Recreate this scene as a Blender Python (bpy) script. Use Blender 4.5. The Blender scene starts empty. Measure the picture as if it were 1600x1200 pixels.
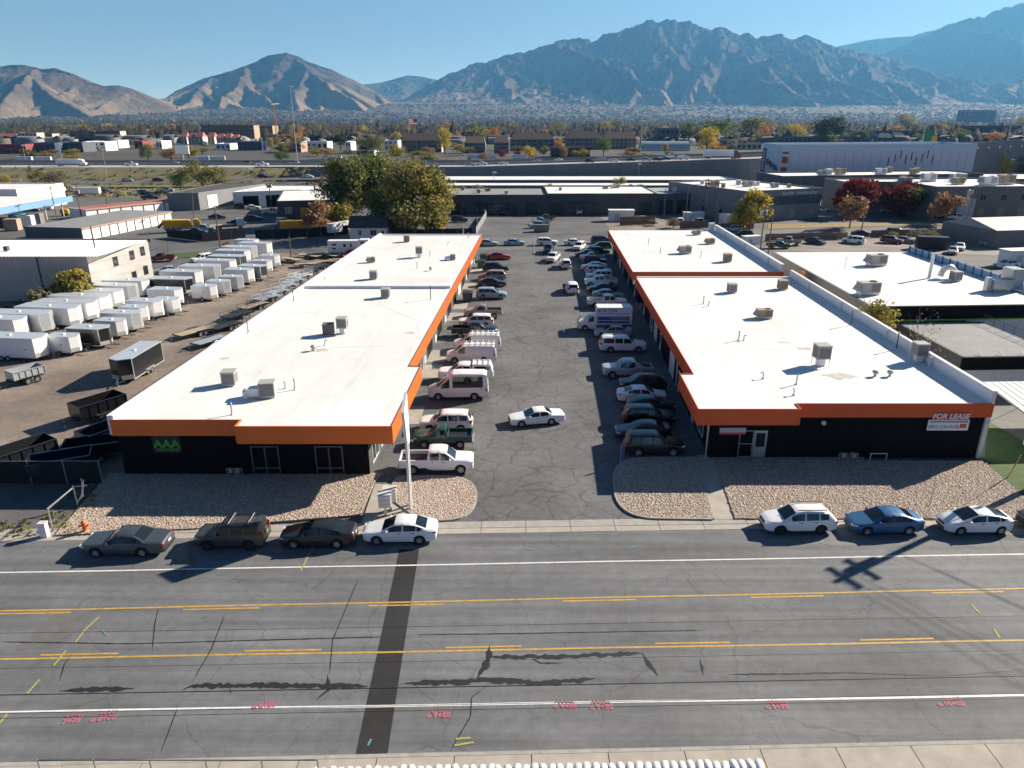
import bpy, math, random
import numpy as np
from mathutils import Vector, Matrix, Quaternion

# ------------------------------------------------------------------ camera, sky, sun, exposure
scene = bpy.context.scene
col = scene.collection
CAM_H, FPX, PITCH = 26.0, 1110.6, math.atan(410 / 1110.6)      # metres, focal length in photo pixels, radians below level
SP, CP = math.sin(PITCH), math.cos(PITCH)
cam_d = bpy.data.cameras.new('camera')
cam_d.sensor_width = 36.0
cam_d.lens = 36.0 * FPX / 1600.0
cam_d.clip_start, cam_d.clip_end = 0.5, 60000.0
cam = bpy.data.objects.new('camera', cam_d)
cam.location = (0, 0, CAM_H)
cam.rotation_euler = (math.pi / 2 - PITCH, 0, 0)
col.objects.link(cam)
scene.camera = cam

SUN_EL, SUN_AZ = math.radians(27.5), math.radians(59.7)        # azimuth clockwise from +Y
SUN_DIR = Vector((math.cos(SUN_EL) * math.sin(SUN_AZ), math.cos(SUN_EL) * math.cos(SUN_AZ), math.sin(SUN_EL)))
world = bpy.data.worlds.new('World')
scene.world = world
world.use_nodes = True
wn = world.node_tree.nodes
wl = world.node_tree.links
wn.clear()
w_out = wn.new('ShaderNodeOutputWorld')
w_bg = wn.new('ShaderNodeBackground')
w_sky = wn.new('ShaderNodeTexSky')
w_sky.sky_type = 'NISHITA'
w_sky.sun_disc = False
w_sky.sun_elevation = SUN_EL
w_sky.sun_rotation = SUN_AZ
w_sky.altitude = 1300
w_sky.air_density = 0.42
w_sky.dust_density = 0.0
w_sky.ozone_density = 2.6
w_bg.inputs['Strength'].default_value = 0.06
wl.new(w_sky.outputs[0], w_bg.inputs[0])
wl.new(w_bg.outputs[0], w_out.inputs[0])
sun_d = bpy.data.lights.new('sun', 'SUN')
sun_d.energy = 5.0
sun_d.angle = math.radians(0.53)
sun_d.color = (1.0, 0.985, 0.96)
sun = bpy.data.objects.new('sun', sun_d)
sun.rotation_euler = SUN_DIR.to_track_quat('Z', 'Y').to_euler()
sun.location = (60, 40, 80)
col.objects.link(sun)
scene.view_settings.view_transform = 'Standard'
scene.view_settings.look = 'None'
scene.view_settings.gamma = 1.0
scene.view_settings.use_curve_mapping = False
scene.view_settings.exposure = 1.0
scene.cycles.volume_bounces = 0
scene.cycles.max_bounces = 6
scene.cycles.diffuse_bounces = 3
scene.cycles.use_denoising = True

# ------------------------------------------------------------------ helpers
R = random.Random(7)
def G(px, py, z=0.0):
    """surveyed point of the site: where a photo pixel meets the level z"""
    k = (CAM_H - z) / (FPX * SP + (py - 600) * CP)
    return ((px - 800) * k, (FPX * CP - (py - 600) * SP) * k)
def HT(y, py):
    """height of a point at distance y seen on pixel row py"""
    t = (py - 600) / FPX
    return CAM_H - y * (SP + t * CP) / (CP - t * SP)
def lerp(a, b, t): return a + (b - a) * t
def interp(keys, x):
    if x <= keys[0][0]: return keys[0][1]
    for (a, u), (b, v) in zip(keys, keys[1:]):
        if x <= b:
            return lerp(u, v, (x - a) / (b - a)) if b > a else v
    return keys[-1][1]
def AX(x0, y): return x0 + 0.042 * (y - 50)                    # the lots run 2.4 degrees off the view axis
def ST(x, y0): return y0 + 0.0305 * x                          # the street runs 1.75 degrees off square

M = {}
def mat(name, c, rough=0.75, metal=0.0, var=0.0, vs=1.0, bump=0.0, bs=20.0, coat=0.0, island=0.0, c2=None, detail=6.0, emit=0.0, spec=None, coord='Object', stretch=None):
    """principled material: colour broken up by noise (towards c2 or darker), fine bump, per-piece variation"""
    m = bpy.data.materials.new(name)
    m.use_nodes = True
    n, l = m.node_tree.nodes, m.node_tree.links
    b = n['Principled BSDF']
    b.inputs['Base Color'].default_value = (*c, 1)
    b.inputs['Roughness'].default_value = rough
    b.inputs['Metallic'].default_value = metal
    b.inputs['Coat Weight'].default_value = coat
    b.inputs['Coat Roughness'].default_value = 0.06
    if spec is not None: b.inputs['Specular IOR Level'].default_value = spec
    if emit:
        b.inputs['Emission Color'].default_value = (*c, 1)
        b.inputs['Emission Strength'].default_value = emit
    tc = None
    def coords():
        nonlocal tc
        if tc is None:
            if coord == 'World':
                g = n.new('ShaderNodeNewGeometry'); tc = g.outputs['Position']
            else:
                g = n.new('ShaderNodeTexCoord'); tc = g.outputs['Object']
            if stretch:
                mp = n.new('ShaderNodeMapping'); mp.inputs['Scale'].default_value = stretch
                l.new(tc, mp.inputs['Vector']); tc = mp.outputs[0]
        return tc
    last = None
    if var > 0:
        t = n.new('ShaderNodeTexNoise')
        t.inputs['Scale'].default_value = vs
        t.inputs['Detail'].default_value = detail
        t.inputs['Roughness'].default_value = 0.65
        l.new(coords(), t.inputs['Vector'])
        r = n.new('ShaderNodeValToRGB')
        r.color_ramp.elements[0].position = 0.5 - 0.22
        r.color_ramp.elements[1].position = 0.5 + 0.22
        d = c2 if c2 else tuple(v * (1 - var) for v in c)
        u = c if c2 else tuple(min(1, v * (1 + var * 0.5)) for v in c)
        r.color_ramp.elements[0].color = (*d, 1)
        r.color_ramp.elements[1].color = (*u, 1)
        l.new(t.outputs[0], r.inputs[0])
        last = r.outputs[0]
    if island > 0:
        g = n.new('ShaderNodeNewGeometry')
        mr = n.new('ShaderNodeMapRange')
        mr.inputs[3].default_value, mr.inputs[4].default_value = 1 - island, 1 + island
        l.new(g.outputs['Random Per Island'], mr.inputs[0])
        mx = n.new('ShaderNodeVectorMath'); mx.operation = 'SCALE'
        if last is None: mx.inputs[0].default_value = c
        else: l.new(last, mx.inputs[0])
        l.new(mr.outputs[0], mx.inputs['Scale'])
        last = mx.outputs[0]
    if last is not None: l.new(last, b.inputs['Base Color'])
    if bump > 0:
        t = n.new('ShaderNodeTexNoise')
        t.inputs['Scale'].default_value = bs
        t.inputs['Detail'].default_value = 4
        l.new(coords(), t.inputs['Vector'])
        bp = n.new('ShaderNodeBump')
        bp.inputs['Strength'].default_value = bump
        bp.inputs['Distance'].default_value = 0.06
        l.new(t.outputs[0], bp.inputs['Height'])
        l.new(bp.outputs[0], b.inputs['Normal'])
    M[name] = m
    return m

class MB:
    """collects vertices and faces of ONE piece"""
    def __init__(s): s.v, s.f, s.m = [], [], []
    def add(s, vs, fs, mi=0):
        o = len(s.v); s.v += [tuple(p) for p in vs]
        for f in fs: s.f.append(tuple(i + o for i in f)); s.m.append(mi)
        return s
    def box(s, c, d, rz=0.0, mi=0, taper=1.0):
        x, y, z = (q / 2 for q in d)
        ca, sa = math.cos(rz), math.sin(rz)
        vs = []
        for sz in (-1, 1):
            t = taper if sz > 0 else 1
            for sx, sy in ((-1, -1), (1, -1), (1, 1), (-1, 1)):
                a, b = sx * x * t, sy * y * t
                vs.append((c[0] + a * ca - b * sa, c[1] + a * sa + b * ca, c[2] + sz * z))
        return s.add(vs, [(3, 2, 1, 0), (4, 5, 6, 7), (0, 1, 5, 4), (1, 2, 6, 5), (2, 3, 7, 6), (3, 0, 4, 7)], mi)
    def b2(s, x0, x1, y0, y1, z0, z1, mi=0):
        return s.box(((x0 + x1) / 2, (y0 + y1) / 2, (z0 + z1) / 2), (abs(x1 - x0), abs(y1 - y0), abs(z1 - z0)), 0, mi)
    def prism(s, poly, z0, z1, mi=0, top=None):
        n = len(poly)
        a = sum(poly[i][0] * poly[(i + 1) % n][1] - poly[(i + 1) % n][0] * poly[i][1] for i in range(n))
        if a < 0: poly = poly[::-1]
        vs = [(p[0], p[1], z0) for p in poly] + [(p[0], p[1], z1) for p in poly]
        fs = [(i, (i + 1) % n, n + (i + 1) % n, n + i) for i in range(n)]
        s.add(vs, fs + [tuple(range(n - 1, -1, -1))], mi)
        return s.add(vs[n:], [tuple(range(n))], mi if top is None else top)
    def sheet(s, poly, z, mi=0):
        n = len(poly)
        a = sum(poly[i][0] * poly[(i + 1) % n][1] - poly[(i + 1) % n][0] * poly[i][1] for i in range(n))
        if a < 0: poly = poly[::-1]
        return s.add([(p[0], p[1], z) for p in poly], [tuple(range(n))], mi)
    def tube(s, a, b, r, n=6, r2=None, mi=0, cap=True):
        a, b = Vector(a), Vector(b)
        d = (b - a).normalized()
        u = d.orthogonal().normalized(); w = d.cross(u)
        r2 = r if r2 is None else r2
        vs = []
        for p, q in ((a, r), (b, r2)):
            for i in range(n):
                t = 2 * math.pi * i / n
                vs.append(p + (u * math.cos(t) + w * math.sin(t)) * q)
        fs = [(i, (i + 1) % n, n + (i + 1) % n, n + i) for i in range(n)]
        if cap: fs += [tuple(range(n - 1, -1, -1)), tuple(range(n, 2 * n))]
        return s.add(vs, fs, mi)
    def lathe(s, prof, n=16, axis='z', c=(0, 0, 0), mi=0):
        """prof: (radius, along axis)"""
        vs, fs = [], []
        for r, h in prof:
            for i in range(n):
                t = 2 * math.pi * i / n
                p = (r * math.cos(t), r * math.sin(t), h)
                if axis == 'y': p = (p[0], p[2], p[1])
                if axis == 'x': p = (p[2], p[0], p[1])
                vs.append((p[0] + c[0], p[1] + c[1], p[2] + c[2]))
        for k in range(len(prof) - 1):
            for i in range(n):
                j = (i + 1) % n
                fs.append((k * n + i, k * n + j, (k + 1) * n + j, (k + 1) * n + i))
        return s.add(vs, fs, mi)
    def mesh(s, name, mats, smooth=None):
        me = bpy.data.meshes.new(name)
        me.from_pydata(s.v, [], s.f)
        for m in (mats if isinstance(mats, (list, tuple)) else [mats]):
            me.materials.append(M[m] if isinstance(m, str) else m)
        if any(s.m): me.polygons.foreach_set('material_index', s.m)
        if smooth:
            me.polygons.foreach_set('use_smooth', [True] * len(me.polygons))
            me.set_sharp_from_angle(angle=math.radians(smooth))
        me.update()
        return me
    def build(s, name, mats, parent=None, smooth=None, loc=None):
        return put(name, s.mesh(name, mats, smooth), parent, loc)

def put(name, me, parent=None, loc=None, rz=0.0):
    o = bpy.data.objects.new(name, me)
    col.objects.link(o)
    if parent is not None: o.parent = parent
    if loc is not None: o.location = loc
    if rz: o.rotation_euler = (0, 0, rz)
    return o
def tag(o, label, cat, group=None):
    o['label'] = label; o['category'] = cat
    if group: o['group'] = group
    return o
def thing(name, label, cat, loc=(0, 0, 0), rz=0.0, group=None):
    o = bpy.data.objects.new(name, None)
    o.empty_display_size = 0.3
    col.objects.link(o)
    o.location = loc; o.rotation_euler = (0, 0, rz)
    return tag(o, label, cat, group)
def struct(name, mb, mats, parent=None, smooth=None):
    o = mb.build(name, mats, parent, smooth)
    if parent is None: o['kind'] = 'structure'
    return o
def stuff(name, mb, mats, label, cat, parent=None, smooth=None):
    o = mb.build(name, mats, parent, smooth)
    o['kind'] = 'stuff'
    if parent is None: tag(o, label, cat)
    return o

class Proto:
    """a thing built once; spawn() places individuals that share its meshes"""
    def __init__(s, name): s.name, s.p = name, []
    def part(s, name, mb_or_me, mats=None, parent=-1, loc=(0, 0, 0), smooth=None, paint=False):
        me = mb_or_me if mats is None else mb_or_me.mesh(name, mats, smooth)
        s.p.append((name, me, parent, loc, paint))
        return len(s.p) - 1
    def spawn(s, label, cat, loc, rz=0.0, group=None, paint=None, scale=1.0, name=None, skip=()):
        t = thing(name or s.name, label, cat, loc, rz, group)
        if scale != 1.0: t.scale = (scale,) * 3 if not isinstance(scale, tuple) else scale
        made = []
        for (nm, me, pi, lc, pt) in s.p:
            if nm in skip: made.append(None); continue
            o = bpy.data.objects.new(nm, me)
            col.objects.link(o)
            o.parent = t if pi < 0 else made[pi]
            o.location = lc
            if pt and paint is not None:
                o.material_slots[0].link = 'OBJECT'
                o.material_slots[0].material = M[paint]
            made.append(o)
        return t

def noise2(x, y, seed=0):
    """gradient noise on numpy arrays"""
    rs = np.random.RandomState(seed)
    perm = rs.permutation(256); perm = np.concatenate([perm, perm])
    ang = rs.rand(256) * 2 * np.pi
    gx, gy = np.cos(ang), np.sin(ang)
    xi, yi = np.floor(x).astype(int), np.floor(y).astype(int)
    xf, yf = x - xi, y - yi
    u, v = xf * xf * xf * (xf * (xf * 6 - 15) + 10), yf * yf * yf * (yf * (yf * 6 - 15) + 10)
    def g(ix, iy, dx, dy):
        h = perm[(perm[ix & 255] + iy) & 255]
        return gx[h] * dx + gy[h] * dy
    a = g(xi, yi, xf, yf); b = g(xi + 1, yi, xf - 1, yf)
    c = g(xi, yi + 1, xf, yf - 1); d = g(xi + 1, yi + 1, xf - 1, yf - 1)
    return (a + u * (b - a)) + v * ((c + u * (d - c)) - (a + u * (b - a)))
def grid_mesh(name, X, Y, Z, mats, smooth=True):
    nu, nv = X.shape
    vs = np.stack([X, Y, Z], -1).reshape(-1, 3)
    i = np.arange(nu * nv).reshape(nu, nv)
    q = np.stack([i[:-1, :-1], i[1:, :-1], i[1:, 1:], i[:-1, 1:]], -1).reshape(-1, 4)
    me = bpy.data.meshes.new(name)
    me.vertices.add(len(vs)); me.vertices.foreach_set('co', vs.ravel())
    me.loops.add(q.size); me.loops.foreach_set('vertex_index', q.ravel())
    me.polygons.add(len(q)); me.polygons.foreach_set('loop_start', np.arange(0, q.size, 4))
    if smooth: me.polygons.foreach_set('use_smooth', np.ones(len(q), bool))
    me.update(calc_edges=True); me.validate()
    for m in (mats if isinstance(mats, (list, tuple)) else [mats]): me.materials.append(M[m])
    return me
def arr_mesh(name, V, F, mats, midx=None):
    """mesh from numpy vertices (n,3) and faces (m,k)"""
    V = np.asarray(V, float); F = np.asarray(F, int); k = F.shape[1]
    me = bpy.data.meshes.new(name)
    me.vertices.add(len(V)); me.vertices.foreach_set('co', V.ravel())
    me.loops.add(F.size); me.loops.foreach_set('vertex_index', F.ravel())
    me.polygons.add(len(F)); me.polygons.foreach_set('loop_start', np.arange(0, F.size, k))
    for m in (mats if isinstance(mats, (list, tuple)) else [mats]): me.materials.append(M[m])
    if midx is not None: me.polygons.foreach_set('material_index', midx)
    me.update(calc_edges=True)
    return me
# ------------------------------------------------------------------ materials
def asphalt(name, base, crack=0.0, cscale=0.25, cw=0.02, ccol=0.5, stain=0.25, warm=1.0, blur=0.0, bands=0.0):
    """worn asphalt: aggregate grain, broad stains, sealed cracks, wheel-track bands along the road"""
    m = bpy.data.materials.new(name); m.use_nodes = True
    n, l = m.node_tree.nodes, m.node_tree.links
    b = n['Principled BSDF']; b.inputs['Roughness'].default_value = 0.82; b.inputs['Specular IOR Level'].default_value = 0.35
    g = n.new('ShaderNodeNewGeometry'); pos = g.outputs['Position']
    def noise(sc, det=5, vec=None, rough=0.6):
        t = n.new('ShaderNodeTexNoise'); t.inputs['Scale'].default_value = sc; t.inputs['Detail'].default_value = det
        t.inputs['Roughness'].default_value = rough
        l.new(vec or pos, t.inputs['Vector']); return t.outputs[0]
    def math_(op, a, b_=None, c_=None):
        t = n.new('ShaderNodeMath'); t.operation = op
        for i, q in enumerate((a, b_, c_)):
            if q is None: continue
            if isinstance(q, (int, float)): t.inputs[i].default_value = q
            else: l.new(q, t.inputs[i])
        return t.outputs[0]
    def rng(v, a, b_, c_, d):
        t = n.new('ShaderNodeMapRange'); t.inputs[1].default_value, t.inputs[2].default_value = a, b_
        t.inputs[3].default_value, t.inputs[4].default_value = c_, d
        l.new(v, t.inputs[0]); return t.outputs[0]
    f = rng(noise(0.12, 6), 0.3, 0.7, 1 - stain, 1 + stain * 0.6)
    f = math_('MULTIPLY', f, rng(noise(1.7, 6), 0.3, 0.7, 1 - stain * 0.5, 1 + stain * 0.4))
    f = math_('MULTIPLY', f, rng(noise(14, 3), 0.25, 0.75, 0.86, 1.12))
    f = math_('MULTIPLY', f, rng(noise(60, 2), 0.25, 0.75, 0.84, 1.14))
    if bands:
        mp = n.new('ShaderNodeMapping'); mp.inputs['Scale'].default_value = (0.03, 1.1, 1); mp.inputs['Rotation'].default_value = (0, 0, -0.03)
        l.new(pos, mp.inputs['Vector'])
        f = math_('MULTIPLY', f, rng(noise(1.0, 5, mp.outputs[0]), 0.3, 0.7, 1 - bands, 1 + bands * 0.7))
    if crack:
        dis = n.new('ShaderNodeTexNoise'); dis.inputs['Scale'].default_value = 0.35; dis.inputs['Detail'].default_value = 5
        l.new(pos, dis.inputs['Vector'])
        va = n.new('ShaderNodeVectorMath'); va.operation = 'MULTIPLY_ADD'
        l.new(dis.outputs['Color'], va.inputs[0]); va.inputs[1].default_value = (2.2, 2.2, 0); l.new(pos, va.inputs[2])
        for k, (sc, w, amt) in enumerate(((cscale, cw, crack), (cscale * 2.7, cw * 1.3, crack * 0.75))):
            v = n.new('ShaderNodeTexVoronoi'); v.feature = 'DISTANCE_TO_EDGE'; v.inputs['Scale'].default_value = sc
            l.new(va.outputs[0], v.inputs['Vector'])
            e = rng(v.outputs['Distance'], w * 0.45, w, 1.0, 0.0)
            msk = rng(noise(0.09 + 0.05 * k, 3), 0.42, 0.56, 0.0, 1.0) if k else rng(noise(0.6, 3), 0.3, 0.5, 0.35, 1.0)
            e = math_('MULTIPLY', math_('MULTIPLY', e, msk), amt)
            f = math_('MULTIPLY', f, math_('SUBTRACT', 1.0, math_('MULTIPLY', e, ccol)))
    cc = n.new('ShaderNodeVectorMath'); cc.operation = 'SCALE'
    cc.inputs[0].default_value = (base * warm, base, base / warm * 1.01); l.new(f, cc.inputs['Scale'])
    l.new(cc.outputs[0], b.inputs['Base Color'])
    bp = n.new('ShaderNodeBump'); bp.inputs['Strength'].default_value = 0.35; bp.inputs['Distance'].default_value = 0.02
    l.new(noise(55, 3), bp.inputs['Height']); l.new(bp.outputs[0], b.inputs['Normal'])
    M[name] = m
asphalt('street_asphalt', 0.172, crack=0.5, cscale=0.16, cw=0.006, ccol=0.45, stain=0.26, bands=0.30, warm=0.97)
asphalt('lot_asphalt', 0.145, crack=1.0, cscale=0.36, cw=0.03, ccol=0.31, stain=0.34, warm=0.985)
asphalt('patch_asphalt', 0.030, stain=0.3)
asphalt('far_asphalt', 0.125, crack=0.5, cscale=0.12, cw=0.012, ccol=0.4, stain=0.35)
asphalt('pale_asphalt', 0.15, stain=0.3, warm=1.03)
asphalt('freeway_concrete', 0.38, stain=0.12, warm=1.02)
asphalt('dirt', 0.20, stain=0.42, warm=1.23)
asphalt('pale_dirt', 0.22, stain=0.35, warm=1.12)
mat('concrete', (0.40, 0.36, 0.31), 0.9, var=0.22, vs=0.9, bump=0.2, bs=30, coord='World')
mat('concrete_dark', (0.27, 0.25, 0.23), 0.9, var=0.25, vs=1.2, coord='World')
mat('kerb_concrete', (0.36, 0.34, 0.31), 0.9, var=0.25, vs=1.5, coord='World')
mat('white_paint', (0.72, 0.72, 0.70), 0.7, var=0.25, vs=2.2, coord='World')
mat('yellow_paint', (0.52, 0.32, 0.07), 0.7, var=0.4, vs=2.5, coord='World')
mat('tar', (0.022, 0.022, 0.024), 0.55, var=0.3, vs=3, coord='World')
mat('pink_spray', (0.55, 0.13, 0.19), 0.8, var=0.6, c2=(0.22, 0.13, 0.15), vs=9, coord='World')
mat('lime_spray', (0.48, 0.48, 0.07), 0.8, var=0.6, c2=(0.22, 0.22, 0.12), vs=9, coord='World')
mat('cyan_spray', (0.10, 0.30, 0.38), 0.8, var=0.6, c2=(0.14, 0.20, 0.22), vs=9, coord='World')
mat('pebble', (0.445, 0.36, 0.295), 0.9, island=0.26)
mat('pebble_bed', (0.33, 0.265, 0.215), 0.95, var=0.5, vs=9, coord='World')
mat('grass', (0.055, 0.105, 0.018), 0.9, var=0.45, vs=1.3, coord='World', bump=0.5, bs=25)
mat('dry_grass', (0.20, 0.175, 0.085), 0.95, var=0.5, vs=0.16, c2=(0.085, 0.085, 0.045), coord='World', bump=0.6, bs=2)
mat('leaf_litter', (0.33, 0.20, 0.09), 0.95, var=0.5, vs=0.8, c2=(0.14, 0.14, 0.05), coord='World')
mat('valley', (0.068, 0.060, 0.050), 1.0, var=0.5, vs=0.012, c2=(0.034, 0.035, 0.027), coord='World', detail=9)
def membrane(name):
    """white roof sheet: broad dirt clouds, drag streaks along the fall, small scuffs"""
    m = bpy.data.materials.new(name); m.use_nodes = True
    n, l = m.node_tree.nodes, m.node_tree.links; b = n['Principled BSDF']; b.inputs['Roughness'].default_value = 0.6
    g = n.new('ShaderNodeNewGeometry'); last = None
    for sc, st, lo_, hi_, amt in ((0.10, (1, 1, 1), .40, .62, .10), (0.9, (1, .12, 1), .52, .72, .12), (0.55, (.15, 1, 1), .56, .74, .10), (3.0, (1, 1, 1), .60, .75, .16)):
        mp = n.new('ShaderNodeMapping'); mp.inputs['Scale'].default_value = st; l.new(g.outputs['Position'], mp.inputs['Vector'])
        t = n.new('ShaderNodeTexNoise'); t.inputs['Scale'].default_value = sc; t.inputs['Detail'].default_value = 7; t.inputs['Roughness'].default_value = .62; l.new(mp.outputs[0], t.inputs['Vector'])
        r = n.new('ShaderNodeMapRange'); r.inputs[1].default_value, r.inputs[2].default_value, r.inputs[3].default_value, r.inputs[4].default_value = lo_, hi_, 1.0, 1 - amt; l.new(t.outputs[0], r.inputs[0])
        if last is None: last = r.outputs[0]
        else:
            q = n.new('ShaderNodeMath'); q.operation = 'MULTIPLY'; l.new(last, q.inputs[0]); l.new(r.outputs[0], q.inputs[1]); last = q.outputs[0]
    c = n.new('ShaderNodeVectorMath'); c.operation = 'SCALE'; c.inputs[0].default_value = (0.80, 0.79, 0.765); l.new(last, c.inputs['Scale']); l.new(c.outputs[0], b.inputs['Base Color'])
    M[name] = m
membrane('roof_white')
mat('roof_seam', (0.66, 0.655, 0.64), 0.7)
mat('roof_stain', (0.50, 0.47, 0.42), 0.8, var=0.3, vs=2)
mat('parapet_white', (0.76, 0.76, 0.76), 0.6, var=0.08, vs=0.5)
mat('orange_metal', (0.80, 0.165, 0.022), 0.5, var=0.06, vs=0.6)
mat('red_metal', (0.66, 0.10, 0.018), 0.5, var=0.08, vs=0.6)
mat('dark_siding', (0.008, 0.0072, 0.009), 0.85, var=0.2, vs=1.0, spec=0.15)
mat('dark_grey_wall', (0.075, 0.078, 0.082), 0.75, var=0.15, vs=0.5)
mat('grey_wall', (0.21, 0.215, 0.23), 0.8, var=0.15, vs=0.4)
mat('grey_brown_wall', (0.20, 0.185, 0.175), 0.8, var=0.15, vs=0.4)
mat('slate_wall', (0.10, 0.115, 0.135), 0.8, var=0.12, vs=0.4)
mat('teal_band', (0.05, 0.085, 0.10), 0.8)
mat('cream_wall', (0.52, 0.46, 0.36), 0.85, var=0.12, vs=0.4)
mat('tan_wall', (0.38, 0.29, 0.20), 0.85, var=0.15, vs=0.4)
mat('pink_wall', (0.42, 0.27, 0.21), 0.85, var=0.12, vs=0.4)
mat('white_wall', (0.74, 0.74, 0.73), 0.75, var=0.08, vs=0.4)
mat('offwhite_wall', (0.56, 0.56, 0.55), 0.8, var=0.12, vs=0.4)
mat('block_wall', (0.43, 0.41, 0.385), 0.9, var=0.16, vs=0.7, bump=0.2, bs=6)
mat('lavender_panel', (0.50, 0.53, 0.63), 0.5, var=0.05, vs=0.1)
mat('sky_panel', (0.40, 0.52, 0.66), 0.5, var=0.05, vs=0.1)
mat('red_panel', (0.24, 0.05, 0.045), 0.6)
mat('grey_roof', (0.24, 0.245, 0.25), 0.85, var=0.2, vs=0.3)
mat('dark_roof', (0.07, 0.068, 0.068), 0.85, var=0.3, vs=0.6)
mat('red_roof', (0.36, 0.13, 0.10), 0.8, var=0.2, vs=0.5)
mat('brown_roof', (0.14, 0.10, 0.08), 0.85, var=0.25, vs=0.5)
mat('blue_metal', (0.17, 0.33, 0.55), 0.5, var=0.06, vs=0.4)
mat('navy_metal', (0.035, 0.06, 0.14), 0.5)
mat('galv', (0.48, 0.50, 0.52), 0.42, 0.6, var=0.15, vs=2)
mat('galv_dull', (0.42, 0.42, 0.41), 0.6, 0.3, var=0.2, vs=2)
mat('unit_grey', (0.40, 0.385, 0.36), 0.6, var=0.15, vs=3)
mat('unit_tan', (0.40, 0.30, 0.18), 0.65, var=0.2, vs=3)
mat('louver', (0.13, 0.125, 0.12), 0.6)
mat('black_metal', (0.012, 0.012, 0.013), 0.4, var=0.2, vs=2)
mat('steel_dark', (0.06, 0.062, 0.066), 0.5, 0.4)
mat('white_metal', (0.78, 0.78, 0.78), 0.4, var=0.04, vs=1)
mat('alu', (0.62, 0.64, 0.67), 0.35, 0.55, var=0.08, vs=2)
mat('trailer_roof', (0.58, 0.63, 0.68), 0.4, 0.35, var=0.1, vs=1)
mat('frame_dull', (0.16, 0.16, 0.16), 0.5, 0.3)
mat('wood_deck', (0.42, 0.33, 0.22), 0.85, var=0.3, vs=4, island=0.15)
mat('pole_wood', (0.16, 0.105, 0.07), 0.9, var=0.35, vs=4)
mat('fence_wood', (0.20, 0.14, 0.10), 0.9, var=0.35, vs=2, island=0.2)
mat('chain_link', (0.30, 0.31, 0.31), 0.5, 0.4)
mat('privacy_mesh', (0.010, 0.012, 0.013), 0.9, var=0.25, vs=2)
mat('wire', (0.01, 0.01, 0.01), 0.6)
mat('glass', (0.012, 0.016, 0.02), 0.06, spec=0.7)
mat('pane_dark', (0.02, 0.024, 0.03), 0.1, spec=0.6)
mat('pane_grey', (0.075, 0.078, 0.085), 0.15, spec=0.6, var=0.3, vs=0.8)
mat('pane_light', (0.30, 0.27, 0.20), 0.25, var=0.4, vs=1.5)
mat('tyre', (0.014, 0.014, 0.015), 0.9)
mat('rim', (0.45, 0.45, 0.46), 0.35, 0.7)
mat('rim_dark', (0.035, 0.035, 0.038), 0.4, 0.4)
mat('trim_black', (0.012, 0.012, 0.013), 0.55)
mat('lamp_clear', (0.70, 0.72, 0.74), 0.12, spec=0.8)
mat('lamp_red', (0.42, 0.012, 0.012), 0.2, spec=0.6)
mat('lamp_orange', (0.6, 0.20, 0.02), 0.3)
mat('plate', (0.6, 0.6, 0.58), 0.5)
mat('sign_white', (0.78, 0.78, 0.76), 0.5)
mat('sign_green', (0.05, 0.36, 0.07), 0.5)
mat('sign_road_green', (0.01, 0.20, 0.12), 0.5)
mat('sign_red', (0.55, 0.05, 0.05), 0.5)
mat('sign_blue', (0.05, 0.09, 0.30), 0.5)
mat('lime_trim', (0.20, 0.55, 0.04), 0.5)
mat('green_awning', (0.02, 0.22, 0.13), 0.6)
mat('yellow_machine', (0.72, 0.40, 0.02), 0.5, var=0.15, vs=1)
mat('hydrant_orange', (0.75, 0.13, 0.02), 0.5)
mat('dumpster_green', (0.03, 0.09, 0.06), 0.6)
mat('bag_white', (0.70, 0.70, 0.69), 0.7, island=0.12)
mat('skin', (0.45, 0.28, 0.2), 0.7)
mat('cloth_dark', (0.02, 0.022, 0.03), 0.9)
mat('tarp_blue', (0.02, 0.30, 0.52), 0.6)
mat('far_wall', (0.13, 0.11, 0.10), 0.9, island=0.4)
mat('far_roof', (0.11, 0.105, 0.11), 0.9, island=0.6)
for nm, c in dict(white=(0.80, 0.80, 0.80), silver=(0.42, 0.44, 0.46), grey=(0.062, 0.074, 0.082), dgrey=(0.022, 0.023, 0.026), black=(0.005, 0.005, 0.006), blue=(0.035, 0.12, 0.27), navy=(0.006, 0.012, 0.036),
                  red=(0.36, 0.012, 0.018), maroon=(0.12, 0.012, 0.016), green=(0.012, 0.06, 0.042), champagne=(0.30, 0.27, 0.235), skyblue=(0.30, 0.42, 0.52), taupe=(0.062, 0.060, 0.056), olive=(0.10, 0.09, 0.03), tan=(0.40, 0.31, 0.2)).items():
    mat('paint_' + nm, c, 0.38, 0.25 if nm in ('silver', 'grey', 'dgrey', 'blue', 'champagne', 'skyblue', 'taupe') else 0.0, coat=0.5)
def leafmat(name, a, b, isl=0.38):
    a, b = tuple(min(.6, v * 2.0) for v in a), tuple(min(.5, v * 1.9) for v in b)
    mat(name, a, 0.85, var=0.5, vs=0.45, c2=b, island=isl, detail=2, coord='World', spec=0.2)
    m = M[name]; n, l = m.node_tree.nodes, m.node_tree.links; pb = n['Principled BSDF']
    tr = n.new('ShaderNodeBsdfTranslucent'); mx = n.new('ShaderNodeMixShader'); mx.inputs[0].default_value = 0.38
    src = pb.inputs['Base Color'].links[0].from_socket
    l.new(src, tr.inputs['Color']); l.new(pb.outputs[0], mx.inputs[1]); l.new(tr.outputs[0], mx.inputs[2]); l.new(mx.outputs[0], n['Material Output'].inputs['Surface'])
leafmat('leaf_olive', (0.140, 0.132, 0.042), (0.078, 0.082, 0.028))
leafmat('leaf_green', (0.085, 0.110, 0.026), (0.040, 0.058, 0.018))
leafmat('leaf_yellow', (0.36, 0.235, 0.028), (0.20, 0.155, 0.024))
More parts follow.
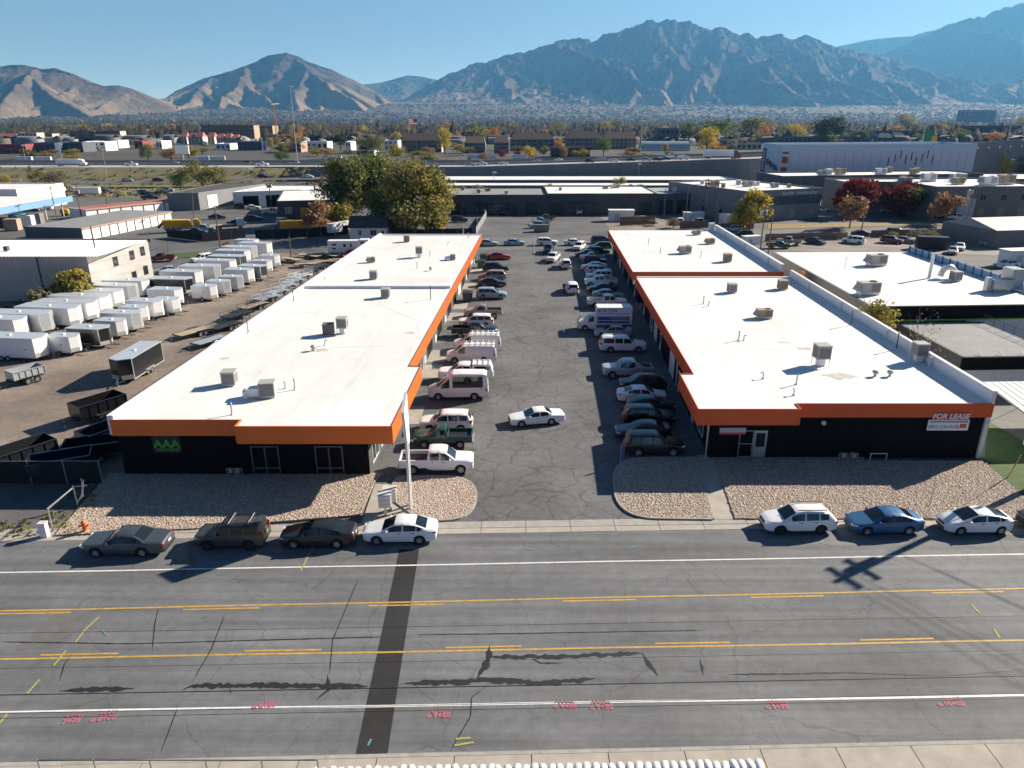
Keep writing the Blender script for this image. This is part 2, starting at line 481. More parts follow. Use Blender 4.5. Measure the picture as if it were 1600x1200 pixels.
leafmat('leaf_gold', (0.21, 0.165, 0.038), (0.12, 0.112, 0.030))
leafmat('leaf_orange', (0.32, 0.135, 0.030), (0.17, 0.085, 0.024))
leafmat('leaf_red', (0.125, 0.016, 0.016), (0.06, 0.012, 0.012))
leafmat('leaf_brown', (0.20, 0.115, 0.062), (0.12, 0.075, 0.042))
leafmat('leaf_dark', (0.035, 0.048, 0.020), (0.020, 0.028, 0.013))
leafmat('leaf_grey', (0.14, 0.115, 0.085), (0.085, 0.075, 0.055))
for nm, c in dict(far_a=(0.042, 0.038, 0.026), far_b=(0.060, 0.044, 0.030), far_c=(0.030, 0.034, 0.022), far_d=(0.115, 0.065, 0.028), far_e=(0.055, 0.048, 0.040)).items(): mat('leaf_' + nm, c, 0.95, island=0.35, spec=0.1)
leafmat('leaf_sage', (0.17, 0.165, 0.095), (0.10, 0.105, 0.06))
mat('bark', (0.095, 0.075, 0.058), 0.95, var=0.35, vs=3)
mat('bark_grey', (0.20, 0.18, 0.16), 0.95, var=0.3, vs=3)

# ------------------------------------------------------------------ ground sheet to the horizon
RISE = [(0, 0), (1500, 0), (3200, 8), (5000, 34), (6400, 92), (7400, 165), (9000, 240), (17000, 420)]
def rise(y): return interp(RISE, y)
ys = np.array([-400, -100, 0, 100, 200, 400, 700, 1100, 1500] + list(np.linspace(1900, 9000, 60)) + [12000, 16400], float)
xs = np.concatenate([[-11500, -9000], np.linspace(-7000, 9000, 90), [11000, 14500]])
XX, YY = np.meshgrid(xs, ys, indexing='ij')
ZZ = np.vectorize(rise)(YY)
ZZ = ZZ + np.where(YY > 2500, noise2(XX / 900, YY / 900, 5) * 14 * np.clip((YY - 2500) / 3000, 0, 1), 0) - 0.06
o = put('ground', grid_mesh('ground', XX, YY, ZZ, 'valley')); o['kind'] = 'structure'

# ------------------------------------------------------------------ mountains
def mountain_mat(name, low, high, dark, zlo, zhi):
    m = bpy.data.materials.new(name); m.use_nodes = True
    n, l = m.node_tree.nodes, m.node_tree.links
    b = n['Principled BSDF']; b.inputs['Roughness'].default_value = 1.0; b.inputs['Specular IOR Level'].default_value = 0.1
    g = n.new('ShaderNodeNewGeometry')
    sp = n.new('ShaderNodeSeparateXYZ'); l.new(g.outputs['Position'], sp.inputs[0])
    t = n.new('ShaderNodeTexNoise'); t.inputs['Scale'].default_value = 0.0022; t.inputs['Detail'].default_value = 9; t.inputs['Roughness'].default_value = 0.62
    l.new(g.outputs['Position'], t.inputs['Vector'])
    h = n.new('ShaderNodeMapRange'); h.inputs[1].default_value, h.inputs[2].default_value = zlo, zhi
    l.new(sp.outputs['Z'], h.inputs[0])
    a = n.new('ShaderNodeMath'); a.operation = 'MULTIPLY_ADD'; l.new(t.outputs[0], a.inputs[0]); a.inputs[1].default_value = 1.5; l.new(h.outputs[0], a.inputs[2])
    s = n.new('ShaderNodeMath'); s.operation = 'SUBTRACT'; l.new(a.outputs[0], s.inputs[0]); s.inputs[1].default_value = 0.62
    r = n.new('ShaderNodeValToRGB'); e = r.color_ramp.elements
    e[0].position, e[0].color = 0.12, (*low, 1); e[1].position, e[1].color = 0.85, (*high, 1)
    q = e.new(0.42); q.color = (*dark, 1)
    l.new(s.outputs[0], r.inputs[0]); l.new(r.outputs[0], b.inputs['Base Color'])
    t2 = n.new('ShaderNodeTexNoise'); t2.inputs['Scale'].default_value = 0.012; t2.inputs['Detail'].default_value = 8; t2.inputs['Roughness'].default_value = 0.7
    l.new(g.outputs['Position'], t2.inputs['Vector'])
    bp = n.new('ShaderNodeBump'); bp.inputs['Strength'].default_value = 0.8; bp.inputs['Distance'].default_value = 45
    l.new(t2.outputs[0], bp.inputs['Height']); l.new(bp.outputs[0], b.inputs['Normal'])
    M[name] = m
mountain_mat('hill_tan', (0.195, 0.155, 0.115), (0.11, 0.092, 0.078), (0.095, 0.078, 0.064), 60, 900)
mountain_mat('hill_brown', (0.22, 0.175, 0.13), (0.058, 0.050, 0.047), (0.085, 0.069, 0.057), 120, 1000)
mountain_mat('hill_dark', (0.13, 0.11, 0.09), (0.055, 0.053, 0.053), (0.04, 0.038, 0.036), 150, 1600)
def mountain(name, sky, Dr, Df, matname, seed, spur, amp=0.34, jag=0.012, nv=170, back=2200, step=1.5, pw=1.1):
    px = np.arange(sky[0][0], sky[-1][0] + step, step)
    kx = np.array([q[0] for q in sky], float); ky = np.array([q[1] for q in sky], float)
    # smooth skyline through the surveyed points plus small crags
    py = np.interp(px, kx, ky)
    depth = Dr * CP
    x = (px - 800) / FPX * depth
    hs = np.array([HT(Dr, q) for q in py])
    t = np.concatenate([np.linspace(0, 1, nv), 1 + np.linspace(0, 1, 14)[1:]])
    T, Xg = np.meshgrid(t, x, indexing='xy')
    Hs = hs[:, None] * np.ones_like(T)
    Yg = np.where(T <= 1, Df + (Dr - Df) * T, Dr + (T - 1) * back)
    foot = np.vectorize(rise)(np.minimum(Yg, Dr)) * 0.75
    foot0 = rise(Df) * 0.75 - 25
    rs = random.Random(seed)
    lo = np.clip(T, 0, 1)
    body = foot0 + (Hs - foot0) * lo ** 2.1
    def hs_at(q): return float(np.interp(q, x, hs))
    spurs = []; q = x[0] - spur
    while q < x[-1] + spur:                                  # spurs leave the crest and run down to the valley, each with side spurs
        q += spur * rs.uniform(.6, 1.25)
        span = (Dr - Df) * rs.uniform(.72, 1.05); dr = span * rs.uniform(-.16, .55)
        spurs.append((q, Dr, hs_at(q), dr / span, Dr - span, rs.uniform(.8, 1.05)))
        for k in range(3):
            t0 = rs.uniform(.12, .6); y0 = Dr - span * t0; h0 = foot0 + (hs_at(q) - foot0) * (1 - t0) ** .95
            s2 = span * (1 - t0) * rs.uniform(.6, .95); spurs.append((q + dr * t0, y0, h0 * .985, (dr / span) + rs.choice([-1, 1]) * rs.uniform(.35, .8), y0 - s2, rs.uniform(.85, 1.1)))
    tent = np.full_like(body, -1e9)
    wob = noise2(Xg / 420, Yg / 420, seed + 31) * spur * .16 + noise2(Xg / 1500, Yg / 1500, seed + 33) * spur * .3
    for (qx, qy, qh, sl, ye, pw_) in spurs:
        u = np.clip((qy - Yg) / (qy - ye), 0, 1)
        cx = qx + (qy - Yg) * sl + wob
        hgt = foot0 + (qh - foot0) * (1 - u) ** pw_
        d = np.abs(Xg - cx) / math.sqrt(1 + sl * sl)
        z = hgt - d * .74 - np.maximum(Yg - qy, 0) * .75
        tent = np.maximum(tent, np.where(u < 1, z, -1e9))
    base = np.where(T <= 1, np.maximum(body, tent), Hs * (1 - (T - 1) * 1.1))
    wx = noise2(Xg / 2600, Yg / 2600, seed + 3) * 1300
    amp_sum, n, prev = 0.0, 0.0, 1.0
    for o_, (f_, g_) in enumerate(((1.6, 1.0), (3.3, .6), (6.9, .36), (14, .2), (29, .1))):
        sx = spur / f_; sy = sx * (1.9 if o_ < 2 else 1.25)
        sig = 1 - np.abs(noise2((Xg + wx * (1 if o_ < 3 else .4) + (Dr - Yg) * 0.25) / sx, Yg / sy + 11 * o_, seed + o_)) * 2.1
        sig = np.clip(sig, 0, 1)
        n = n + sig * g_ * prev; amp_sum += g_ * .62
        prev = np.clip(sig * 1.25, .25, 1)
    n = n / amp_sum
    env = np.clip(T, 0, 1) ** 0.5 * np.clip(1 - T, 0, 1) ** 0.55
    hh = np.maximum(Hs - foot0, 120)
    crag = (noise2(Xg / 130, Yg / 130, seed + 5) + 0.6 * noise2(Xg / 55, Yg / 55, seed + 6)) * jag * hh
    Z = base + (n - 0.66) * hh * amp * .62 * env + crag * np.clip(T, 0, 1)
    lim = CAM_H + (Hs - CAM_H) * np.minimum(Yg, Dr) / Dr * (1 - .06 * (1 - np.clip(T, 0, 1)))
    Z = np.where(Z > lim - 14, lim - 14 * np.exp(-np.clip(Z - lim + 14, 0, 2000) / 14.0), Z) * (T < .985) + np.where(T < .985, 0, Z)
    Z = np.where((T >= .985) & (T <= 1), Hs + crag * .6, Z)
    Z = np.where(T > 1, np.minimum(Z, base + crag), Z)
    Z[:, 0] = np.minimum(Z[:, 0], foot0 - 20)
    me = grid_mesh(name, Xg, Yg, Z, matname)
    me.set_sharp_from_angle(angle=math.radians(60))
    o = put(name, me); o['kind'] = 'structure'
    return o
mountain('mountain', [(-460, 120), (-330, 96), (-230, 108), (-130, 112), (-60, 108), (0, 105), (22, 103), (40, 101), (60, 103), (85, 108), (105, 106), (128, 115), (150, 127), (172, 134), (200, 134), (215, 139), (245, 158), (265, 168), (290, 185), (320, 196)], 6600, 5000, 'hill_tan', 21, 360, amp=0.26, jag=0.04)
mountain('mountain', [(215, 196), (240, 178), (265, 160), (290, 139), (330, 122), (360, 115), (400, 102), (412, 97), (422, 90), (445, 84), (458, 82), (475, 88), (490, 96), (530, 112), (570, 131), (600, 150), (625, 166), (650, 180), (690, 196)], 8800, 6400, 'hill_brown', 33, 480, amp=0.27, jag=0.045)
mountain('mountain', [(520, 150), (560, 134), (582, 131), (600, 129), (640, 118), (655, 119), (672, 122), (700, 128), (760, 140)], 13000, 10500, 'hill_dark', 47, 900)
mountain('mountain', [(560, 190), (620, 165), (660, 142), (690, 122), (740, 101), (760, 97), (790, 87), (806, 85), (830, 79), (850, 72), (880, 62), (905, 60), (920, 65), (936, 57), (960, 50), (985, 41), (1003, 33), (1012, 31), (1021, 37), (1032, 29), (1044, 37), (1058, 33), (1085, 43), (1100, 47), (1113, 42), (1128, 50), (1140, 56), (1155, 54), (1170, 60), (1186, 57), (1200, 54), (1214, 61), (1228, 60), (1240, 57), (1252, 61), (1290, 74), (1320, 80), (1345, 85), (1390, 97), (1440, 115), (1480, 135), (1520, 155), (1560, 172), (1640, 188)], 10400, 7000, 'hill_brown', 58, 880, amp=0.27, jag=0.075, nv=230, step=1.2)
mountain('mountain', [(1200, 110), (1290, 73), (1340, 62), (1380, 58), (1400, 57), (1420, 50), (1440, 46), (1500, 40), (1600, 30)], 15500, 13500, 'hill_dark', 71, 1000, back=800)
mountain('mountain', [(1260, 150), (1300, 120), (1340, 99), (1380, 76), (1400, 66), (1440, 45), (1455, 37), (1480, 31), (1495, 29), (1510, 23), (1530, 13), (1560, 5), (1600, -6), (1700, -25), (1850, -40)], 13000, 8600, 'hill_dark', 83, 1000, amp=0.2, jag=0.045, nv=180)
# ------------------------------------------------------------------ streets, lots, kerbs, beds
def quad(pts, z=0.0): return [G(*p, z) for p in pts]
def band(y0, y1, k0=0.0305, k1=0.0305, xa=-170, xb=230):
    return [(xa, y0 + k0 * xa), (xb, y0 + k0 * xb), (xb, y1 + k1 * xb), (xa, y1 + k1 * xa)]
struct('urban_ground', MB().sheet([(-260, 20), (260, 20), (300, 345), (-320, 345)], -0.03), 'far_asphalt')
street = struct('street', MB().sheet(band(23.66, 41.45, 0.0278, 0.0305), 0.0), 'street_asphalt')
def line(name, y0, k, w, xa, xb, m, z=0.008):
    mb = MB(); n = max(1, int(abs(xb - xa) / 6))
    for i in range(n):                                   # slightly wavering hand of the paint truck
        a, b = lerp(xa, xb, i / n), lerp(xa, xb, (i + 1) / n)
        ya, yb = y0 + k * a + 0.02 * math.sin(a * 0.31), y0 + k * b + 0.02 * math.sin(b * 0.31)
        mb.sheet([(a, ya - w / 2), (b, yb - w / 2), (b, yb + w / 2), (a, ya + w / 2)], z)
    return mb.build(name, m, street)
line('lane_line', 37.94, 0.0311, 0.12, -170, 230, 'white_paint')
line('lane_line', 26.47, 0.0212, 0.14, -170, 230, 'white_paint')
line('lane_line', 34.32, 0.0347, 0.13, -170, 230, 'yellow_paint')
line('lane_line', 30.16, 0.0262, 0.13, -170, 230, 'yellow_paint')
for xa in (-29.5, -19, -8.5, 2.6, 13.6, 24.4, 35, -40):
    line('lane_dash', 34.06, 0.0347, 0.12, xa + 0.3, xa + 4.6, 'yellow_paint')
    line('lane_dash', 30.42, 0.0262, 0.12, xa + 5.0, xa + 9.0, 'yellow_paint')
struct('trench_patch', MB().sheet(quad([(624, 858), (655, 858), (602, 1200), (551, 1200)]), 0.004), 'patch_asphalt', street)
struct('pale_patch', MB().sheet(quad([(88, 955), (150, 952), (95, 1012), (22, 1016)]), 0.004), 'pale_asphalt', street)
struct('pale_patch', MB().sheet(quad([(660, 945), (745, 942), (720, 1003), (640, 1006)]), 0.004), 'street_asphalt', street)
# tar seals along old cracks
def tar(pts, w, seed):
    r = random.Random(seed); mb = MB(); P = [Vector(G(*p)) for p in pts]
    L = []
    for a, b in zip(P, P[1:]):
        n = max(2, int((b - a).length / 0.18))
        for i in range(n): L.append(a.lerp(b, i / n))
    L.append(P[-1])
    le, ri = [], []; tz = 0.0095 + seed * 0.0003
    for i, p in enumerate(L):
        d = (L[min(i + 1, len(L) - 1)] - L[max(i - 1, 0)]); d = d.normalized() if d.length else Vector((1, 0))
        q = Vector((-d.y, d.x)); e = min(1, i / 4, (len(L) - 1 - i) / 4)
        le.append(p + q * w * (0.25 + 0.75 * r.random()) * max(e, 0.1)); ri.append(p - q * w * (0.25 + 0.75 * r.random()) * max(e, 0.1))
    for i in range(len(L) - 1):
        mb.add([(*ri[i], tz), (*ri[i + 1], tz), (*le[i + 1], tz), (*le[i], tz)], [(0, 1, 2, 3)])
    return mb.build('crack_seal', 'tar', street)
for i, (p, w) in enumerate([([(92, 1080), (150, 1077), (210, 1076)], 0.10), ([(285, 1078), (300, 1072), (420, 1071), (545, 1072), (575, 1073)], 0.12), ([(512, 1055), (513, 1078), (496, 1092)], 0.10),
        ([(632, 1068), (720, 1066), (760, 1062), (850, 1068), (930, 1060)], 0.12), ([(765, 1008), (762, 1035), (745, 1060)], 0.13), ([(764, 1026), (800, 1027), (830, 1026), (880, 1026), (1003, 1020)], 0.11),
        ([(1003, 1020), (1015, 1038), (1028, 1056)], 0.11), ([(830, 1024), (834, 1030), (845, 1036), (880, 1036)], 0.05), ([(360, 1075), (361, 1085)], 0.08), ([(1094, 1030), (1099, 1055)], 0.10),
        ([(1140, 1054), (1230, 1053), (1330, 1051), (1480, 1056)], 0.045), ([(1480, 1056), (1600, 1045)], 0.03), ([(300, 1066), (330, 1015), (352, 960)], 0.022), ([(238, 1020), (242, 975), (248, 950)], 0.02), ([(93, 1065), (100, 1040), (112, 1022)], 0.025),
        ([(515, 1055), (520, 1000), (560, 905)], 0.018), ([(0, 1003), (200, 1006), (420, 1000), (600, 995)], 0.03), ([(650, 992), (800, 990), (1100, 985)], 0.025), ([(700, 1180), (735, 1120), (737, 1090), (770, 1065)], 0.02), ([(250, 1180), (280, 1100)], 0.016)]):
    tar(p, w * (2.0 if i < 8 else 1.6), i)
# gutter pan and apron slabs on the far side, walk slabs on the near side: one slab each
def slabs(parent, y0, y1, k, xa, xb, step, z0, z1, matname, gap=0.02):
    me = None; x = xa; shared = {}
    while x < xb:
        w = step
        mb = MB().prism([(gap, 0), (w - gap, k * w), (w - gap, y1 - y0 + k * w), (gap, y1 - y0)], z0, z1)
        if 'm' not in shared: shared['m'] = mb.mesh('slab', matname)
        put('slab', shared['m'], parent, (x, y0 + k * x, R.uniform(-0.004, 0.004)))
        x += step
gut = struct('gutter', MB().sheet(band(41.40, 43.0, xa=-60, xb=80), -0.012), 'concrete_dark')
slabs(gut, 41.46, 42.1, 0.0305, -57, 75, 3.05, -0.01, 0.012, 'concrete')
slabs(gut, 42.12, 42.95, 0.0305, -57, 75, 3.05, -0.01, 0.03, 'kerb_concrete')
walk = struct('pavement', MB().sheet(band(19, 23.66, 0.0278, 0.0278, -40, 45), -0.014), 'concrete_dark')
slabs(walk, 23.46, 23.66, 0.0278, -36, 42, 3.1, -0.01, 0.13, 'kerb_concrete', 0.006)
slabs(walk, 20.6, 23.45, 0.0278, -36, 42, 3.35, -0.01, 0.125, 'concrete')
struct('verge', MB().sheet(band(-20, 19.0, 0.0278, 0.0278, -90, 90), -0.016), 'pale_dirt')
# parking lot and its entry
lot = struct('parking_lot', MB().sheet([(AX(-12, 49.9), 49.9), (-9.0, 42.92 + 0.0305 * -9), (14.2, 42.92 + 0.0305 * 14.2), (AX(17.5, 52.8), 52.8), (AX(17.5, 152), 152), (AX(-12, 152), 152)], 0.004), 'lot_asphalt')
for y in (62, 74.5, 80, 98, 104.5, 118, 131):                     # concrete pads before the shop doors
    put('slab', MB().b2(-0.9, 1.2, -2.2, 2.2, 0.0, 0.02).mesh('slab', 'concrete'), lot, (AX(-10.2, y), y, 0))
for y in np.arange(60, 142, 3.0):                                  # stall lines, mostly worn away
    put('stall_line', MB().b2(0, 4.6, -0.05, 0.05, 0.008, 0.009).mesh('stall_line', 'concrete_dark'), lot, (AX(10.5, y), y, 0)) if int(y) % 2 else None

def smooth_poly(pts, rad_idx, n=7, f=0.5):
    """round chosen corners"""
    out = []
    for i, p in enumerate(pts):
        if i in rad_idx:
            a, b = Vector(pts[i - 1]), Vector(pts[(i + 1) % len(pts)]); c = Vector(p)
            s, e = c + (a - c) * f, c + (b - c) * f
            for k in range(n + 1):
                t = k / n; out.append(tuple((1 - t) ** 2 * s + 2 * t * (1 - t) * c + t * t * e))
        else: out.append(tuple(p))
    return out
def inside(p, poly):
    c = False; j = len(poly) - 1
    for i in range(len(poly)):
        (xi, yi), (xj, yj) = poly[i], poly[j]
        if (yi > p[1]) != (yj > p[1]) and p[0] < (xj - xi) * (p[1] - yi) / (yj - yi) + xi: c = not c
        j = i
    return c
def pebble_field(name, label, poly, n, seed):
    """loose landscaping stones lying on the bed: too many to count"""
    r = np.random.RandomState(seed)
    P = np.array(poly); lo, hi = P.min(0), P.max(0)
    pts = []
    while len(pts) < n:
        q = lo + (hi - lo) * r.rand(2)
        if inside(q, poly): pts.append(q)
    pts = np.array(pts)
    base = np.array([(1, 0, 0), (0, 1, 0), (-1, 0, 0), (0, -1, 0), (0, 0, 0.75), (0, 0, -0.5), (0.6, 0.6, 0.45), (-0.6, -0.55, 0.45)], float)
    F = np.array([(0, 6, 4), (6, 1, 4), (1, 2, 4), (2, 7, 4), (7, 3, 4), (3, 0, 4), (0, 1, 6), (2, 3, 7)])
    s = 0.026 + 0.062 * r.rand(n) ** 2.6
    a = r.rand(n) * 6.28
    V = np.repeat(base[None], n, 0) * (0.75 + 0.5 * r.rand(n, 8, 1)) * s[:, None, None]
    V[:, :, 0] *= 1.3
    x = V[:, :, 0] * np.cos(a)[:, None] - V[:, :, 1] * np.sin(a)[:, None]
    y = V[:, :, 0] * np.sin(a)[:, None] + V[:, :, 1] * np.cos(a)[:, None]
    V[:, :, 0] = x + pts[:, 0:1]; V[:, :, 1] = y + pts[:, 1:2]; V[:, :, 2] = V[:, :, 2] * .7 + .118
    FF = (F[None] + (np.arange(n) * 8)[:, None, None]).reshape(-1, 3)
    o = put(name, arr_mesh(name, V.reshape(-1, 3), FF, 'pebble')); o['kind'] = 'stuff'
    return tag(o, label, 'gravel')
BEDS = []
def bed(label, pts, rad, n, seed, f=0.5, kerb=False):
    poly = smooth_poly([G(*p) for p in pts], rad, 8, f)
    o = struct('gravel_bed', MB().prism(poly, -0.02, 0.11), 'pebble_bed')
    if kerb:
        c = Vector((sum(p[0] for p in poly) / len(poly), sum(p[1] for p in poly) / len(poly)))
        N = len(poly)
        for i in range(N):
            a, b = Vector(poly[i]), Vector(poly[(i + 1) % N])
            if (b - a).length < 0.05: continue
            d = (b - a).normalized(); q = Vector((d.y, -d.x))
            if ((a + b) / 2 - c).dot(q) < 0: q = -q
            k = MB().prism([tuple(a), tuple(b), tuple(b + q * 0.15), tuple(a + q * 0.15)], -0.01, 0.14)
            k.build('kerb', 'kerb_concrete', o)
    pebble_field('gravel', label, poly, n, seed)
bed('tan landscaping stones in front of the dark shop with the green letters', [(86, 838), (172, 741), (600, 741), (585, 755), (563, 806), (300, 828)], (), 32000, 1)
bed('tan landscaping stones on the rounded island around the tall white sign', [(617, 755), (622, 747), (745, 745), (740, 812), (655, 815), (650, 808), (606, 775)], (2, 3), 12000, 2, 0.5, True)
bed('tan landscaping stones on the island beside the lot entrance and black SUV', [(958, 717), (1088, 717), (1113, 812), (965, 810)], (0, 3), 12000, 3, 0.42, True)
bed('tan landscaping stones in front of the shop to let', [(1116, 720), (1535, 722), (1612, 790), (1612, 812), (1148, 812)], (), 36000, 4)
for pts in ([(586, 757), (617, 757), (606, 775), (650, 808), (640, 822), (565, 818)], [(1090, 718), (1116, 720), (1147, 812), (1115, 812)]):
    w_ = struct('footpath', MB().prism(quad(pts), -0.02, 0.05), 'concrete')
struct('footpath', MB().prism(quad([(1090, 712), (1350, 715), (1350, 721), (1090, 719)]), -0.02, 0.06), 'concrete')
# yard of trailers, verges, far lots
struct('yard', MB().sheet([(-150, 43), (AX(-37, 43), 43), (AX(-30.5, 50), 50), (AX(-30.4, 150), 150), (-58, 150), (-62, 122), (-150, 112)], 0.003), 'dirt')
struct('verge', MB().sheet(quad([(-60, 842), (86, 838), (160, 742), (-60, 742)]), 0.006), 'dry_grass')
struct('yard_entry', MB().sheet(quad([(-80, 835), (60, 833), (120, 800), (150, 742), (-80, 742)]), 0.010), 'far_asphalt')
struct('lawn', MB().prism(quad([(1537, 722), (1700, 722), (1700, 800), (1612, 790)]), -0.02, 0.06), 'grass')
struct('lawn', MB().prism(quad([(1537, 722), (1545, 660), (1600, 690), (1700, 722)]), -0.02, 0.05), 'grass')
struct('neighbour_drive', MB().sheet([(AX(38.6, 52), 52), (62, 51), (75, 75), (AX(39, 75), 75)], 0.008), 'pale_asphalt')
struct('lawn', MB().prism(quad([(262, 404), (262, 397), (420, 388), (420, 396)]), -0.02, 0.05), 'grass')
struct('back_lot', MB().sheet(quad([(740, 368), (958, 366), (938, 336), (700, 340)]), 0.006), 'far_asphalt')
struct('dirt_strip', MB().sheet(quad([(938, 336), (958, 366), (1105, 352), (1090, 338)]), 0.008), 'dirt')
struct('scrap_lot', MB().sheet(quad([(1195, 392), (1640, 400), (1640, 372), (1420, 366), (1195, 372)]), 0.008), 'pale_dirt')
struct('side_road', MB().sheet(quad([(1150, 371), (1640, 362), (1640, 354), (1150, 359)]), 0.012), 'pale_asphalt')
struct('verge', MB().prism(quad([(1200, 358), (1430, 352), (1640, 353), (1640, 347), (1430, 347), (1200, 350)]), -0.02, 0.04), 'leaf_litter')
struct('side_road', MB().sheet(quad([(262, 400), (560, 388), (600, 370), (560, 360), (262, 372)]), 0.010), 'far_asphalt')
struct('side_road', MB().sheet(quad([(735, 392), (965, 388), (955, 370), (742, 372)]), 0.012), 'pale_asphalt')
# ------------------------------------------------------------------ building helpers (parts given in site coordinates)
def part(root, name, mb, mats, smooth=None, parent=None):
    o = mb.build(name, mats, parent or root, smooth)
    if parent is None: o.location = -root.location
    return o
def site(name, label, cat, pts, group=None, z=0.0):
    x = sum(p[0] for p in pts) / len(pts); y = sum(p[1] for p in pts) / len(pts)
    return thing(name, label, cat, (x, y, z), 0, group)
def edge_frame(p0, p1):
    d = Vector((p1[0] - p0[0], p1[1] - p0[1])); L = d.length; d /= L
    return d, Vector((d.y, -d.x)), L                         # along, outward (for p0->p1 counter-clockwise)
def on_edge(mb, p0, p1, s0, s1, z0, z1, o0, o1, mi=0):
    d, q, L = edge_frame(p0, p1)
    a = Vector(p0) + d * s0; b = Vector(p0) + d * s1
    return mb.prism([tuple(a + q * o0), tuple(b + q * o0), tuple(b + q * o1), tuple(a + q * o1)], z0, z1, mi)
def ribbed(mb, p0, p1, z0, z1, th=0.06, pitch=0.3, rib=0.045, depth=0.012):
    """metal sheet with standing ribs"""
    d, q, L = edge_frame(p0, p1)
    on_edge(mb, p0, p1, 0, L, z0, z1, 0, th)
    n = int(L / pitch)
    for i in range(n):
        s = (i + 0.5) * L / n
        on_edge(mb, p0, p1, s - rib / 2, s + rib / 2, z0 + 0.01, z1 - 0.01, th - 0.005, th + depth)
    return mb
def window(root, p0, p1, s, z, w, h, fr='white_metal', pn='pane_dark', nx=2, ny=1, fw=0.07, proud=0.06, sill=False):
    f = MB()
    on_edge(f, p0, p1, s, s + fw, z, z + h, -0.02, proud); on_edge(f, p0, p1, s + w - fw, s + w, z, z + h, -0.02, proud)
    on_edge(f, p0, p1, s + fw, s + w - fw, z, z + fw, -0.02, proud); on_edge(f, p0, p1, s + fw, s + w - fw, z + h - fw, z + h, -0.02, proud)
    for i in range(1, nx): on_edge(f, p0, p1, s + w * i / nx - fw / 2, s + w * i / nx + fw / 2, z + fw, z + h - fw, -0.02, proud - 0.004)
    for i in range(1, ny): on_edge(f, p0, p1, s + fw, s + w - fw, z + h * i / ny - fw / 2, z + h * i / ny + fw / 2, -0.02, proud - 0.008)
    o = part(root, 'window', f, fr)
    for i in range(nx):
        on = on_edge(MB(), p0, p1, s + w * i / nx + 0.01, s + w * (i + 1) / nx - 0.01, z + 0.02, z + h - 0.02, -0.02, 0.02)
        on.build('pane', pn, o)
    return o
def rollup(root, p0, p1, s, w, h, m='white_metal', z=0.02):
    f = MB(); n = max(4, int(h / 0.5))
    for i in range(n): on_edge(f, p0, p1, s, s + w, z + h * i / n, z + h * (i + 1) / n - 0.03, -0.02, 0.03)
    on_edge(f, p0, p1, s, s + w, z, z + h, -0.02, 0.015)
    o = part(root, 'roller_door', f, m)
    t = MB()
    on_edge(t, p0, p1, s - 0.12, s, z, z + h + 0.1, -0.02, 0.07); on_edge(t, p0, p1, s + w, s + w + 0.12, z, z + h + 0.1, -0.02, 0.07); on_edge(t, p0, p1, s, s + w, z + h, z + h + 0.1, -0.02, 0.07)
    t.build('door_frame', 'steel_dark', o)
    return o
def mandoor(root, p0, p1, s, m='white_metal', glass=True, w=1.0, h=2.1, z=0.02):
    f = MB()
    on_edge(f, p0, p1, s, s + w, z, z + h, -0.02, 0.05)
    o = part(root, 'door', f, m)
    if glass: on_edge(MB(), p0, p1, s + 0.15, s + w - 0.15, z + 0.9, z + h - 0.2, 0.0, 0.058).build('pane', 'pane_dark', o)
    on_edge(MB(), p0, p1, s + w - 0.14, s + w - 0.08, z + 0.95, z + 1.15, 0.05, 0.1).build('handle', 'galv', o)
    return o
def lettering(body, size, loc, rot, m, parent=None, ext=0.01, align='CENTER', shear=0.0, bold=0.0, name='lettering', sx=1.0):
    c = bpy.data.curves.new(name, 'FONT'); c.body = body; c.size = size; c.extrude = ext; c.align_x = align; c.shear = shear; c.offset = bold
    c.materials.append(M[m]); c.resolution_u = 3
    tmp = bpy.data.objects.new(name, c); me = bpy.data.meshes.new_from_object(tmp); bpy.data.objects.remove(tmp)
    o = bpy.data.objects.new(name, me); col.objects.link(o)
    o.rotation_euler = rot
    o.scale = (sx, 1, 1)
    if parent is not None: o.parent = parent; o.location = Vector(loc) - parent.location
    else: o.location = loc
    return o

# ------------------------------------------------------------------ the two shop rows
FT, FB = 4.95, 3.62                                              # fascia top and underside
ROOF_Z = 4.86
def seams(root, x0, x1, y0, y1, step=3.0, parent=None):
    for i in range(1, int((x1 - x0) / step)):
        x = x0 + i * step
        mb = MB().sheet([(AX(x, y0), y0), (AX(x + 0.07, y0), y0), (AX(x + 0.07, y1), y1), (AX(x, y1), y1)], ROOF_Z + 0.004)
        part(root, 'roof_seam', mb, 'roof_seam')
def fascia(root, p0, p1, m, z0=FB, z1=FT):
    return part(root, 'fascia', ribbed(MB(), p0, p1, z0, z1, 0.08), m)
def shop_side(root, p0, p1, spots, flip=False):
    for (s, k) in spots:
        if k == 'D': rollup(root, p0, p1, s, 3.4, 3.2, 'dark_siding')
        if k == 'W': rollup(root, p0, p1, s, 3.4, 3.2, 'white_metal')
        if k == 'm': mandoor(root, p0, p1, s, 'white_metal')
        if k == 'g': window(root, p0, p1, s, 0.5, 2.2, 1.9, 'white_metal', 'pane_dark', 2)
        if k == 'p':
            d = on_edge(MB(), p0, p1, s, s + 0.14, 0.05, FB - 0.02, 0.0, 0.12); part(root, 'downspout', d, 'white_metal')
        if k == 'l':
            d = on_edge(MB(), p0, p1, s, s + 0.25, 2.7, 2.95, 0.0, 0.3); part(root, 'wall_lamp', d, 'trim_black')
A = lambda x, y: (AX(x, y), y)
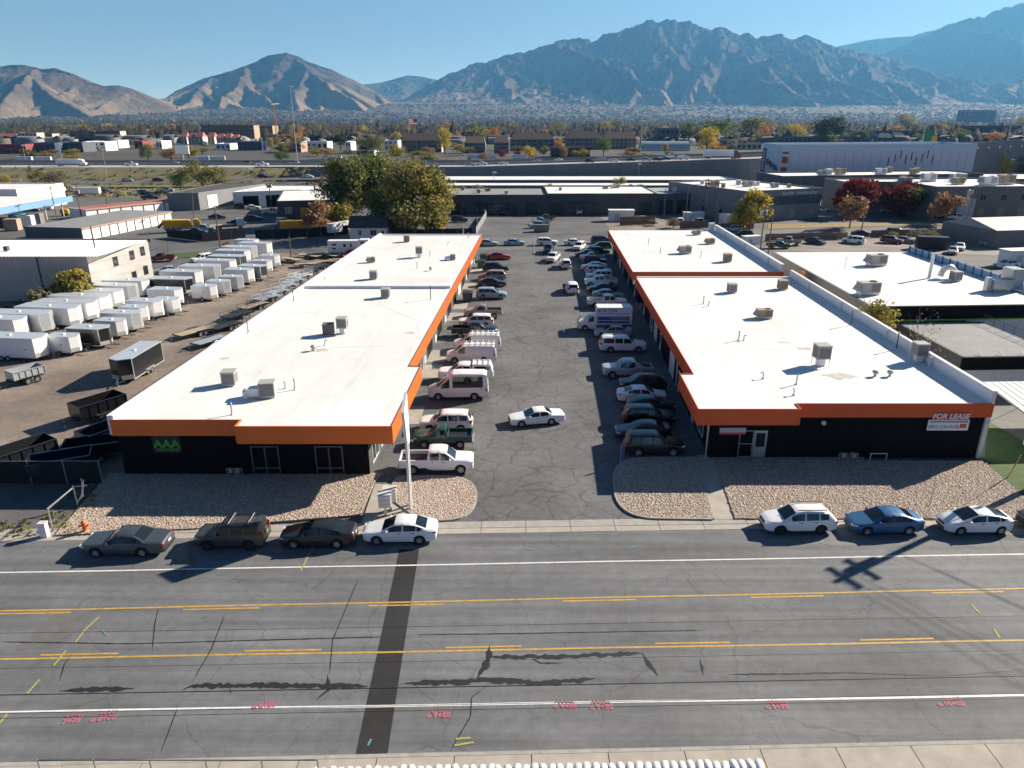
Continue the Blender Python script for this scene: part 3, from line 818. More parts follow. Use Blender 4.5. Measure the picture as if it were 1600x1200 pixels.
# --- west row
wl_pts = [(-30.25, 49.8), (-11.1, 49.8), A(-11.1, 142.6), A(-29.9, 142.6)]
left = site('shop_row', 'long shop row with white roof and bright orange fascia beside the trailer yard', 'building', wl_pts)
part(left, 'wall', MB().prism(wl_pts, 0, FB + 0.3), 'dark_grey_wall')
f0, f1 = (-30.25, 49.8), (-11.1, 49.8)
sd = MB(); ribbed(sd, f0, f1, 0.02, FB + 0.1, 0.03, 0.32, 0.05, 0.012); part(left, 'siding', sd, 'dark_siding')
roofL = [A(-30.2, 49.33), (-20.35, 49.33), (-20.35, 48.11), (-8.9, 48.11), A(-8.93, 61.85), A(-10.0, 61.9), A(-10.0, 142.6), A(-29.9, 142.6)]
part(left, 'roof', MB().prism(roofL, FB + 0.25, ROOF_Z), 'roof_white')
seams(left, -30.1, -10.2, 62.4, 142)
seams(left, -20.1, -9.2, 48.4, 62.3, 3.0)
fascia(left, (-30.3, 49.33), (-20.4, 49.33), 'orange_metal')
fascia(left, (-20.4, 49.3), (-20.4, 48.03), 'orange_metal')
fascia(left, (-20.4, 48.1), (-8.82, 48.1), 'orange_metal', FB - 0.1, FT)
fascia(left, (-8.9, 48.03), A(-8.9, 61.9), 'orange_metal', FB - 0.1, FT)
fascia(left, A(-8.82, 61.9), A(-10.0, 61.9), 'orange_metal', FB, FT)
fascia(left, A(-9.98, 61.9), A(-9.98, 142.6), 'orange_metal')
part(left, 'parapet', MB().prism([A(-30.55, 49.4), A(-30.05, 49.4), A(-29.75, 142.6), A(-30.2, 142.6)], FB, FT + 0.28), 'parapet_white')
part(left, 'parapet', MB().prism([A(-29.8, 94.5), A(-10.15, 94.5), A(-10.15, 94.85), A(-29.8, 94.85)], ROOF_Z, ROOF_Z + 0.36), 'parapet_white')
part(left, 'parapet', MB().prism([A(-29.8, 142.35), A(-10.0, 142.35), A(-10.0, 142.75), A(-29.8, 142.75)], FB, FT + 0.1), 'parapet_white')
for s in (10.05, 15.0): window(left, f0, f1, s, 0.12, 2.15, 2.4, 'frame_dull', 'pane_grey', 2, 1, 0.08, 0.1)
for s in (10.05, 15.0): part(left, 'sill', on_edge(MB(), f0, f1, s + 0.08, s + 2.07, 0.62, 0.7, 0.04, 0.11), 'frame_dull')
shop_side(left, A(-11.1, 49.8), A(-11.1, 142.6), [(1.0, 'g'), (4.0, 'g'), (8.5, 'm'), (13.0, 'D'), (18.0, 'm'), (20.0, 'D'), (25.5, 'p'), (27, 'm'), (29.5, 'D'), (35.5, 'm'), (38.0, 'D'), (43.5, 'p'), (45, 'm'), (48, 'D'), (54.5, 'D'), (60, 'p'), (61, 'W'), (67, 'D'), (73, 'm'), (75.5, 'D'), (82, 'W'), (88, 'm')])
sg = part(left, 'sign_board', on_edge(MB(), f0, f1, 2.6, 4.75, 2.0, 3.5, 0.06, 0.12), 'trim_black')
sign = thing('shop_sign', 'green AAA letter sign on the dark front wall', 'sign', (-26.55, 49.66, 2.4))
lettering('AAA', 0.95, (-26.55, 49.66, 2.45), (math.pi / 2, 0, 0), 'sign_green', sign, 0.03, bold=0.025, sx=1.05)
lettering('SPEEDOMETER', 0.27, (-26.5, 49.66, 2.17), (math.pi / 2, 0, 0), 'sign_green', sign, 0.02, bold=0.006)
# --- east rows
RB = 51.38
wr = [(16.2, 52.9), (38.15, 52.9), A(38.0, 101.8), A(16.9, 101.8)]
right = site('shop_row', 'front shop row with white roof, red fascia and a lease board on the wall', 'building', wr)
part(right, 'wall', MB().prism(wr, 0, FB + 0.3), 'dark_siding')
f0, f1 = (16.2, 52.9), (38.15, 52.9)
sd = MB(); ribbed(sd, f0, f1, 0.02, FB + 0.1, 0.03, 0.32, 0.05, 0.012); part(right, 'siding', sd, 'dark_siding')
roofR = [(14.6, 51.46), (22.55, 51.46), (22.55, 52.6), (38.3, 52.6), A(38.1, 101.8), A(15.8, 101.8), A(15.8, 59.7), A(14.62, 59.65)]
part(right, 'roof', MB().prism(roofR, FB + 0.25, ROOF_Z), 'roof_white')
seams(right, 16.2, 38, 60.2, 101.4)
seams(right, 23.0, 38, 53.0, 60.1)
fascia(right, (14.52, 51.45), (22.62, 51.45), 'red_metal', FB - 0.05, FT)
fascia(right, (22.55, 51.38), (22.55, 52.62), 'red_metal')
fascia(right, (22.55, 52.62), (38.45, 52.62), 'red_metal', FB + 0.12, FT)
fascia(right, A(14.6, 59.7), (14.6, 51.38), 'red_metal', FB - 0.05, FT)
fascia(right, A(15.8, 59.7), A(14.52, 59.7), 'red_metal')
fascia(right, A(15.78, 101.8), A(15.78, 59.7), 'red_metal')
part(right, 'parapet', MB().prism([A(38.1, 52.75), A(38.45, 52.75), A(38.3, 101.9), A(37.95, 101.9)], 0, FT + 0.98), 'parapet_white')
part(right, 'parapet', MB().prism([A(15.9, 101.6), A(37.9, 101.6), A(37.9, 101.95), A(15.9, 101.95)], FB, FT + 0.03), 'parapet_white')
for s in (9.0, 18.0, 30.0, 41.0): part(right, 'parapet_brace', MB().box((AX(37.85, 52.8 + s), 52.8 + s, ROOF_Z + 0.5), (0.18, 0.12, 1.0)), 'parapet_white')
mandoor(right, f0, f1, 3.55, 'galv', True, 1.05, 2.35, 0.1)
window(right, f0, f1, 2.35, 0.1, 1.15, 2.35, 'galv', 'pane_dark', 1, 2, 0.05)
part(right, 'sign_board', on_edge(MB(), f0, f1, 0.65, 2.75, 2.35, 2.75, 0.03, 0.2), 'offwhite_wall')
part(right, 'sign_strip', on_edge(MB(), f0, f1, 0.65, 2.75, 2.15, 2.34, 0.03, 0.16), 'sign_red')
part(right, 'downspout', on_edge(MB(), f0, f1, -0.35, -0.23, 0.02, FB, 0.05, 0.15), 'galv')
shop_side(right, A(16.9, 101.8), (16.2, 52.9), [(2, 'm'), (4.5, 'D'), (10, 'p'), (11, 'm'), (13.5, 'W'), (19, 'm'), (21.5, 'D'), (27, 'W'), (32.0, 'p'), (33, 'm'), (35.5, 'D'), (41, 'm'), (44, 'g')])
lease = thing('lease_board', 'white FOR LEASE board hung below the red fascia at the building corner', 'sign', (35.1, 52.5, 3.0))
part(lease, 'board', MB().b2(33.45, 36.75, 52.5, 52.56, 2.62, 3.55), 'sign_white')
part(lease, 'header', MB().b2(33.75, 36.55, 52.48, 52.54, 3.58, 4.15), 'sign_red')
lettering('FOR LEASE', 0.62, (35.15, 52.47, 3.66), (math.pi / 2, 0, 0), 'sign_white', lease, 0.01, shear=0.15, bold=0.015)
for k in range(13): part(lease, 'text_line', MB().b2(33.62 + k * .235, 33.80 + k * .235, 52.485, 52.5, 3.33, 3.45), 'sign_blue')
lettering('(801) 230-0126', 0.40, (34.75, 52.49, 2.82), (math.pi / 2, 0, 0), 'sign_blue', lease, 0.005)
part(lease, 'emblem', MB().b2(36.05, 36.55, 52.48, 52.5, 2.86, 3.2), 'sign_red')
part(lease, 'emblem', MB().b2(36.12, 36.5, 52.46, 52.48, 2.98, 3.12), 'hydrant_orange')
wr2 = [A(16.9, 106.4), A(37.9, 106.4), A(37.8, 149.2), A(16.9, 149.2)]
rear = site('shop_row', 'rear shop row with white roof and red fascia behind the row to let', 'building', wr2)
part(rear, 'wall', MB().prism(wr2, 0, FB + 0.3), 'dark_siding')
part(rear, 'roof', MB().prism([A(15.8, 105.55), A(38.0, 105.55), A(37.9, 149.2), A(15.8, 149.2)], FB + 0.25, ROOF_Z), 'roof_white')
seams(rear, 16.2, 37.8, 105.9, 149)
fascia(rear, A(15.7, 105.5), A(38.3, 105.5), 'red_metal', FB + 0.05)
fascia(rear, A(15.78, 149.2), A(15.78, 105.5), 'red_metal')
part(rear, 'parapet', MB().prism([A(37.95, 105.8), A(38.4, 105.8), A(38.3, 149.4), A(37.85, 149.4)], 0, FT + 1.05), 'parapet_white')
part(rear, 'parapet', MB().prism([A(36.6, 149.0), A(37.7, 149.0), A(37.7, 149.8), A(36.6, 149.8)], FB, FT + 1.4), 'parapet_white')
for s in (6, 20, 34): part(rear, 'parapet_brace', MB().box((AX(37.75, 106 + s), 106 + s, ROOF_Z + 0.5), (0.25, 0.15, 1.0)), 'parapet_white')
shop_side(rear, A(16.9, 149.2), A(16.9, 106.4), [(2, 'm'), (5, 'D'), (11, 'm'), (14, 'W'), (20, 'm'), (23, 'D'), (29, 'm'), (32, 'D'), (38, 'm')])
sgn = part(rear, 'sign_board', MB().b2(AX(15.8, 105.3), AX(19.2, 105.3), 105.25, 105.36, 3.1, 3.75), 'sign_white')

# ------------------------------------------------------------------ roof equipment
def proto_cooler(legs=0.0):
    p = Proto('evaporative_cooler')
    b = MB().box((0, 0, legs + 0.68), (1.05, 1.05, 1.0))
    b.box((0, 0, legs + 1.2), (1.12, 1.12, 0.05)); b.box((0, 0, legs + 0.16), (1.12, 1.12, 0.06))
    i = p.part('cabinet', b, 'unit_grey', paint=True)
    for a in range(4):
        l = MB(); r = Matrix.Rotation(a * math.pi / 2, 4, 'Z')
        for k in range(8):
            m2 = MB().box((0.53, 0, legs + 0.3 + k * 0.1), (0.03, 0.9, 0.05))
            l.add([r @ Vector(v) for v in m2.v], m2.f)
        p.part('louver_panel', l, 'louver', parent=i)
    if legs:
        for sx in (-1, 1):
            for sy in (-1, 1): p.part('leg', MB().tube((sx * .48, sy * .48, 0), (sx * .48, sy * .48, legs + .15), 0.03), 'galv')
        p.part('duct', MB().box((0, 0, (legs + .13) / 2), (0.55, 0.55, legs + 0.13)), 'white_metal')
    else: p.part('curb', MB().box((0, 0, 0.065), (0.8, 0.8, 0.13)), 'white_metal')
    return p
COOL, COOLL = proto_cooler(), proto_cooler(0.55)
def proto_rtu():
    p = Proto('rooftop_unit')
    p.part('curb', MB().box((0, 0, 0.15), (2.0, 1.1, 0.3)), 'galv')
    i = p.part('cabinet', MB().box((0, 0, 0.8), (2.1, 1.25, 1.0)).box((0, 0, 1.32), (2.16, 1.3, 0.05)), 'unit_grey', paint=True)
    l = MB()
    for k in range(9): l.box((0.45 + 0, -0.63, 0.4 + k * 0.095), (0.9, 0.03, 0.05))
    for k in range(9): l.box((1.06, 0, 0.4 + k * 0.095), (0.03, 1.0, 0.05))
    p.part('louver_panel', l, 'louver', parent=i)
    p.part('hood', MB().add([(-1.05, -0.5, 0.5), (-1.05, 0.5, 0.5), (-1.05, 0.5, 1.2), (-1.05, -0.5, 1.2), (-1.5, -0.5, 0.5), (-1.5, 0.5, 0.5)], [(0, 4, 5, 1), (3, 2, 5, 4), (0, 3, 4), (1, 5, 2)]), 'galv_dull')
    f = MB().lathe([(0.36, 1.34), (0.36, 1.42), (0.3, 1.42), (0.3, 1.36), (0.0, 1.36)], 14, 'z', (0.45, 0, 0))
    p.part('fan', f, 'louver', smooth=40)
    return p
RTU = proto_rtu()
def proto_duct():
    p = Proto('rooftop_unit')
    p.part('cabinet', MB().box((0.5, 0, 0.65), (1.1, 1.0, 1.0)), 'unit_grey')
    l = MB()
    for k in range(8): l.box((0.5, -0.51, 0.25 + k * 0.11), (0.95, 0.03, 0.05))
    p.part('louver_panel', l, 'louver')
    p.part('duct', MB().box((-0.5, 0, 0.45), (0.95, 0.7, 0.6)).box((-1.0, 0, 0.3), (0.3, 0.8, 0.6)), 'white_metal')
    p.part('curb', MB().box((0.5, 0, 0.08), (1.0, 0.9, 0.16)), 'galv')
    return p
DUCT = proto_duct()
def pipe_proto(kind):
    p = Proto('vent_pipe')
    if kind == 0:
        p.part('pipe', MB().tube((0, 0, 0), (0, 0, 0.9), 0.06, 8), 'galv_dull'); p.part('cap', MB().tube((0, 0, 0.9), (0, 0, 1.02), 0.11, 8, 0.05), 'galv_dull')
        p.part('boot', MB().tube((0, 0, 0), (0, 0, 0.12), 0.16, 8, 0.07), 'roof_white')
    if kind == 1:
        p.part('pipe', MB().tube((0, 0, 0), (0, 0, 0.5), 0.05, 8).tube((0, 0, 0.5), (0.18, 0, 0.6), 0.05, 8).tube((0.18, 0, 0.6), (0.3, 0, 0.45), 0.05, 8), 'galv_dull')
        p.part('boot', MB().tube((0, 0, 0), (0, 0, 0.12), 0.15, 8, 0.07), 'roof_white')
    if kind == 2:
        p.part('turbine', MB().lathe([(0.12, 0), (0.12, 0.2), (0.26, 0.32), (0.28, 0.45), (0.2, 0.56), (0.0, 0.6)], 12), 'galv_dull', smooth=40)
    if kind == 3:
        p.part('pipe', MB().tube((0, 0, 0), (0, 0, 1.7), 0.06, 8), 'pole_wood'); p.part('cap', MB().tube((0, 0, 1.7), (0, 0, 1.78), 0.12, 8), 'galv_dull')
        p.part('boot', MB().tube((0, 0, 0), (0, 0, 0.1), 0.15, 8, 0.08), 'roof_white')
    return p
PIPE = [pipe_proto(k) for k in range(4)]
RZ = ROOF_Z + 0.003
def roofpt(px, py): x, y = G(px, py, ROOF_Z); return (x, y, RZ)
ROOFKIT = [
    (COOL, 636, 378, 0, 'tan cooler box by the back edge of the orange-trimmed roof', 'unit_tan', 1), (COOLL, 655, 402, 0.1, 'grey cooler on legs near the back of the orange-trimmed roof', None, 1), (RTU, 580, 410, 0.1, 'squat rooftop unit by the parapet near the back of the orange-trimmed roof', 'unit_tan', .62),
    (DUCT, 704, 406, 0, 'small ducted unit near the orange edge of the back roof half', None, .8), (COOL, 584, 436, 0.05, 'grey cooler just behind the low parapet across the orange-trimmed roof', None, 1), (COOL, 603, 465, 0, 'grey cooler just in front of the low parapet across the orange-trimmed roof', None, 1),
    (COOL, 514, 523, 0.05, 'darker of two paired coolers midway along the orange-trimmed roof', 'louver', 1), (COOLL, 536, 521, 0, 'paler of two paired coolers midway along the orange-trimmed roof', None, 1), (COOL, 360, 601, 0.1, 'lone grey cooler near the yard-side parapet of the orange-trimmed roof', None, 1.05), (DUCT, 408, 620, 0.15, 'ducted rooftop unit nearest the street on the orange-trimmed roof', 'unit_tan', 1.15),
    (COOL, 1143, 457, 0.05, 'cooler near the back left of the roof to let', None, 1), (COOL, 1222, 452, 0, 'cooler at the back beside the tall parapet of the roof to let', 'unit_tan', 1.05), (RTU, 1193, 497, 0, 'wide tan rooftop unit in the middle of the roof to let', 'unit_tan', .8), (COOLL, 1281, 571, 0.05, 'cooler raised on legs in the middle of the roof to let', None, 1.15), (COOLL, 1434, 565, 0, 'cooler on a stand against the tall parapet of the roof to let', None, 1.05),
    (RTU, 1088, 367, 0, 'small unit at the back by the parapet of the rear red-trimmed roof', None, .7), (RTU, 1109, 381, 0, 'small unit second from the back by the parapet of the rear red-trimmed roof', 'unit_tan', .75), (RTU, 1070, 396, 0, 'wide unit in the middle of the rear red-trimmed roof', None, .95), (COOL, 1136, 409, 0, 'cooler near the front of the rear red-trimmed roof', 'unit_tan', 1.1)]
for p, px, py, rz, lab, pt, sc in ROOFKIT:
    p.spawn(lab, 'rooftop unit', roofpt(px, py), rz, 'rooftop units', pt or 'unit_grey', sc)
for i, (k, px, py, lab) in enumerate([(3, 459, 471, 'tall thin vent pipe by the yard-side parapet'), (3, 388, 520, 'tall thin vent pipe nearest the street along the yard-side parapet'), (0, 538, 408, 'short vent pipe at the parapet far back on the orange-trimmed roof'), (0, 508, 436, 'short vent pipe at the parapet behind the low cross wall'), (3, 673, 468, 'tall vent pipe near the orange edge mid roof'),
        (0, 732, 372, 'vent pipe at the very back corner of the orange-trimmed roof'), (0, 652, 420, 'pale vent pipe in the middle of the back roof half'), (0, 672, 402, 'thin vent pipe in the back half of the orange-trimmed roof'), (2, 673, 423, 'small dark roof cap in the back roof half'), (1, 700, 383, 'bent vent pipe near the back of the orange-trimmed roof'), (1, 508, 540, 'bent vent pipe beside the paired coolers'),
        (0, 461, 609, 'vent pipe behind the ducted unit nearest the street'), (1, 446, 607, 'bent vent pipe beside the ducted unit nearest the street'), (0, 363, 648, 'upright vent pipe near the front edge of the orange-trimmed roof'), (2, 490, 548, 'flat dark roof cap in the stained patch of the orange-trimmed roof'),
        (0, 1099, 475, 'straight vent pipe near the left edge of the roof to let'), (1, 1107, 478, 'bent vent pipe near the left edge of the roof to let'), (0, 1154, 532, 'straight vent pipe in the middle left of the roof to let'), (1, 1162, 532, 'bent vent pipe in the middle left of the roof to let'), (0, 1244, 601, 'straight vent pipe close to the front of the roof to let'), (1, 1240, 618, 'bent vent pipe closest to the front edge of the roof to let'), (1, 1192, 592, 'little bent pipe above the shop corner of the roof to let'),
        (2, 1367, 588, 'left one of two dark turbine vents on the roof to let'), (2, 1390, 588, 'right one of two dark turbine vents on the roof to let'), (3, 1329, 508, 'vent stack against the tall parapet halfway along the roof to let'), (3, 1400, 546, 'white vent stack against the tall parapet near its front cooler'),
        (0, 1013, 382, 'thin vent pipe near the left edge of the rear red-trimmed roof'), (0, 1032, 395, 'left thin vent pipe beside the wide unit of the rear roof'), (0, 1095, 402, 'thin vent pipe right of the wide unit on the rear roof')]):
    PIPE[k].spawn(lab, 'vent pipe', roofpt(px, py), i * 0.7, 'vent pipes')
ladder = thing('roof_ladder', 'white ladder hooked over the yard-side parapet of the orange-trimmed roof', 'ladder', (AX(-29.9, 67), 67, FT + 0.28))
lm = MB()
for s in (-0.25, 0.25): lm.tube((-0.9, s, -0.2), (0.1, s, 0.55), 0.035); lm.tube((0.1, s, 0.55), (0.75, s, -0.35), 0.035)
for k in range(5): lm.tube((lerp(-0.9, 0.1, k / 4), -0.25, lerp(-0.2, .55, k / 4)), (lerp(-0.9, 0.1, k / 4), 0.25, lerp(-0.2, .55, k / 4)), 0.025)
lm.build('frame', 'white_metal', ladder)
for px, py, r in ((640, 405, .5), (498, 547, .9), (640, 520, .5), (350, 560, .4), (1330, 480, .5), (1255, 545, .7), (1310, 588, 1.2), (1225, 535, .5)):   # dirt patches where water stands
    x, y, z = roofpt(px, py); rr = random.Random(px); n = 14
    poly = [(x + r * 1.6 * math.cos(6.283 * i / n) * rr.uniform(.4, 1), y + r * math.sin(6.283 * i / n) * rr.uniform(.4, 1)) for i in range(n)]
    rt = left if px < 800 else right
    part(rt, 'roof_stain', MB().sheet(poly, RZ + 0.004), 'roof_stain')
for pts in ([(395, 612), (430, 600), (470, 575), (560, 548)], [(498, 548), (520, 543), (600, 541)], [(640, 440), (700, 438)], [(1205, 500), (1222, 525), (1228, 535)], [(1300, 580), (1340, 588), (1370, 592)], [(1130, 560), (1180, 545), (1235, 548)], [(1010, 372), (1100, 371)], [(590, 475), (650, 500), (655, 520)]):
    rt = left if pts[0][0] < 800 else (rear if pts[0][1] < 420 else right); mb = MB()
    for a, b in zip(pts, pts[1:]):
        a, b = Vector(roofpt(*a)[:2]), Vector(roofpt(*b)[:2]); d = (b - a).normalized(); q = Vector((-d.y, d.x)) * R.uniform(.03, .09)
        mb.sheet([tuple(a - q), tuple(b - q), tuple(b + q), tuple(a + q)], RZ + .007)
    part(rt, 'roof_crease', mb, 'roof_seam')
# ------------------------------------------------------------------ vehicles
def lofted(S):
    """car shell from profiles. S: L, top[(x,z)], belt[(x,z)], half[(x,w)], wheels (xf,xr), r, gc, cowl, roof0, roof1, deck, side windows [(x0,x1)], tumble
    returns dict of piece -> MB; local +x is forward, origin on the ground under the middle"""
    L, r, gc = S['L'], S['r'], S['gc']
    xs = set([q[0] for q in S['top']] + [q[0] for q in S['half']] + [S['cowl'], S['roof0'], S['roof1'], S['deck']])
    ra = r * 1.17
    for xw in S['wheels']:
        for k in range(-4, 5): xs.add(xw + ra * math.sin(k * math.pi / 8) * 0.999)
        xs.add(xw - ra - 0.01); xs.add(xw + ra + 0.01)
    for a, b in S['side']: xs.add(a); xs.add(b)
    x = 0
    while x < L: xs.add(round(x, 3)); x += 0.28
    xs = sorted(q for q in xs if 0 <= q <= L)
    keep = [xs[0]]
    for q in xs[1:]:
        if q - keep[-1] > 0.012: keep.append(q)
    xs = keep
    def zbot(x):
        z = gc + 0.06 * max(0, 1 - x / 0.35) + 0.09 * max(0, 1 - (L - x) / 0.45)
        for xw in S['wheels']:
            d = abs(x - xw)
            if d < ra: z = max(z, r + math.sqrt(max(0, ra * ra - d * d)) * 0.98 - 0.02)
        return z
    tum = S.get('tumble', 0.72)
    rows = []
    for x in xs:
        w, B, T, zb = interp(S['half'], x), interp(S['belt'], x), interp(S['top'], x), zbot(x)
        T = max(T, B + 0.015); c = min(1, max(0, (T - B - 0.06) / 0.30))
        zb = min(zb, B - 0.08)
        wt = w * lerp(0.80, tum, c)
        wb = w * 0.955
        ws = lambda s_: wb + (wt * 1.03 - wb) * s_
        h = T - B
        rows.append([(0, zb), (w * .90, zb), (w * .985, zb + .10 * (B - zb)), (w, zb + .50 * (B - zb)), (w * .992, zb + .80 * (B - zb)), (wb, B),
                     (ws(.06), B + h * .07), (ws(.80), B + h * .82), (wt * .93, B + h * .955), (wt * .55, T - 0.004), (0, T + (0.02 if c > .5 else 0.012))])
    n = len(rows[0])
    P = {k: MB() for k in ('body', 'windscreen', 'rear_window', 'side_window', 'lower')}
    swin = {}
    def V(i, j, sg): y, z = rows[i][j]; return (L / 2 - xs[i], sg * y, z)
    for i in range(len(xs) - 1):
        xm = (xs[i] + xs[i + 1]) / 2
        for j in range(n - 1):
            for sg in (1, -1):
                q = [V(i, j, sg), V(i + 1, j, sg), V(i + 1, j + 1, sg), V(i, j + 1, sg)]
                if sg < 0: q = q[::-1]
                key = 'body'; tgt = None
                if j >= 8 and S['cowl'] < xm < S['roof0']: key = 'windscreen'
                elif j >= 8 and S['roof1'] < xm < S['deck'] and S.get('rear_glass', True): key = 'rear_window'
                elif j == 6:
                    for k, (a, b) in enumerate(S['side']):
                        if a < xm < b: tgt = swin.setdefault((k, sg), MB())
                elif j <= 1 and S.get('clad'): key = 'lower'
                (tgt if tgt is not None else P[key]).add(q, [(3, 2, 1, 0)])
    for i, rev in ((0, 0), (len(xs) - 1, 1)):
        ring = [V(i, j, 1) for j in range(n)] + [V(i, j, -1) for j in range(n - 2, 0, -1)]
        P['body'].add(ring, [tuple(range(len(ring)))[::-1] if rev == 0 else tuple(range(len(ring)))])
    def weld(mb):
        m = {}; idx = []; vs = []
        for v in mb.v:
            k = (round(v[0], 4), round(v[1], 4), round(v[2], 4))
            if k not in m: m[k] = len(vs); vs.append(v)
            idx.append(m[k])
        fs = []; mm = []
        for f, mi in zip(mb.f, mb.m):
            g = [];
            for i_ in f:
                if not g or idx[i_] != g[-1]: g.append(idx[i_])
            if len(g) > 1 and g[0] == g[-1]: g.pop()
            if len(set(g)) >= 3: fs.append(tuple(g)); mm.append(mi)
        mb.v, mb.f, mb.m = vs, fs, mm
        return mb
    for k in P: weld(P[k])
    for k in swin: weld(swin[k])
    return P, swin
_wheel = {}
def wheel_meshes(r, w, dark):
    k = (r, w, dark)
    if k not in _wheel:
        t = MB().lathe([(r * .62, -w / 2), (r * .93, -w / 2), (r, -w * .3), (r, w * .3), (r * .93, w / 2), (r * .62, w / 2)], 18, 'y')
        d = MB().lathe([(r * .64, w * .42), (r * .56, w * .36), (r * .2, w * .40), (0.0, w * .42)], 10, 'y')
        d.lathe([(r * .64, -w * .42), (r * .56, -w * .36), (r * .2, -w * .40), (0.0, -w * .42)], 10, 'y')
        for s in (1, -1):                                   # dark gaps between spokes
            for q in range(5):
                a = q * 2 * math.pi / 5
                c, sn = math.cos, math.sin
                d.add([(r * .30 * c(a - .25), s * w * .43, r * .30 * sn(a - .25)), (r * .56 * c(a - .30), s * w * .405, r * .56 * sn(a - .30)), (r * .56 * c(a + .30), s * w * .405, r * .56 * sn(a + .30)), (r * .30 * c(a + .25), s * w * .43, r * .30 * sn(a + .25))], [(0, 1, 2, 3)], 1)
        _wheel[k] = (t.mesh('tyre', 'tyre', 40), d.mesh('rim', ['rim_dark' if dark else 'rim', 'tyre'], 50))
    return _wheel[k]
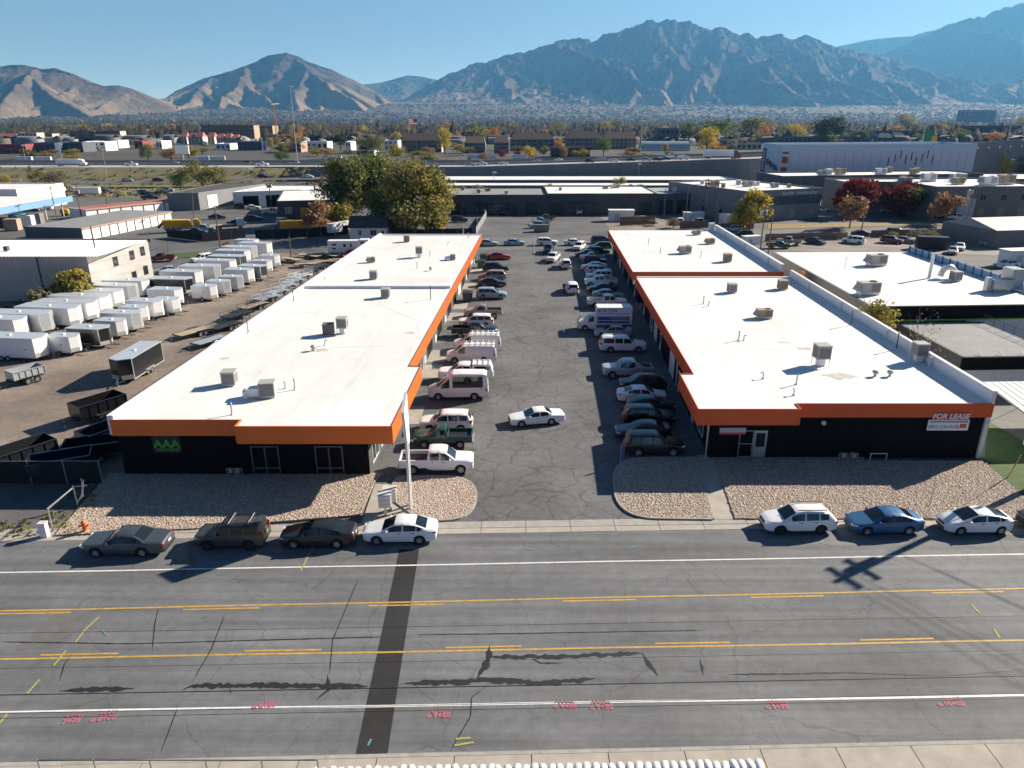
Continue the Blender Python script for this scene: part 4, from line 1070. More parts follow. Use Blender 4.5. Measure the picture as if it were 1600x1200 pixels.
CARS = {
 'sedan': dict(L=4.86, W=.92, r=.33, gc=.19, wheels=(.95, 3.75), top=[(0, .66), (.06, .72), (.25, .78), (.6, .84), (1.28, .97), (1.55, 1.10), (2.12, 1.39), (2.35, 1.44), (2.7, 1.465), (3.1, 1.45), (3.5, 1.385), (4.18, 1.11), (4.3, 1.095), (4.72, 1.06), (4.82, .98), (4.86, .80)],
      belt=[(0, .60), (.3, .72), (1.2, .89), (4.2, 1.00), (4.86, .84)], half=[(0, .55), (.08, .70), (.25, .82), (.6, .90), (1.3, .92), (3.6, .92), (4.3, .88), (4.65, .80), (4.8, .72), (4.86, .62)], cowl=1.28, roof0=2.12, roof1=3.5, deck=4.18, side=[(1.75, 2.62), (2.72, 3.52), (3.58, 3.86)]),
 'boxy': dict(L=5.35, W=.99, r=.34, gc=.20, wheels=(1.02, 3.95), top=[(0, .68), (.05, .76), (.4, .82), (1.5, .93), (1.58, .96), (2.3, 1.40), (2.6, 1.455), (3.2, 1.455), (3.5, 1.42), (4.12, 1.06), (4.25, 1.04), (5.22, .98), (5.3, .9), (5.35, .76)],
      belt=[(0, .62), (.4, .75), (1.5, .90), (4.2, .98), (5.35, .84)], half=[(0, .70), (.08, .84), (.4, .95), (1.3, .98), (4.2, .98), (5.1, .92), (5.28, .86), (5.35, .76)], cowl=1.5, roof0=2.3, roof1=3.5, deck=4.12, side=[(1.85, 2.78), (2.88, 3.68)], tumble=.70),
 'hatch': dict(L=4.57, W=.88, r=.32, gc=.18, wheels=(.93, 3.66), top=[(0, .64), (.06, .70), (.3, .80), (.9, .95), (1.12, 1.02), (2.05, 1.43), (2.4, 1.47), (2.8, 1.455), (3.4, 1.36), (4.22, 1.12), (4.4, 1.08), (4.52, .96), (4.57, .78)],
      belt=[(0, .58), (.4, .74), (1.1, .90), (4.0, 1.02), (4.57, .88)], half=[(0, .52), (.1, .68), (.3, .80), (.7, .87), (3.6, .88), (4.2, .82), (4.45, .74), (4.57, .6)], cowl=1.05, roof0=2.05, roof1=3.15, deck=4.22, side=[(1.6, 2.5), (2.6, 3.42), (3.48, 3.8)]),
 'wagon': dict(L=4.86, W=.93, r=.36, gc=.24, wheels=(.97, 3.71), top=[(0, .74), (.06, .82), (.3, .90), (1.22, 1.04), (1.9, 1.50), (2.2, 1.60), (2.8, 1.64), (3.8, 1.60), (4.2, 1.55), (4.62, 1.14), (4.74, 1.06), (4.82, .9), (4.86, .75)],
      belt=[(0, .68), (.4, .82), (1.2, .97), (4.5, 1.08), (4.86, .84)], half=[(0, .60), (.08, .76), (.3, .86), (.7, .92), (4.0, .92), (4.6, .86), (4.8, .78), (4.86, .68)], cowl=1.22, roof0=1.98, roof1=4.2, deck=4.62, side=[(1.68, 2.55), (2.65, 3.5), (3.58, 4.15)], clad=True),
 'suv': dict(L=4.75, W=.95, r=.37, gc=.26, wheels=(.95, 3.7), top=[(0, .82), (.05, .92), (.25, .98), (1.25, 1.10), (1.85, 1.58), (2.1, 1.70), (2.6, 1.74), (3.9, 1.72), (4.35, 1.66), (4.62, 1.16), (4.70, 1.0), (4.75, .78)],
      belt=[(0, .74), (.3, .90), (1.2, 1.03), (4.5, 1.10), (4.75, .88)], half=[(0, .68), (.06, .82), (.25, .90), (.6, .94), (4.3, .94), (4.6, .90), (4.75, .80)], cowl=1.22, roof0=1.92, roof1=4.35, deck=4.62, side=[(1.66, 2.52), (2.62, 3.46), (3.55, 4.28)], tumble=.76),
 'jeep': dict(L=4.45, W=.92, r=.36, gc=.30, wheels=(.85, 3.5), top=[(0, .86), (.04, .98), (.2, 1.02), (1.2, 1.10), (1.62, 1.55), (1.85, 1.72), (2.3, 1.78), (3.9, 1.78), (4.2, 1.72), (4.36, 1.18), (4.42, 1.0), (4.45, .75)],
      belt=[(0, .76), (.2, .93), (1.2, 1.05), (4.3, 1.10), (4.45, .85)], half=[(0, .72), (.05, .82), (.2, .90), (.5, .92), (4.2, .92), (4.45, .86)], cowl=1.18, roof0=1.70, roof1=4.2, deck=4.36, side=[(1.5, 2.32), (2.42, 3.2), (3.3, 4.1)], tumble=.82, clad=True),
 'bigsuv': dict(L=5.65, W=1.0, r=.40, gc=.30, wheels=(1.02, 4.35), top=[(0, .95), (.05, 1.08), (.25, 1.12), (1.45, 1.20), (2.0, 1.68), (2.25, 1.84), (2.8, 1.90), (4.9, 1.88), (5.3, 1.80), (5.52, 1.24), (5.6, 1.1), (5.65, .85)],
      belt=[(0, .85), (.3, 1.02), (1.4, 1.13), (5.5, 1.18), (5.65, .95)], half=[(0, .74), (.06, .88), (.25, .96), (.6, 1.0), (5.3, 1.0), (5.55, .95), (5.65, .86)], cowl=1.42, roof0=2.06, roof1=5.3, deck=5.52, side=[(1.9, 2.8), (2.92, 3.85), (3.97, 5.2)], tumble=.78),
 'minivan': dict(L=5.0, W=.98, r=.34, gc=.20, wheels=(.95, 3.95), top=[(0, .74), (.06, .82), (.3, .92), (.95, 1.06), (1.85, 1.60), (2.2, 1.70), (2.8, 1.73), (4.2, 1.70), (4.55, 1.62), (4.86, 1.14), (4.95, 1.0), (5.0, .78)],
      belt=[(0, .66), (.4, .84), (1.0, .98), (4.8, 1.06), (5.0, .85)], half=[(0, .62), (.08, .78), (.3, .90), (.7, .97), (4.5, .97), (4.85, .92), (5.0, .80)], cowl=.92, roof0=1.92, roof1=4.55, deck=4.86, side=[(1.55, 2.35), (2.48, 3.45), (3.55, 4.5)], tumble=.76),
 'cargo_van': dict(L=5.7, W=1.0, r=.37, gc=.25, wheels=(.95, 4.3), top=[(0, .90), (.05, 1.02), (.3, 1.10), (.95, 1.22), (1.65, 1.86), (1.95, 2.02), (2.4, 2.07), (5.3, 2.05), (5.55, 1.96), (5.66, 1.5), (5.7, .9)],
      belt=[(0, .80), (.3, 1.0), (.9, 1.12), (5.5, 1.14), (5.7, .9)], half=[(0, .74), (.06, .88), (.3, .96), (.6, .99), (5.4, .99), (5.7, .92)], cowl=.92, roof0=1.72, roof1=5.55, deck=5.66, side=[(1.4, 2.15)], tumble=.84),
 'high_van': dict(L=5.98, W=1.03, r=.37, gc=.26, wheels=(1.0, 4.6), top=[(0, .85), (.05, .98), (.3, 1.10), (.85, 1.28), (1.85, 2.15), (2.15, 2.55), (2.5, 2.72), (3.2, 2.76), (5.5, 2.72), (5.85, 2.58), (5.94, 1.8), (5.98, .9)],
      belt=[(0, .76), (.3, 1.0), (.9, 1.18), (5.7, 1.22), (5.98, .9)], half=[(0, .74), (.06, .88), (.3, .98), (.6, 1.02), (5.6, 1.02), (5.98, .96)], cowl=.82, roof0=1.75, roof1=5.86, deck=5.94, side=[(1.3, 2.15), (2.45, 5.45)], tumble=.86, clad=True),
 'cab': dict(L=3.62, W=1.0, r=.40, gc=.34, wheels=(1.0, 99), top=[(0, .98), (.05, 1.12), (.25, 1.18), (1.45, 1.24), (2.0, 1.74), (2.2, 1.86), (2.6, 1.92), (3.3, 1.90), (3.5, 1.84), (3.60, 1.30), (3.62, 1.28)],
      belt=[(0, .88), (.3, 1.06), (1.4, 1.15), (3.62, 1.17)], half=[(0, .78), (.06, .90), (.25, .97), (.6, 1.0), (3.62, 1.0)], cowl=1.42, roof0=2.05, roof1=3.5, deck=3.60, side=[(1.88, 2.55), (2.66, 3.38)], tumble=.78),
 'shortcab': dict(L=2.95, W=.94, r=.36, gc=.30, wheels=(.92, 99), top=[(0, .90), (.05, 1.02), (.25, 1.07), (1.35, 1.12), (1.85, 1.58), (2.05, 1.68), (2.3, 1.72), (2.65, 1.70), (2.82, 1.64), (2.92, 1.16), (2.95, 1.14)],
      belt=[(0, .80), (.3, .97), (1.3, 1.05), (2.95, 1.07)], half=[(0, .72), (.06, .84), (.25, .91), (.6, .94), (2.95, .94)], cowl=1.32, roof0=1.9, roof1=2.82, deck=2.92, side=[(1.75, 2.62)], tumble=.78),
}
_proto = {}
def car_proto(kind):
    """parts: body, windscreen, rear_window, side_window, wheel > tyre, rim; headlight, taillight, mirror, plate"""
    if kind in _proto: return _proto[kind]
    base = {'pickup': 'cab', 'smallpickup': 'shortcab', 'shellpickup': 'cab', 'avalanche': 'cab', 'boxtruck': 'cargo_van'}.get(kind, kind)
    S = dict(CARS[base]); bed = kind in ('pickup', 'smallpickup', 'shellpickup', 'avalanche')
    dark = kind in ('wagon', 'jeep', 'sedan2')
    if kind == 'boxtruck':
        S = dict(S); S.update(L=2.45, wheels=(.95, 99), top=[(0, .95), (.05, 1.1), (.3, 1.2), (.9, 1.35), (1.55, 1.95), (1.85, 2.12), (2.3, 2.16), (2.43, 2.12), (2.45, 2.1)], belt=[(0, .86), (.3, 1.08), (2.45, 1.2)], half=[(0, .74), (.06, .9), (.3, .98), (2.45, 1.0)], cowl=.88, roof0=1.62, roof1=2.44, deck=2.45, side=[(1.35, 2.1)], rear_glass=False)
    p = Proto({'pickup': 'pickup_truck', 'smallpickup': 'pickup_truck', 'shellpickup': 'pickup_truck', 'avalanche': 'pickup_truck', 'cargo_van': 'cargo_van', 'high_van': 'passenger_van', 'boxtruck': 'box_truck', 'minivan': 'minivan'}.get(kind, 'parked_car'))
    P, sw = lofted(S)
    L, W, r = S['L'], max(q[1] for q in S['half']), S['r']
    x0 = 0.0
    if bed: bl = {'pickup': 2.15, 'smallpickup': 2.0, 'shellpickup': 2.15, 'avalanche': 1.75}[kind]; x0 = bl / 2
    if kind == 'boxtruck': bl = 4.6; x0 = bl / 2
    def sh(mb): mb.v = [(v[0] + x0, v[1], v[2]) for v in mb.v]; return mb
    b = p.part('body', sh(P['body']), 'paint_white', smooth=38, paint=True)
    if P['lower'].f: p.part('cladding', sh(P['lower']), 'trim_black', smooth=38)
    p.part('windscreen', sh(P['windscreen']), 'glass', smooth=38)
    if P['rear_window'].f: p.part('rear_window', sh(P['rear_window']), 'glass', smooth=38)
    for k in sorted(sw): p.part('side_window', sh(sw[k]), 'glass', smooth=38)
    xw = [L / 2 - S['wheels'][0] + x0]
    tot = L + (bl if (bed or kind == 'boxtruck') else 0)
    if bed: xw.append(-tot / 2 + bl * .48 + .02)
    elif kind == 'boxtruck': xw.append(-tot / 2 + 1.3)
    else: xw.append(L / 2 - S['wheels'][1])
    ty, ri = wheel_meshes(r, .24, dark)
    for x in xw:
        for s in (1, -1):
            i = p.part('wheel', ty, loc=(x, s * (W - .14), r)); p.p[i] = ('wheel', ty, -1, (x, s * (W - .14), r), False)
            p.part('rim', ri, parent=i)
    fz = interp(S['belt'], .12)
    xf = L / 2 + x0
    wf = interp(S['half'], .08)
    for s in (1, -1):
        p.part('headlight', MB().add([(xf - .30, s * (interp(S['half'], .30) + .004), fz + .02), (xf - .03, s * (wf * .99), fz - .02), (xf + .006, s * wf * .62, fz - .03), (xf + .006, s * wf * .62, fz + .10), (xf - .03, s * (wf * .99), fz + .10), (xf - .30, s * (interp(S['half'], .30) + .004), fz + .12)],
                                     [(0, 1, 4, 5), (1, 2, 3, 4)] if s < 0 else [(5, 4, 1, 0), (4, 3, 2, 1)]), 'lamp_clear')
    p.part('grille', MB().box((xf + .0, 0, fz - .03), (.03, wf * 1.05, .16)).box((xf - .0, 0, S['gc'] + .16), (.05, wf * 1.35, .14)), 'trim_black')
    for s in (1, -1):
        p.part('mirror', MB().box((xf - S['cowl'] - .38, s * (W + .07), interp(S['belt'], S['cowl']) + .12), (.14, .16, .12), taper=.85), 'paint_white', paint=True)
    xr = -tot / 2
    if bed:
        z0, zt = S['gc'] + .16, (1.22 if kind != 'smallpickup' else 1.10)
        w = W * .985; f = z0 + .42
        xa, xb = xr + .02, xr + bl + .02
        ra = r * 1.18; xc = xw[1]
        # outer sides with arches, inner sides, floor, tailgate, bulkhead
        for s in (1, -1):
            bm = MB(); N = 22; px = [lerp(xa, xb, i / N) for i in range(N + 1)]
            for i in range(N):
                za, zb_ = [max(z0 + .08, r + math.sqrt(max(0, ra * ra - (q - xc) ** 2)) - .02) if abs(q - xc) < ra else z0 + .08 for q in (px[i], px[i + 1])]
                q = [(px[i], s * w, za), (px[i + 1], s * w, zb_), (px[i + 1], s * w, zt), (px[i], s * w, zt)]
                bm.add(q, [(0, 1, 2, 3)] if s < 0 else [(3, 2, 1, 0)])
            bm.b2(xa, xb, s * (w - .10), s * (w - .002), zt - .002, zt + .02)
            q = [(xa, s * (w - .1), f), (xb, s * (w - .1), f), (xb, s * (w - .1), zt), (xa, s * (w - .1), zt)]
            bm.add(q, [(3, 2, 1, 0)] if s < 0 else [(0, 1, 2, 3)])
            p.part('bed_side', bm, 'paint_white', paint=True)
        p.part('bed_liner', MB().b2(xa + .06, xb - .04, -w + .1, w - .1, f - .03, f), 'trim_black' if kind != 'shellpickup' else 'louver')
        p.part('tailgate', MB().b2(xa - .05, xa + .03, -w + .01, w - .01, z0 + .12, zt + .01), 'paint_white', paint=True)
        p.part('bumper', MB().b2(xa - .16, xa - .04, -w + .02, w - .02, z0 + .02, z0 + .2), 'galv')
        for s in (1, -1): p.part('taillight', MB().box((xa - .035, s * (w - .09), zt - .28), (.06, .15, .42)), 'lamp_red')
        if kind == 'shellpickup':
            sh_ = MB()
            sh_.add([(xa, -w, zt + .02), (xb, -w, zt + .02), (xb, w, zt + .02), (xa, w, zt + .02), (xa + .18, -w * .84, 1.90), (xb - .03, -w * .84, 1.92), (xb - .03, w * .84, 1.92), (xa + .18, w * .84, 1.90)], [(4, 5, 6, 7), (0, 1, 5, 4), (1, 2, 6, 5), (2, 3, 7, 6), (3, 0, 4, 7)])
            cn = p.part('canopy', sh_, 'paint_white', paint=True)
            for s in (1, -1): p.part('side_window', MB().add([(xa + .25, s * w * .975, zt + .14), (xb - .25, s * w * .975, zt + .14), (xb - .28, s * w * .885, 1.77), (xa + .35, s * w * .885, 1.77)], [(0, 1, 2, 3)] if s < 0 else [(3, 2, 1, 0)]), 'glass', parent=cn)
            for k in range(4): p.part('rack_bar', MB().box((lerp(xa + .3, xb - .1, k / 3), 0, 2.0), (.06, 1.75, .05)), 'white_metal')
            for s in (1, -1): p.part('rack_rail', MB().box(((xa + xb) / 2 + .1, s * .82, 1.97), (1.9, .06, .06)), 'white_metal')
        if kind == 'avalanche':
            for s in (1, -1): p.part('sail_panel', MB().add([(xb + .03, s * w * .95, zt + .02), (xb - .85, s * w * .95, zt + .02), (xb - .1, s * w * .80, 1.78), (xb + .03, s * w * .80, 1.80)], [(0, 1, 2, 3), (3, 2, 1, 0)]), 'paint_white', paint=True)
    elif kind == 'boxtruck':
        xa, xb = xr, xr + bl - .05
        bx = p.part('cargo_box', MB().b2(xa, xb, -1.12, 1.12, .85, 3.15), 'white_metal')
        fr = MB()
        for s in (1, -1):
            for z in (.86, 3.12): fr.b2(xa - .01, xb + .01, s * 1.10, s * 1.135, z, z + .06)
            for x in (xa, xb): fr.b2(x - .03, x + .03, s * 1.10, s * 1.135, .86, 3.18)
        p.part('box_frame', fr, 'alu', parent=bx)
        p.part('chassis', MB().b2(xa - .1, xb + .1, -.45, .45, .5, .85), 'trim_black')
        for s in (1, -1): p.part('taillight', MB().box((xa - .02, s * .98, .95), (.05, .14, .1)), 'lamp_red')
    else:
        tz = interp(S['belt'], L - .1); wr_ = interp(S['half'], L - .06)
        tall = kind in ('suv', 'jeep', 'bigsuv', 'minivan', 'cargo_van', 'high_van')
        for s in (1, -1):
            hgt = .34 if tall else .15
            p.part('taillight', MB().add([(xr - .006, s * wr_ * .58, tz - .10), (xr + .05, s * (wr_ + .015), tz - .10), (xr + .26, s * (interp(S['half'], L - .26) + .006), tz - .06), (xr - .006, s * wr_ * .58, tz - .10 + hgt * .8), (xr + .05, s * (wr_ + .012), tz - .10 + hgt), (xr + .26, s * (interp(S['half'], L - .26) + .006), tz - .08 + hgt * .8)],
                                          [(0, 1, 4, 3), (1, 2, 5, 4)] if s > 0 else [(3, 4, 1, 0), (4, 5, 2, 1)]), 'lamp_red')
        p.part('plate', MB().box((xr - .008, 0, tz - .12), (.02, .34, .16)), 'plate')
        p.part('bumper', MB().box((xr + .02, 0, S['gc'] + .2), (.08, wr_ * 1.7, .1)), 'trim_black')
        if kind in ('wagon', 'jeep', 'bigsuv'):
            T0 = interp(S['top'], (S['roof0'] + S['roof1']) / 2)
            for s in (1, -1): p.part('roof_rail', MB().box((L / 2 - (S['roof0'] + S['roof1']) / 2, s * W * .60, T0 + .055), (S['roof1'] - S['roof0'] - .3, .05, .05)), 'trim_black' if kind != 'bigsuv' else 'paint_white')
        if kind == 'jeep':
            for k in (.25, .75): p.part('rack_bar', MB().box((L / 2 - lerp(S['roof0'], S['roof1'], k), 0, interp(S['top'], 3) + .11), (.06, 1.35, .04)), 'alu')
        if kind == 'cargo_van':
            for k in range(6): p.part('rack_bar', MB().box((lerp(-2.6, .6, k / 5), 0, 2.22), (.05, 1.6, .04)), 'white_metal')
            for s in (1, -1): p.part('rack_rail', MB().box((-1.0, s * .78, 2.17), (3.5, .05, .09)), 'galv')
    # door seams and handles
    if kind not in ('boxtruck',):
        for (a, q) in S['side'][:2]:
            for s in (1, -1):
                xx = L / 2 - q + x0 + .04
                p.part('door_handle', MB().box((xx + .16, s * W * .998, interp(S['belt'], q) - .10), (.16, .03, .03)), 'trim_black')
    _proto[kind] = p
    return p
CATS = {'pickup': 'pickup', 'smallpickup': 'pickup', 'shellpickup': 'pickup', 'avalanche': 'pickup', 'cargo_van': 'van', 'high_van': 'van', 'boxtruck': 'truck', 'minivan': 'minivan', 'suv': 'SUV', 'jeep': 'SUV', 'bigsuv': 'SUV'}
def car(kind, paint, px, py, hd, label, group, xy=None, sc=1.0):
    x, y = xy or G(px, py)
    return car_proto(kind).spawn(label, CATS.get(kind, 'car'), (x, y, 0.012), math.radians(hd), group, 'paint_' + paint, sc)
# small copies for the freeway: one mesh, no parts
_far = {}
def far_car(kind, paint, x, y, z, hd, label, group='cars on the freeway'):
    k = (kind, paint)
    if k not in _far:
        pr = car_proto(kind); mb = MB(); mats = ['paint_' + paint, 'glass', 'tyre', 'lamp_red']
        offs = []
        for (nm, me, pi, lc, pt) in pr.p:
            base = Vector(offs[pi]) if pi >= 0 else Vector((0, 0, 0))
            off = base + Vector(lc); offs.append(off)
            mi = 0 if pt else 1 if 'window' in nm or 'screen' in nm else 3 if nm == 'taillight' else 2
            if nm in ('door_handle', 'rim', 'plate', 'rack_bar', 'roof_rail'): continue
            mb.add([Vector(v.co) + off for v in me.vertices], [tuple(q.vertices) for q in me.polygons], mi)
        _far[k] = mb.mesh('passing_car', mats, 38)
    o = put({'pickup': 'pickup_truck', 'cargo_van': 'cargo_van'}.get(kind, 'passing_car'), _far[k], None, (x, y, z), math.radians(hd))
    return tag(o, label, CATS.get(kind, 'car'), group)
SR = 'cars parked along the street'
car('boxy', 'grey', 203, 858, 180.5, 'grey older four-door sedan parked by the fire hydrant', SR)
car('jeep', 'taupe', 366, 849, 180.5, 'grey-brown boxy SUV with silver roof bars parked at the kerb', SR)
car('sedan', 'dgrey', 500, 846, 181, 'dark grey sedan parked between the boxy SUV and a white sedan', SR)
car('sedan', 'white', 627, 840, 180.5, 'white sedan with dark windows parked below the tall white sign', SR)
car('wagon', 'white', 1244, 825, 181, 'white wagon with black roof rails parked at the kerb', SR)
car('sedan', 'blue', 1378, 826, 181, 'bright blue sedan with a dark roof parked at the kerb', SR)
car('hatch', 'white', 1519, 826, 181, 'white sloping hatchback parked last before the frame edge', SR)
car('sedan', 'dgrey', 1648, 821, 181, 'dark car at the kerb cut off by the right frame edge', SR)
LR = 'cars nosed up to the orange-trimmed shops'
car('pickup', 'white', 684, 733, 1, 'white crew-cab pickup with a sunroof parked beside the corner island', LR)
car('smallpickup', 'green', 693, 694, 180, 'dark green old pickup between the white pickup and white SUV', LR)
car('suv', 'white', 698, 670, 180, 'white SUV parked behind the dark green pickup', LR)
car('high_van', 'white', 717, 620, 181, 'white high-roof passenger van with a dark printed window band', LR)
car('shellpickup', 'white', 728, 593, 180, 'white pickup with a canopy and ladder rack behind the high-roof van', LR)
car('cargo_van', 'white', 737, 564, 180, 'white windowless work van with a ladder rack on top', LR)
car('cargo_van', 'white', 746, 546, 180, 'white van with a red stripe behind the ladder-rack van', LR)
car('pickup', 'black', 742, 525, 1, 'black pickup parked tail first between white vehicles', LR)
car('suv', 'white', 744, 510, 180, 'white SUV squeezed between the black and silver pickups', LR)
car('smallpickup', 'champagne', 755, 495, 180, 'silver beige pickup parked nose to the shop doors', LR, None, 1.06)
car('suv', 'skyblue', 768, 466, 0, 'pale blue SUV parked beside a blue dumpster', LR)
car('sedan', 'black', 769, 447, 0, 'black sedan in the row behind the pale blue SUV', LR)
car('minivan', 'champagne', 769, 437, 180, 'grey-beige minivan next to the black sedan', LR)
car('suv', 'dgrey', 775, 424, 0, 'dark grey SUV behind the beige minivan', LR)
car('sedan', 'red', 780, 405, 0, 'red sedan at the far end of the orange-trimmed shops', LR)
RR = 'cars parked in the shade of the red-trimmed shops'
car('suv', 'black', 1020, 706, 0, 'black SUV with bright wheels nearest the gravel island', RR, None, 1.04)
car('sedan', 'navy', 1004, 682, 180, 'dark blue sedan second from the gravel island', RR)
car('suv', 'black', 1012, 661, 0, 'black SUV third from the gravel island', RR)
car('hatch', 'navy', 1016, 641, 0, 'dark blue hatchback beside the white sedan in the shade', RR)
car('sedan', 'white', 1002, 625, 0, 'white sedan with black glass in the shade of the red fascia', RR)
car('wagon', 'dgrey', 1003, 607, 180, 'dark grey wagon between the white sedan and silver pickup', RR)
car('avalanche', 'silver', 979, 587, 180, 'silver pickup with sloping rear pillars in the shade', RR)
car('bigsuv', 'white', 972, 548, 0, 'long white SUV parked below the box truck', RR)
car('sedan', 'silver', 957, 525, 180, 'silver sedan hiding the lower side of the box truck', RR)
car('pickup', 'white', 948, 479, 0, 'white pickup with an empty black bed behind the box truck', RR)
car('sedan', 'skyblue', 950, 466, 0, 'pale blue sedan behind the white pickup with a black bed', RR)
car('sedan', 'navy', 940, 456, 180, 'dark blue sedan in front of a white pickup, far half of the shaded row', RR)
car('pickup', 'white', 938, 446, 180, 'white crew-cab pickup in the far half of the shaded row', RR, None, .95)
car('suv', 'white', 936, 437, 180, 'first white SUV beyond the white crew-cab pickup', RR)
car('suv', 'white', 935, 429, 0, 'second white SUV beyond the white crew-cab pickup', RR)
car('sedan', 'white', 928, 421, 180, 'white sedan beyond the two white SUVs of the shaded row', RR)
car('suv', 'navy', 929, 413, 0, 'dark blue SUV beyond the far white sedan', RR)
car('smallpickup', 'silver', 925, 407, 180, 'silver pickup near the far corner of the red-trimmed row', RR)
car('sedan', 'maroon', 917, 401, 180, 'dark red sedan at the far corner of the red-trimmed row', RR)
car('suv', 'navy', 934, 398, 0, 'dark blue SUV at the far corner behind the dark red sedan', RR)
car('suv', 'white', 905, 390, 250, 'white SUV facing the lot at the far cross street', RR)
car('suv', 'green', 938, 390, 180, 'dark green SUV tucked at the back corner of the rear shops', RR)
bt = car('boxtruck', 'white', 943, 514, 180, 'white box truck with blue lettering and raised hood in the shade', RR)
for z, h_, m_ in ((2.35, .07, 'sign_blue'), (1.75, .5, 'sign_blue'), (1.25, .34, 'sign_blue'), (1.62, .05, 'sign_white')):
    o = put('stripe', MB().b2(-3.2, 1.0, 1.122, 1.13 + h_ * .002, z - h_ / 2, z + h_ / 2).mesh('stripe', m_), bt)
o = lettering('HORTON', 0.62, (0, 0, 0), (math.pi / 2, 0, math.pi), 'sign_blue', None, 0.004, bold=0.012); o.parent = bt; o.location = (-.2, 1.13, 2.55)
for k in range(4): put('stripe', MB().b2(-3.1, -.9 + .3 * (k % 2), 1.131, 1.136, 1.30 + k * .17, 1.35 + k * .17).mesh('stripe', 'offwhite_wall'), bt)
put('hood', MB().box((0, 0, 0), (.9, 1.5, .05)).mesh('hood', 'paint_white'), bt, (3.25, 0, 1.55)).rotation_euler = (0, 0.9, 0)
ML = 'vehicles moving or waiting in the lot'
car('boxy', 'white', 838, 660, 191, 'white sedan driving slowly across the middle of the lot', ML, None, .95)
car('minivan', 'white', 893, 456, 92, 'white minivan stopped mid lot with a man beside it', ML)
car('suv', 'white', 883, 418, 92, 'white SUV seen from behind between the far parked rows', ML)
car('pickup', 'white', 864, 408, 255, 'white pickup facing the camera in the far lot', ML, None, .95)
car('pickup', 'navy', 857, 395, 262, 'dark blue pickup behind the white pickup in the far lot', ML, None, .95)
CS = 'cars on the cross street behind the shops'
car('sedan', 'silver', 762, 384, 0, 'silver car on the cross street beside the orange-trimmed roof corner', CS)
car('sedan', 'skyblue', 804, 383, 0, 'blue-grey sedan in the middle of the cross street', CS)
car('suv', 'white', 855, 383, 0, 'white SUV on the cross street beside a white post', CS)
car('sedan', 'white', 898, 383, 0, 'white sedan on the cross street behind the far parked row', CS)
car('minivan', 'dgrey', 940, 380, 0, 'dark minivan on the cross street beside the rear red-trimmed roof', CS)
BL = 'vehicles in the lot behind the cross street'
car('pickup', 'skyblue', 842, 356, 200, 'pale pickup parked beside the grey dumpster in the back lot', BL, None, .95)
car('smallpickup', 'silver', 846, 350, 200, 'silver pickup in the middle of three parked in the back lot', BL)
car('smallpickup', 'olive', 853, 344, 200, 'olive pickup farthest of three parked in the back lot', BL)
car('suv', 'taupe', 850, 333, 100, 'brown SUV backed to the grey warehouse wall', BL)
car('sedan', 'silver', 870, 333, 180, 'silver sedan low against the grey warehouse wall', BL)
car('suv', 'white', 904, 334, 92, 'white SUV facing the grey warehouse wall', BL)
car('suv', 'black', 938, 333, 180, 'black SUV parked in the shade at the grey warehouse wall', BL)
car('suv', 'black', 786, 336, 180, 'black SUV at the corner of the back lot by the warehouse arches', BL)
car('suv', 'dgrey', 718, 347, 0, 'dark SUV parked at the foot of the big cottonwoods', BL)
car('sedan', 'silver', 612, 366, 185, 'silver car parked under the cottonwoods behind the roof corner', BL)
car('pickup', 'white', 630, 364, 185, 'white pickup parked under the cottonwoods behind the roof corner', BL)
SC = 'cars in the lot right of the shops'
car('smallpickup', 'green', 1216, 388, 0, 'dark green pickup behind the neighbour roof', SC)
car('pickup', 'champagne', 1232, 382, 150, 'tan and white pickup beside the dark green pickup', SC, None, .95)
car('sedan', 'dgrey', 1274, 381, 300, 'dark sedan alone in the gravel lot', SC)
car('minivan', 'white', 1333, 380, 140, 'white minivan alone in the gravel lot', SC)
car('suv', 'maroon', 1393, 380, 320, 'dark red SUV in the gravel lot', SC)
car('sedan', 'champagne', 1413, 379, 320, 'beige sedan beside the dark red SUV', SC)
car('sedan', 'black', 1346, 369, 0, 'black car behind the white minivan', SC)
car('suv', 'black', 1400, 367, 0, 'black SUV behind the dark red SUV', SC)
car('suv', 'silver', 1144, 362, 180, 'silver SUV parked by the wood fence behind the rear shops', SC)
car('suv', 'black', 1160, 371, 180, 'black SUV parked on the street beyond the rear parapet', SC)
car('sedan', 'white', 1499, 390, 240, 'white sedan front of two in the weedy lot', SC)
car('sedan', 'silver', 1488, 396, 240, 'silver sedan rear of two in the weedy lot', SC)
car('suv', 'silver', 1546, 384, 200, 'silver SUV in the shade of the green shed', SC)
car('sedan', 'white', 1572, 418, 190, 'white sedan on the neighbour lot by the steel fence', SC)
car('pickup', 'silver', 1388, 333, 180, 'silver pickup in the shade of the red maples', SC)
car('pickup', 'white', 1494, 344, 0, 'white pickup parked before the grey office', SC)
car('suv', 'black', 1362, 326, 0, 'black SUV between the red maples', SC)
car('sedan', 'white', 1284, 330, 0, 'white car beside the green awning', SC)
car('sedan', 'silver', 1300, 300, 0, 'silver car in shade between the offices', SC)
YC = 'vehicles in and around the trailer yard'
car('sedan', 'silver', 262, 428, 200, 'silver sedan beside the concrete block building', YC)
car('smallpickup', 'maroon', 254, 408, 190, 'maroon and white pickup at the far corner of the block building', YC)
car('bigsuv', 'white', 318, 409, 230, 'white SUV at the back of the trailer rows', YC, None, .85)
car('sedan', 'red', 548, 401, 200, 'red car at the back corner of the yard by the roof', YC)
car('suv', 'silver', 148, 330, 200, 'silver SUV alone on the asphalt behind the storage units', YC)
car('suv', 'white', 72, 328, 180, 'white SUV under the edge of the blue canopy', YC)
car('sedan', 'dgrey', 50, 331, 180, 'dark car under the blue canopy', YC)
car('sedan', 'navy', 340, 342, 20, 'dark blue car near the flatbed truck', YC)
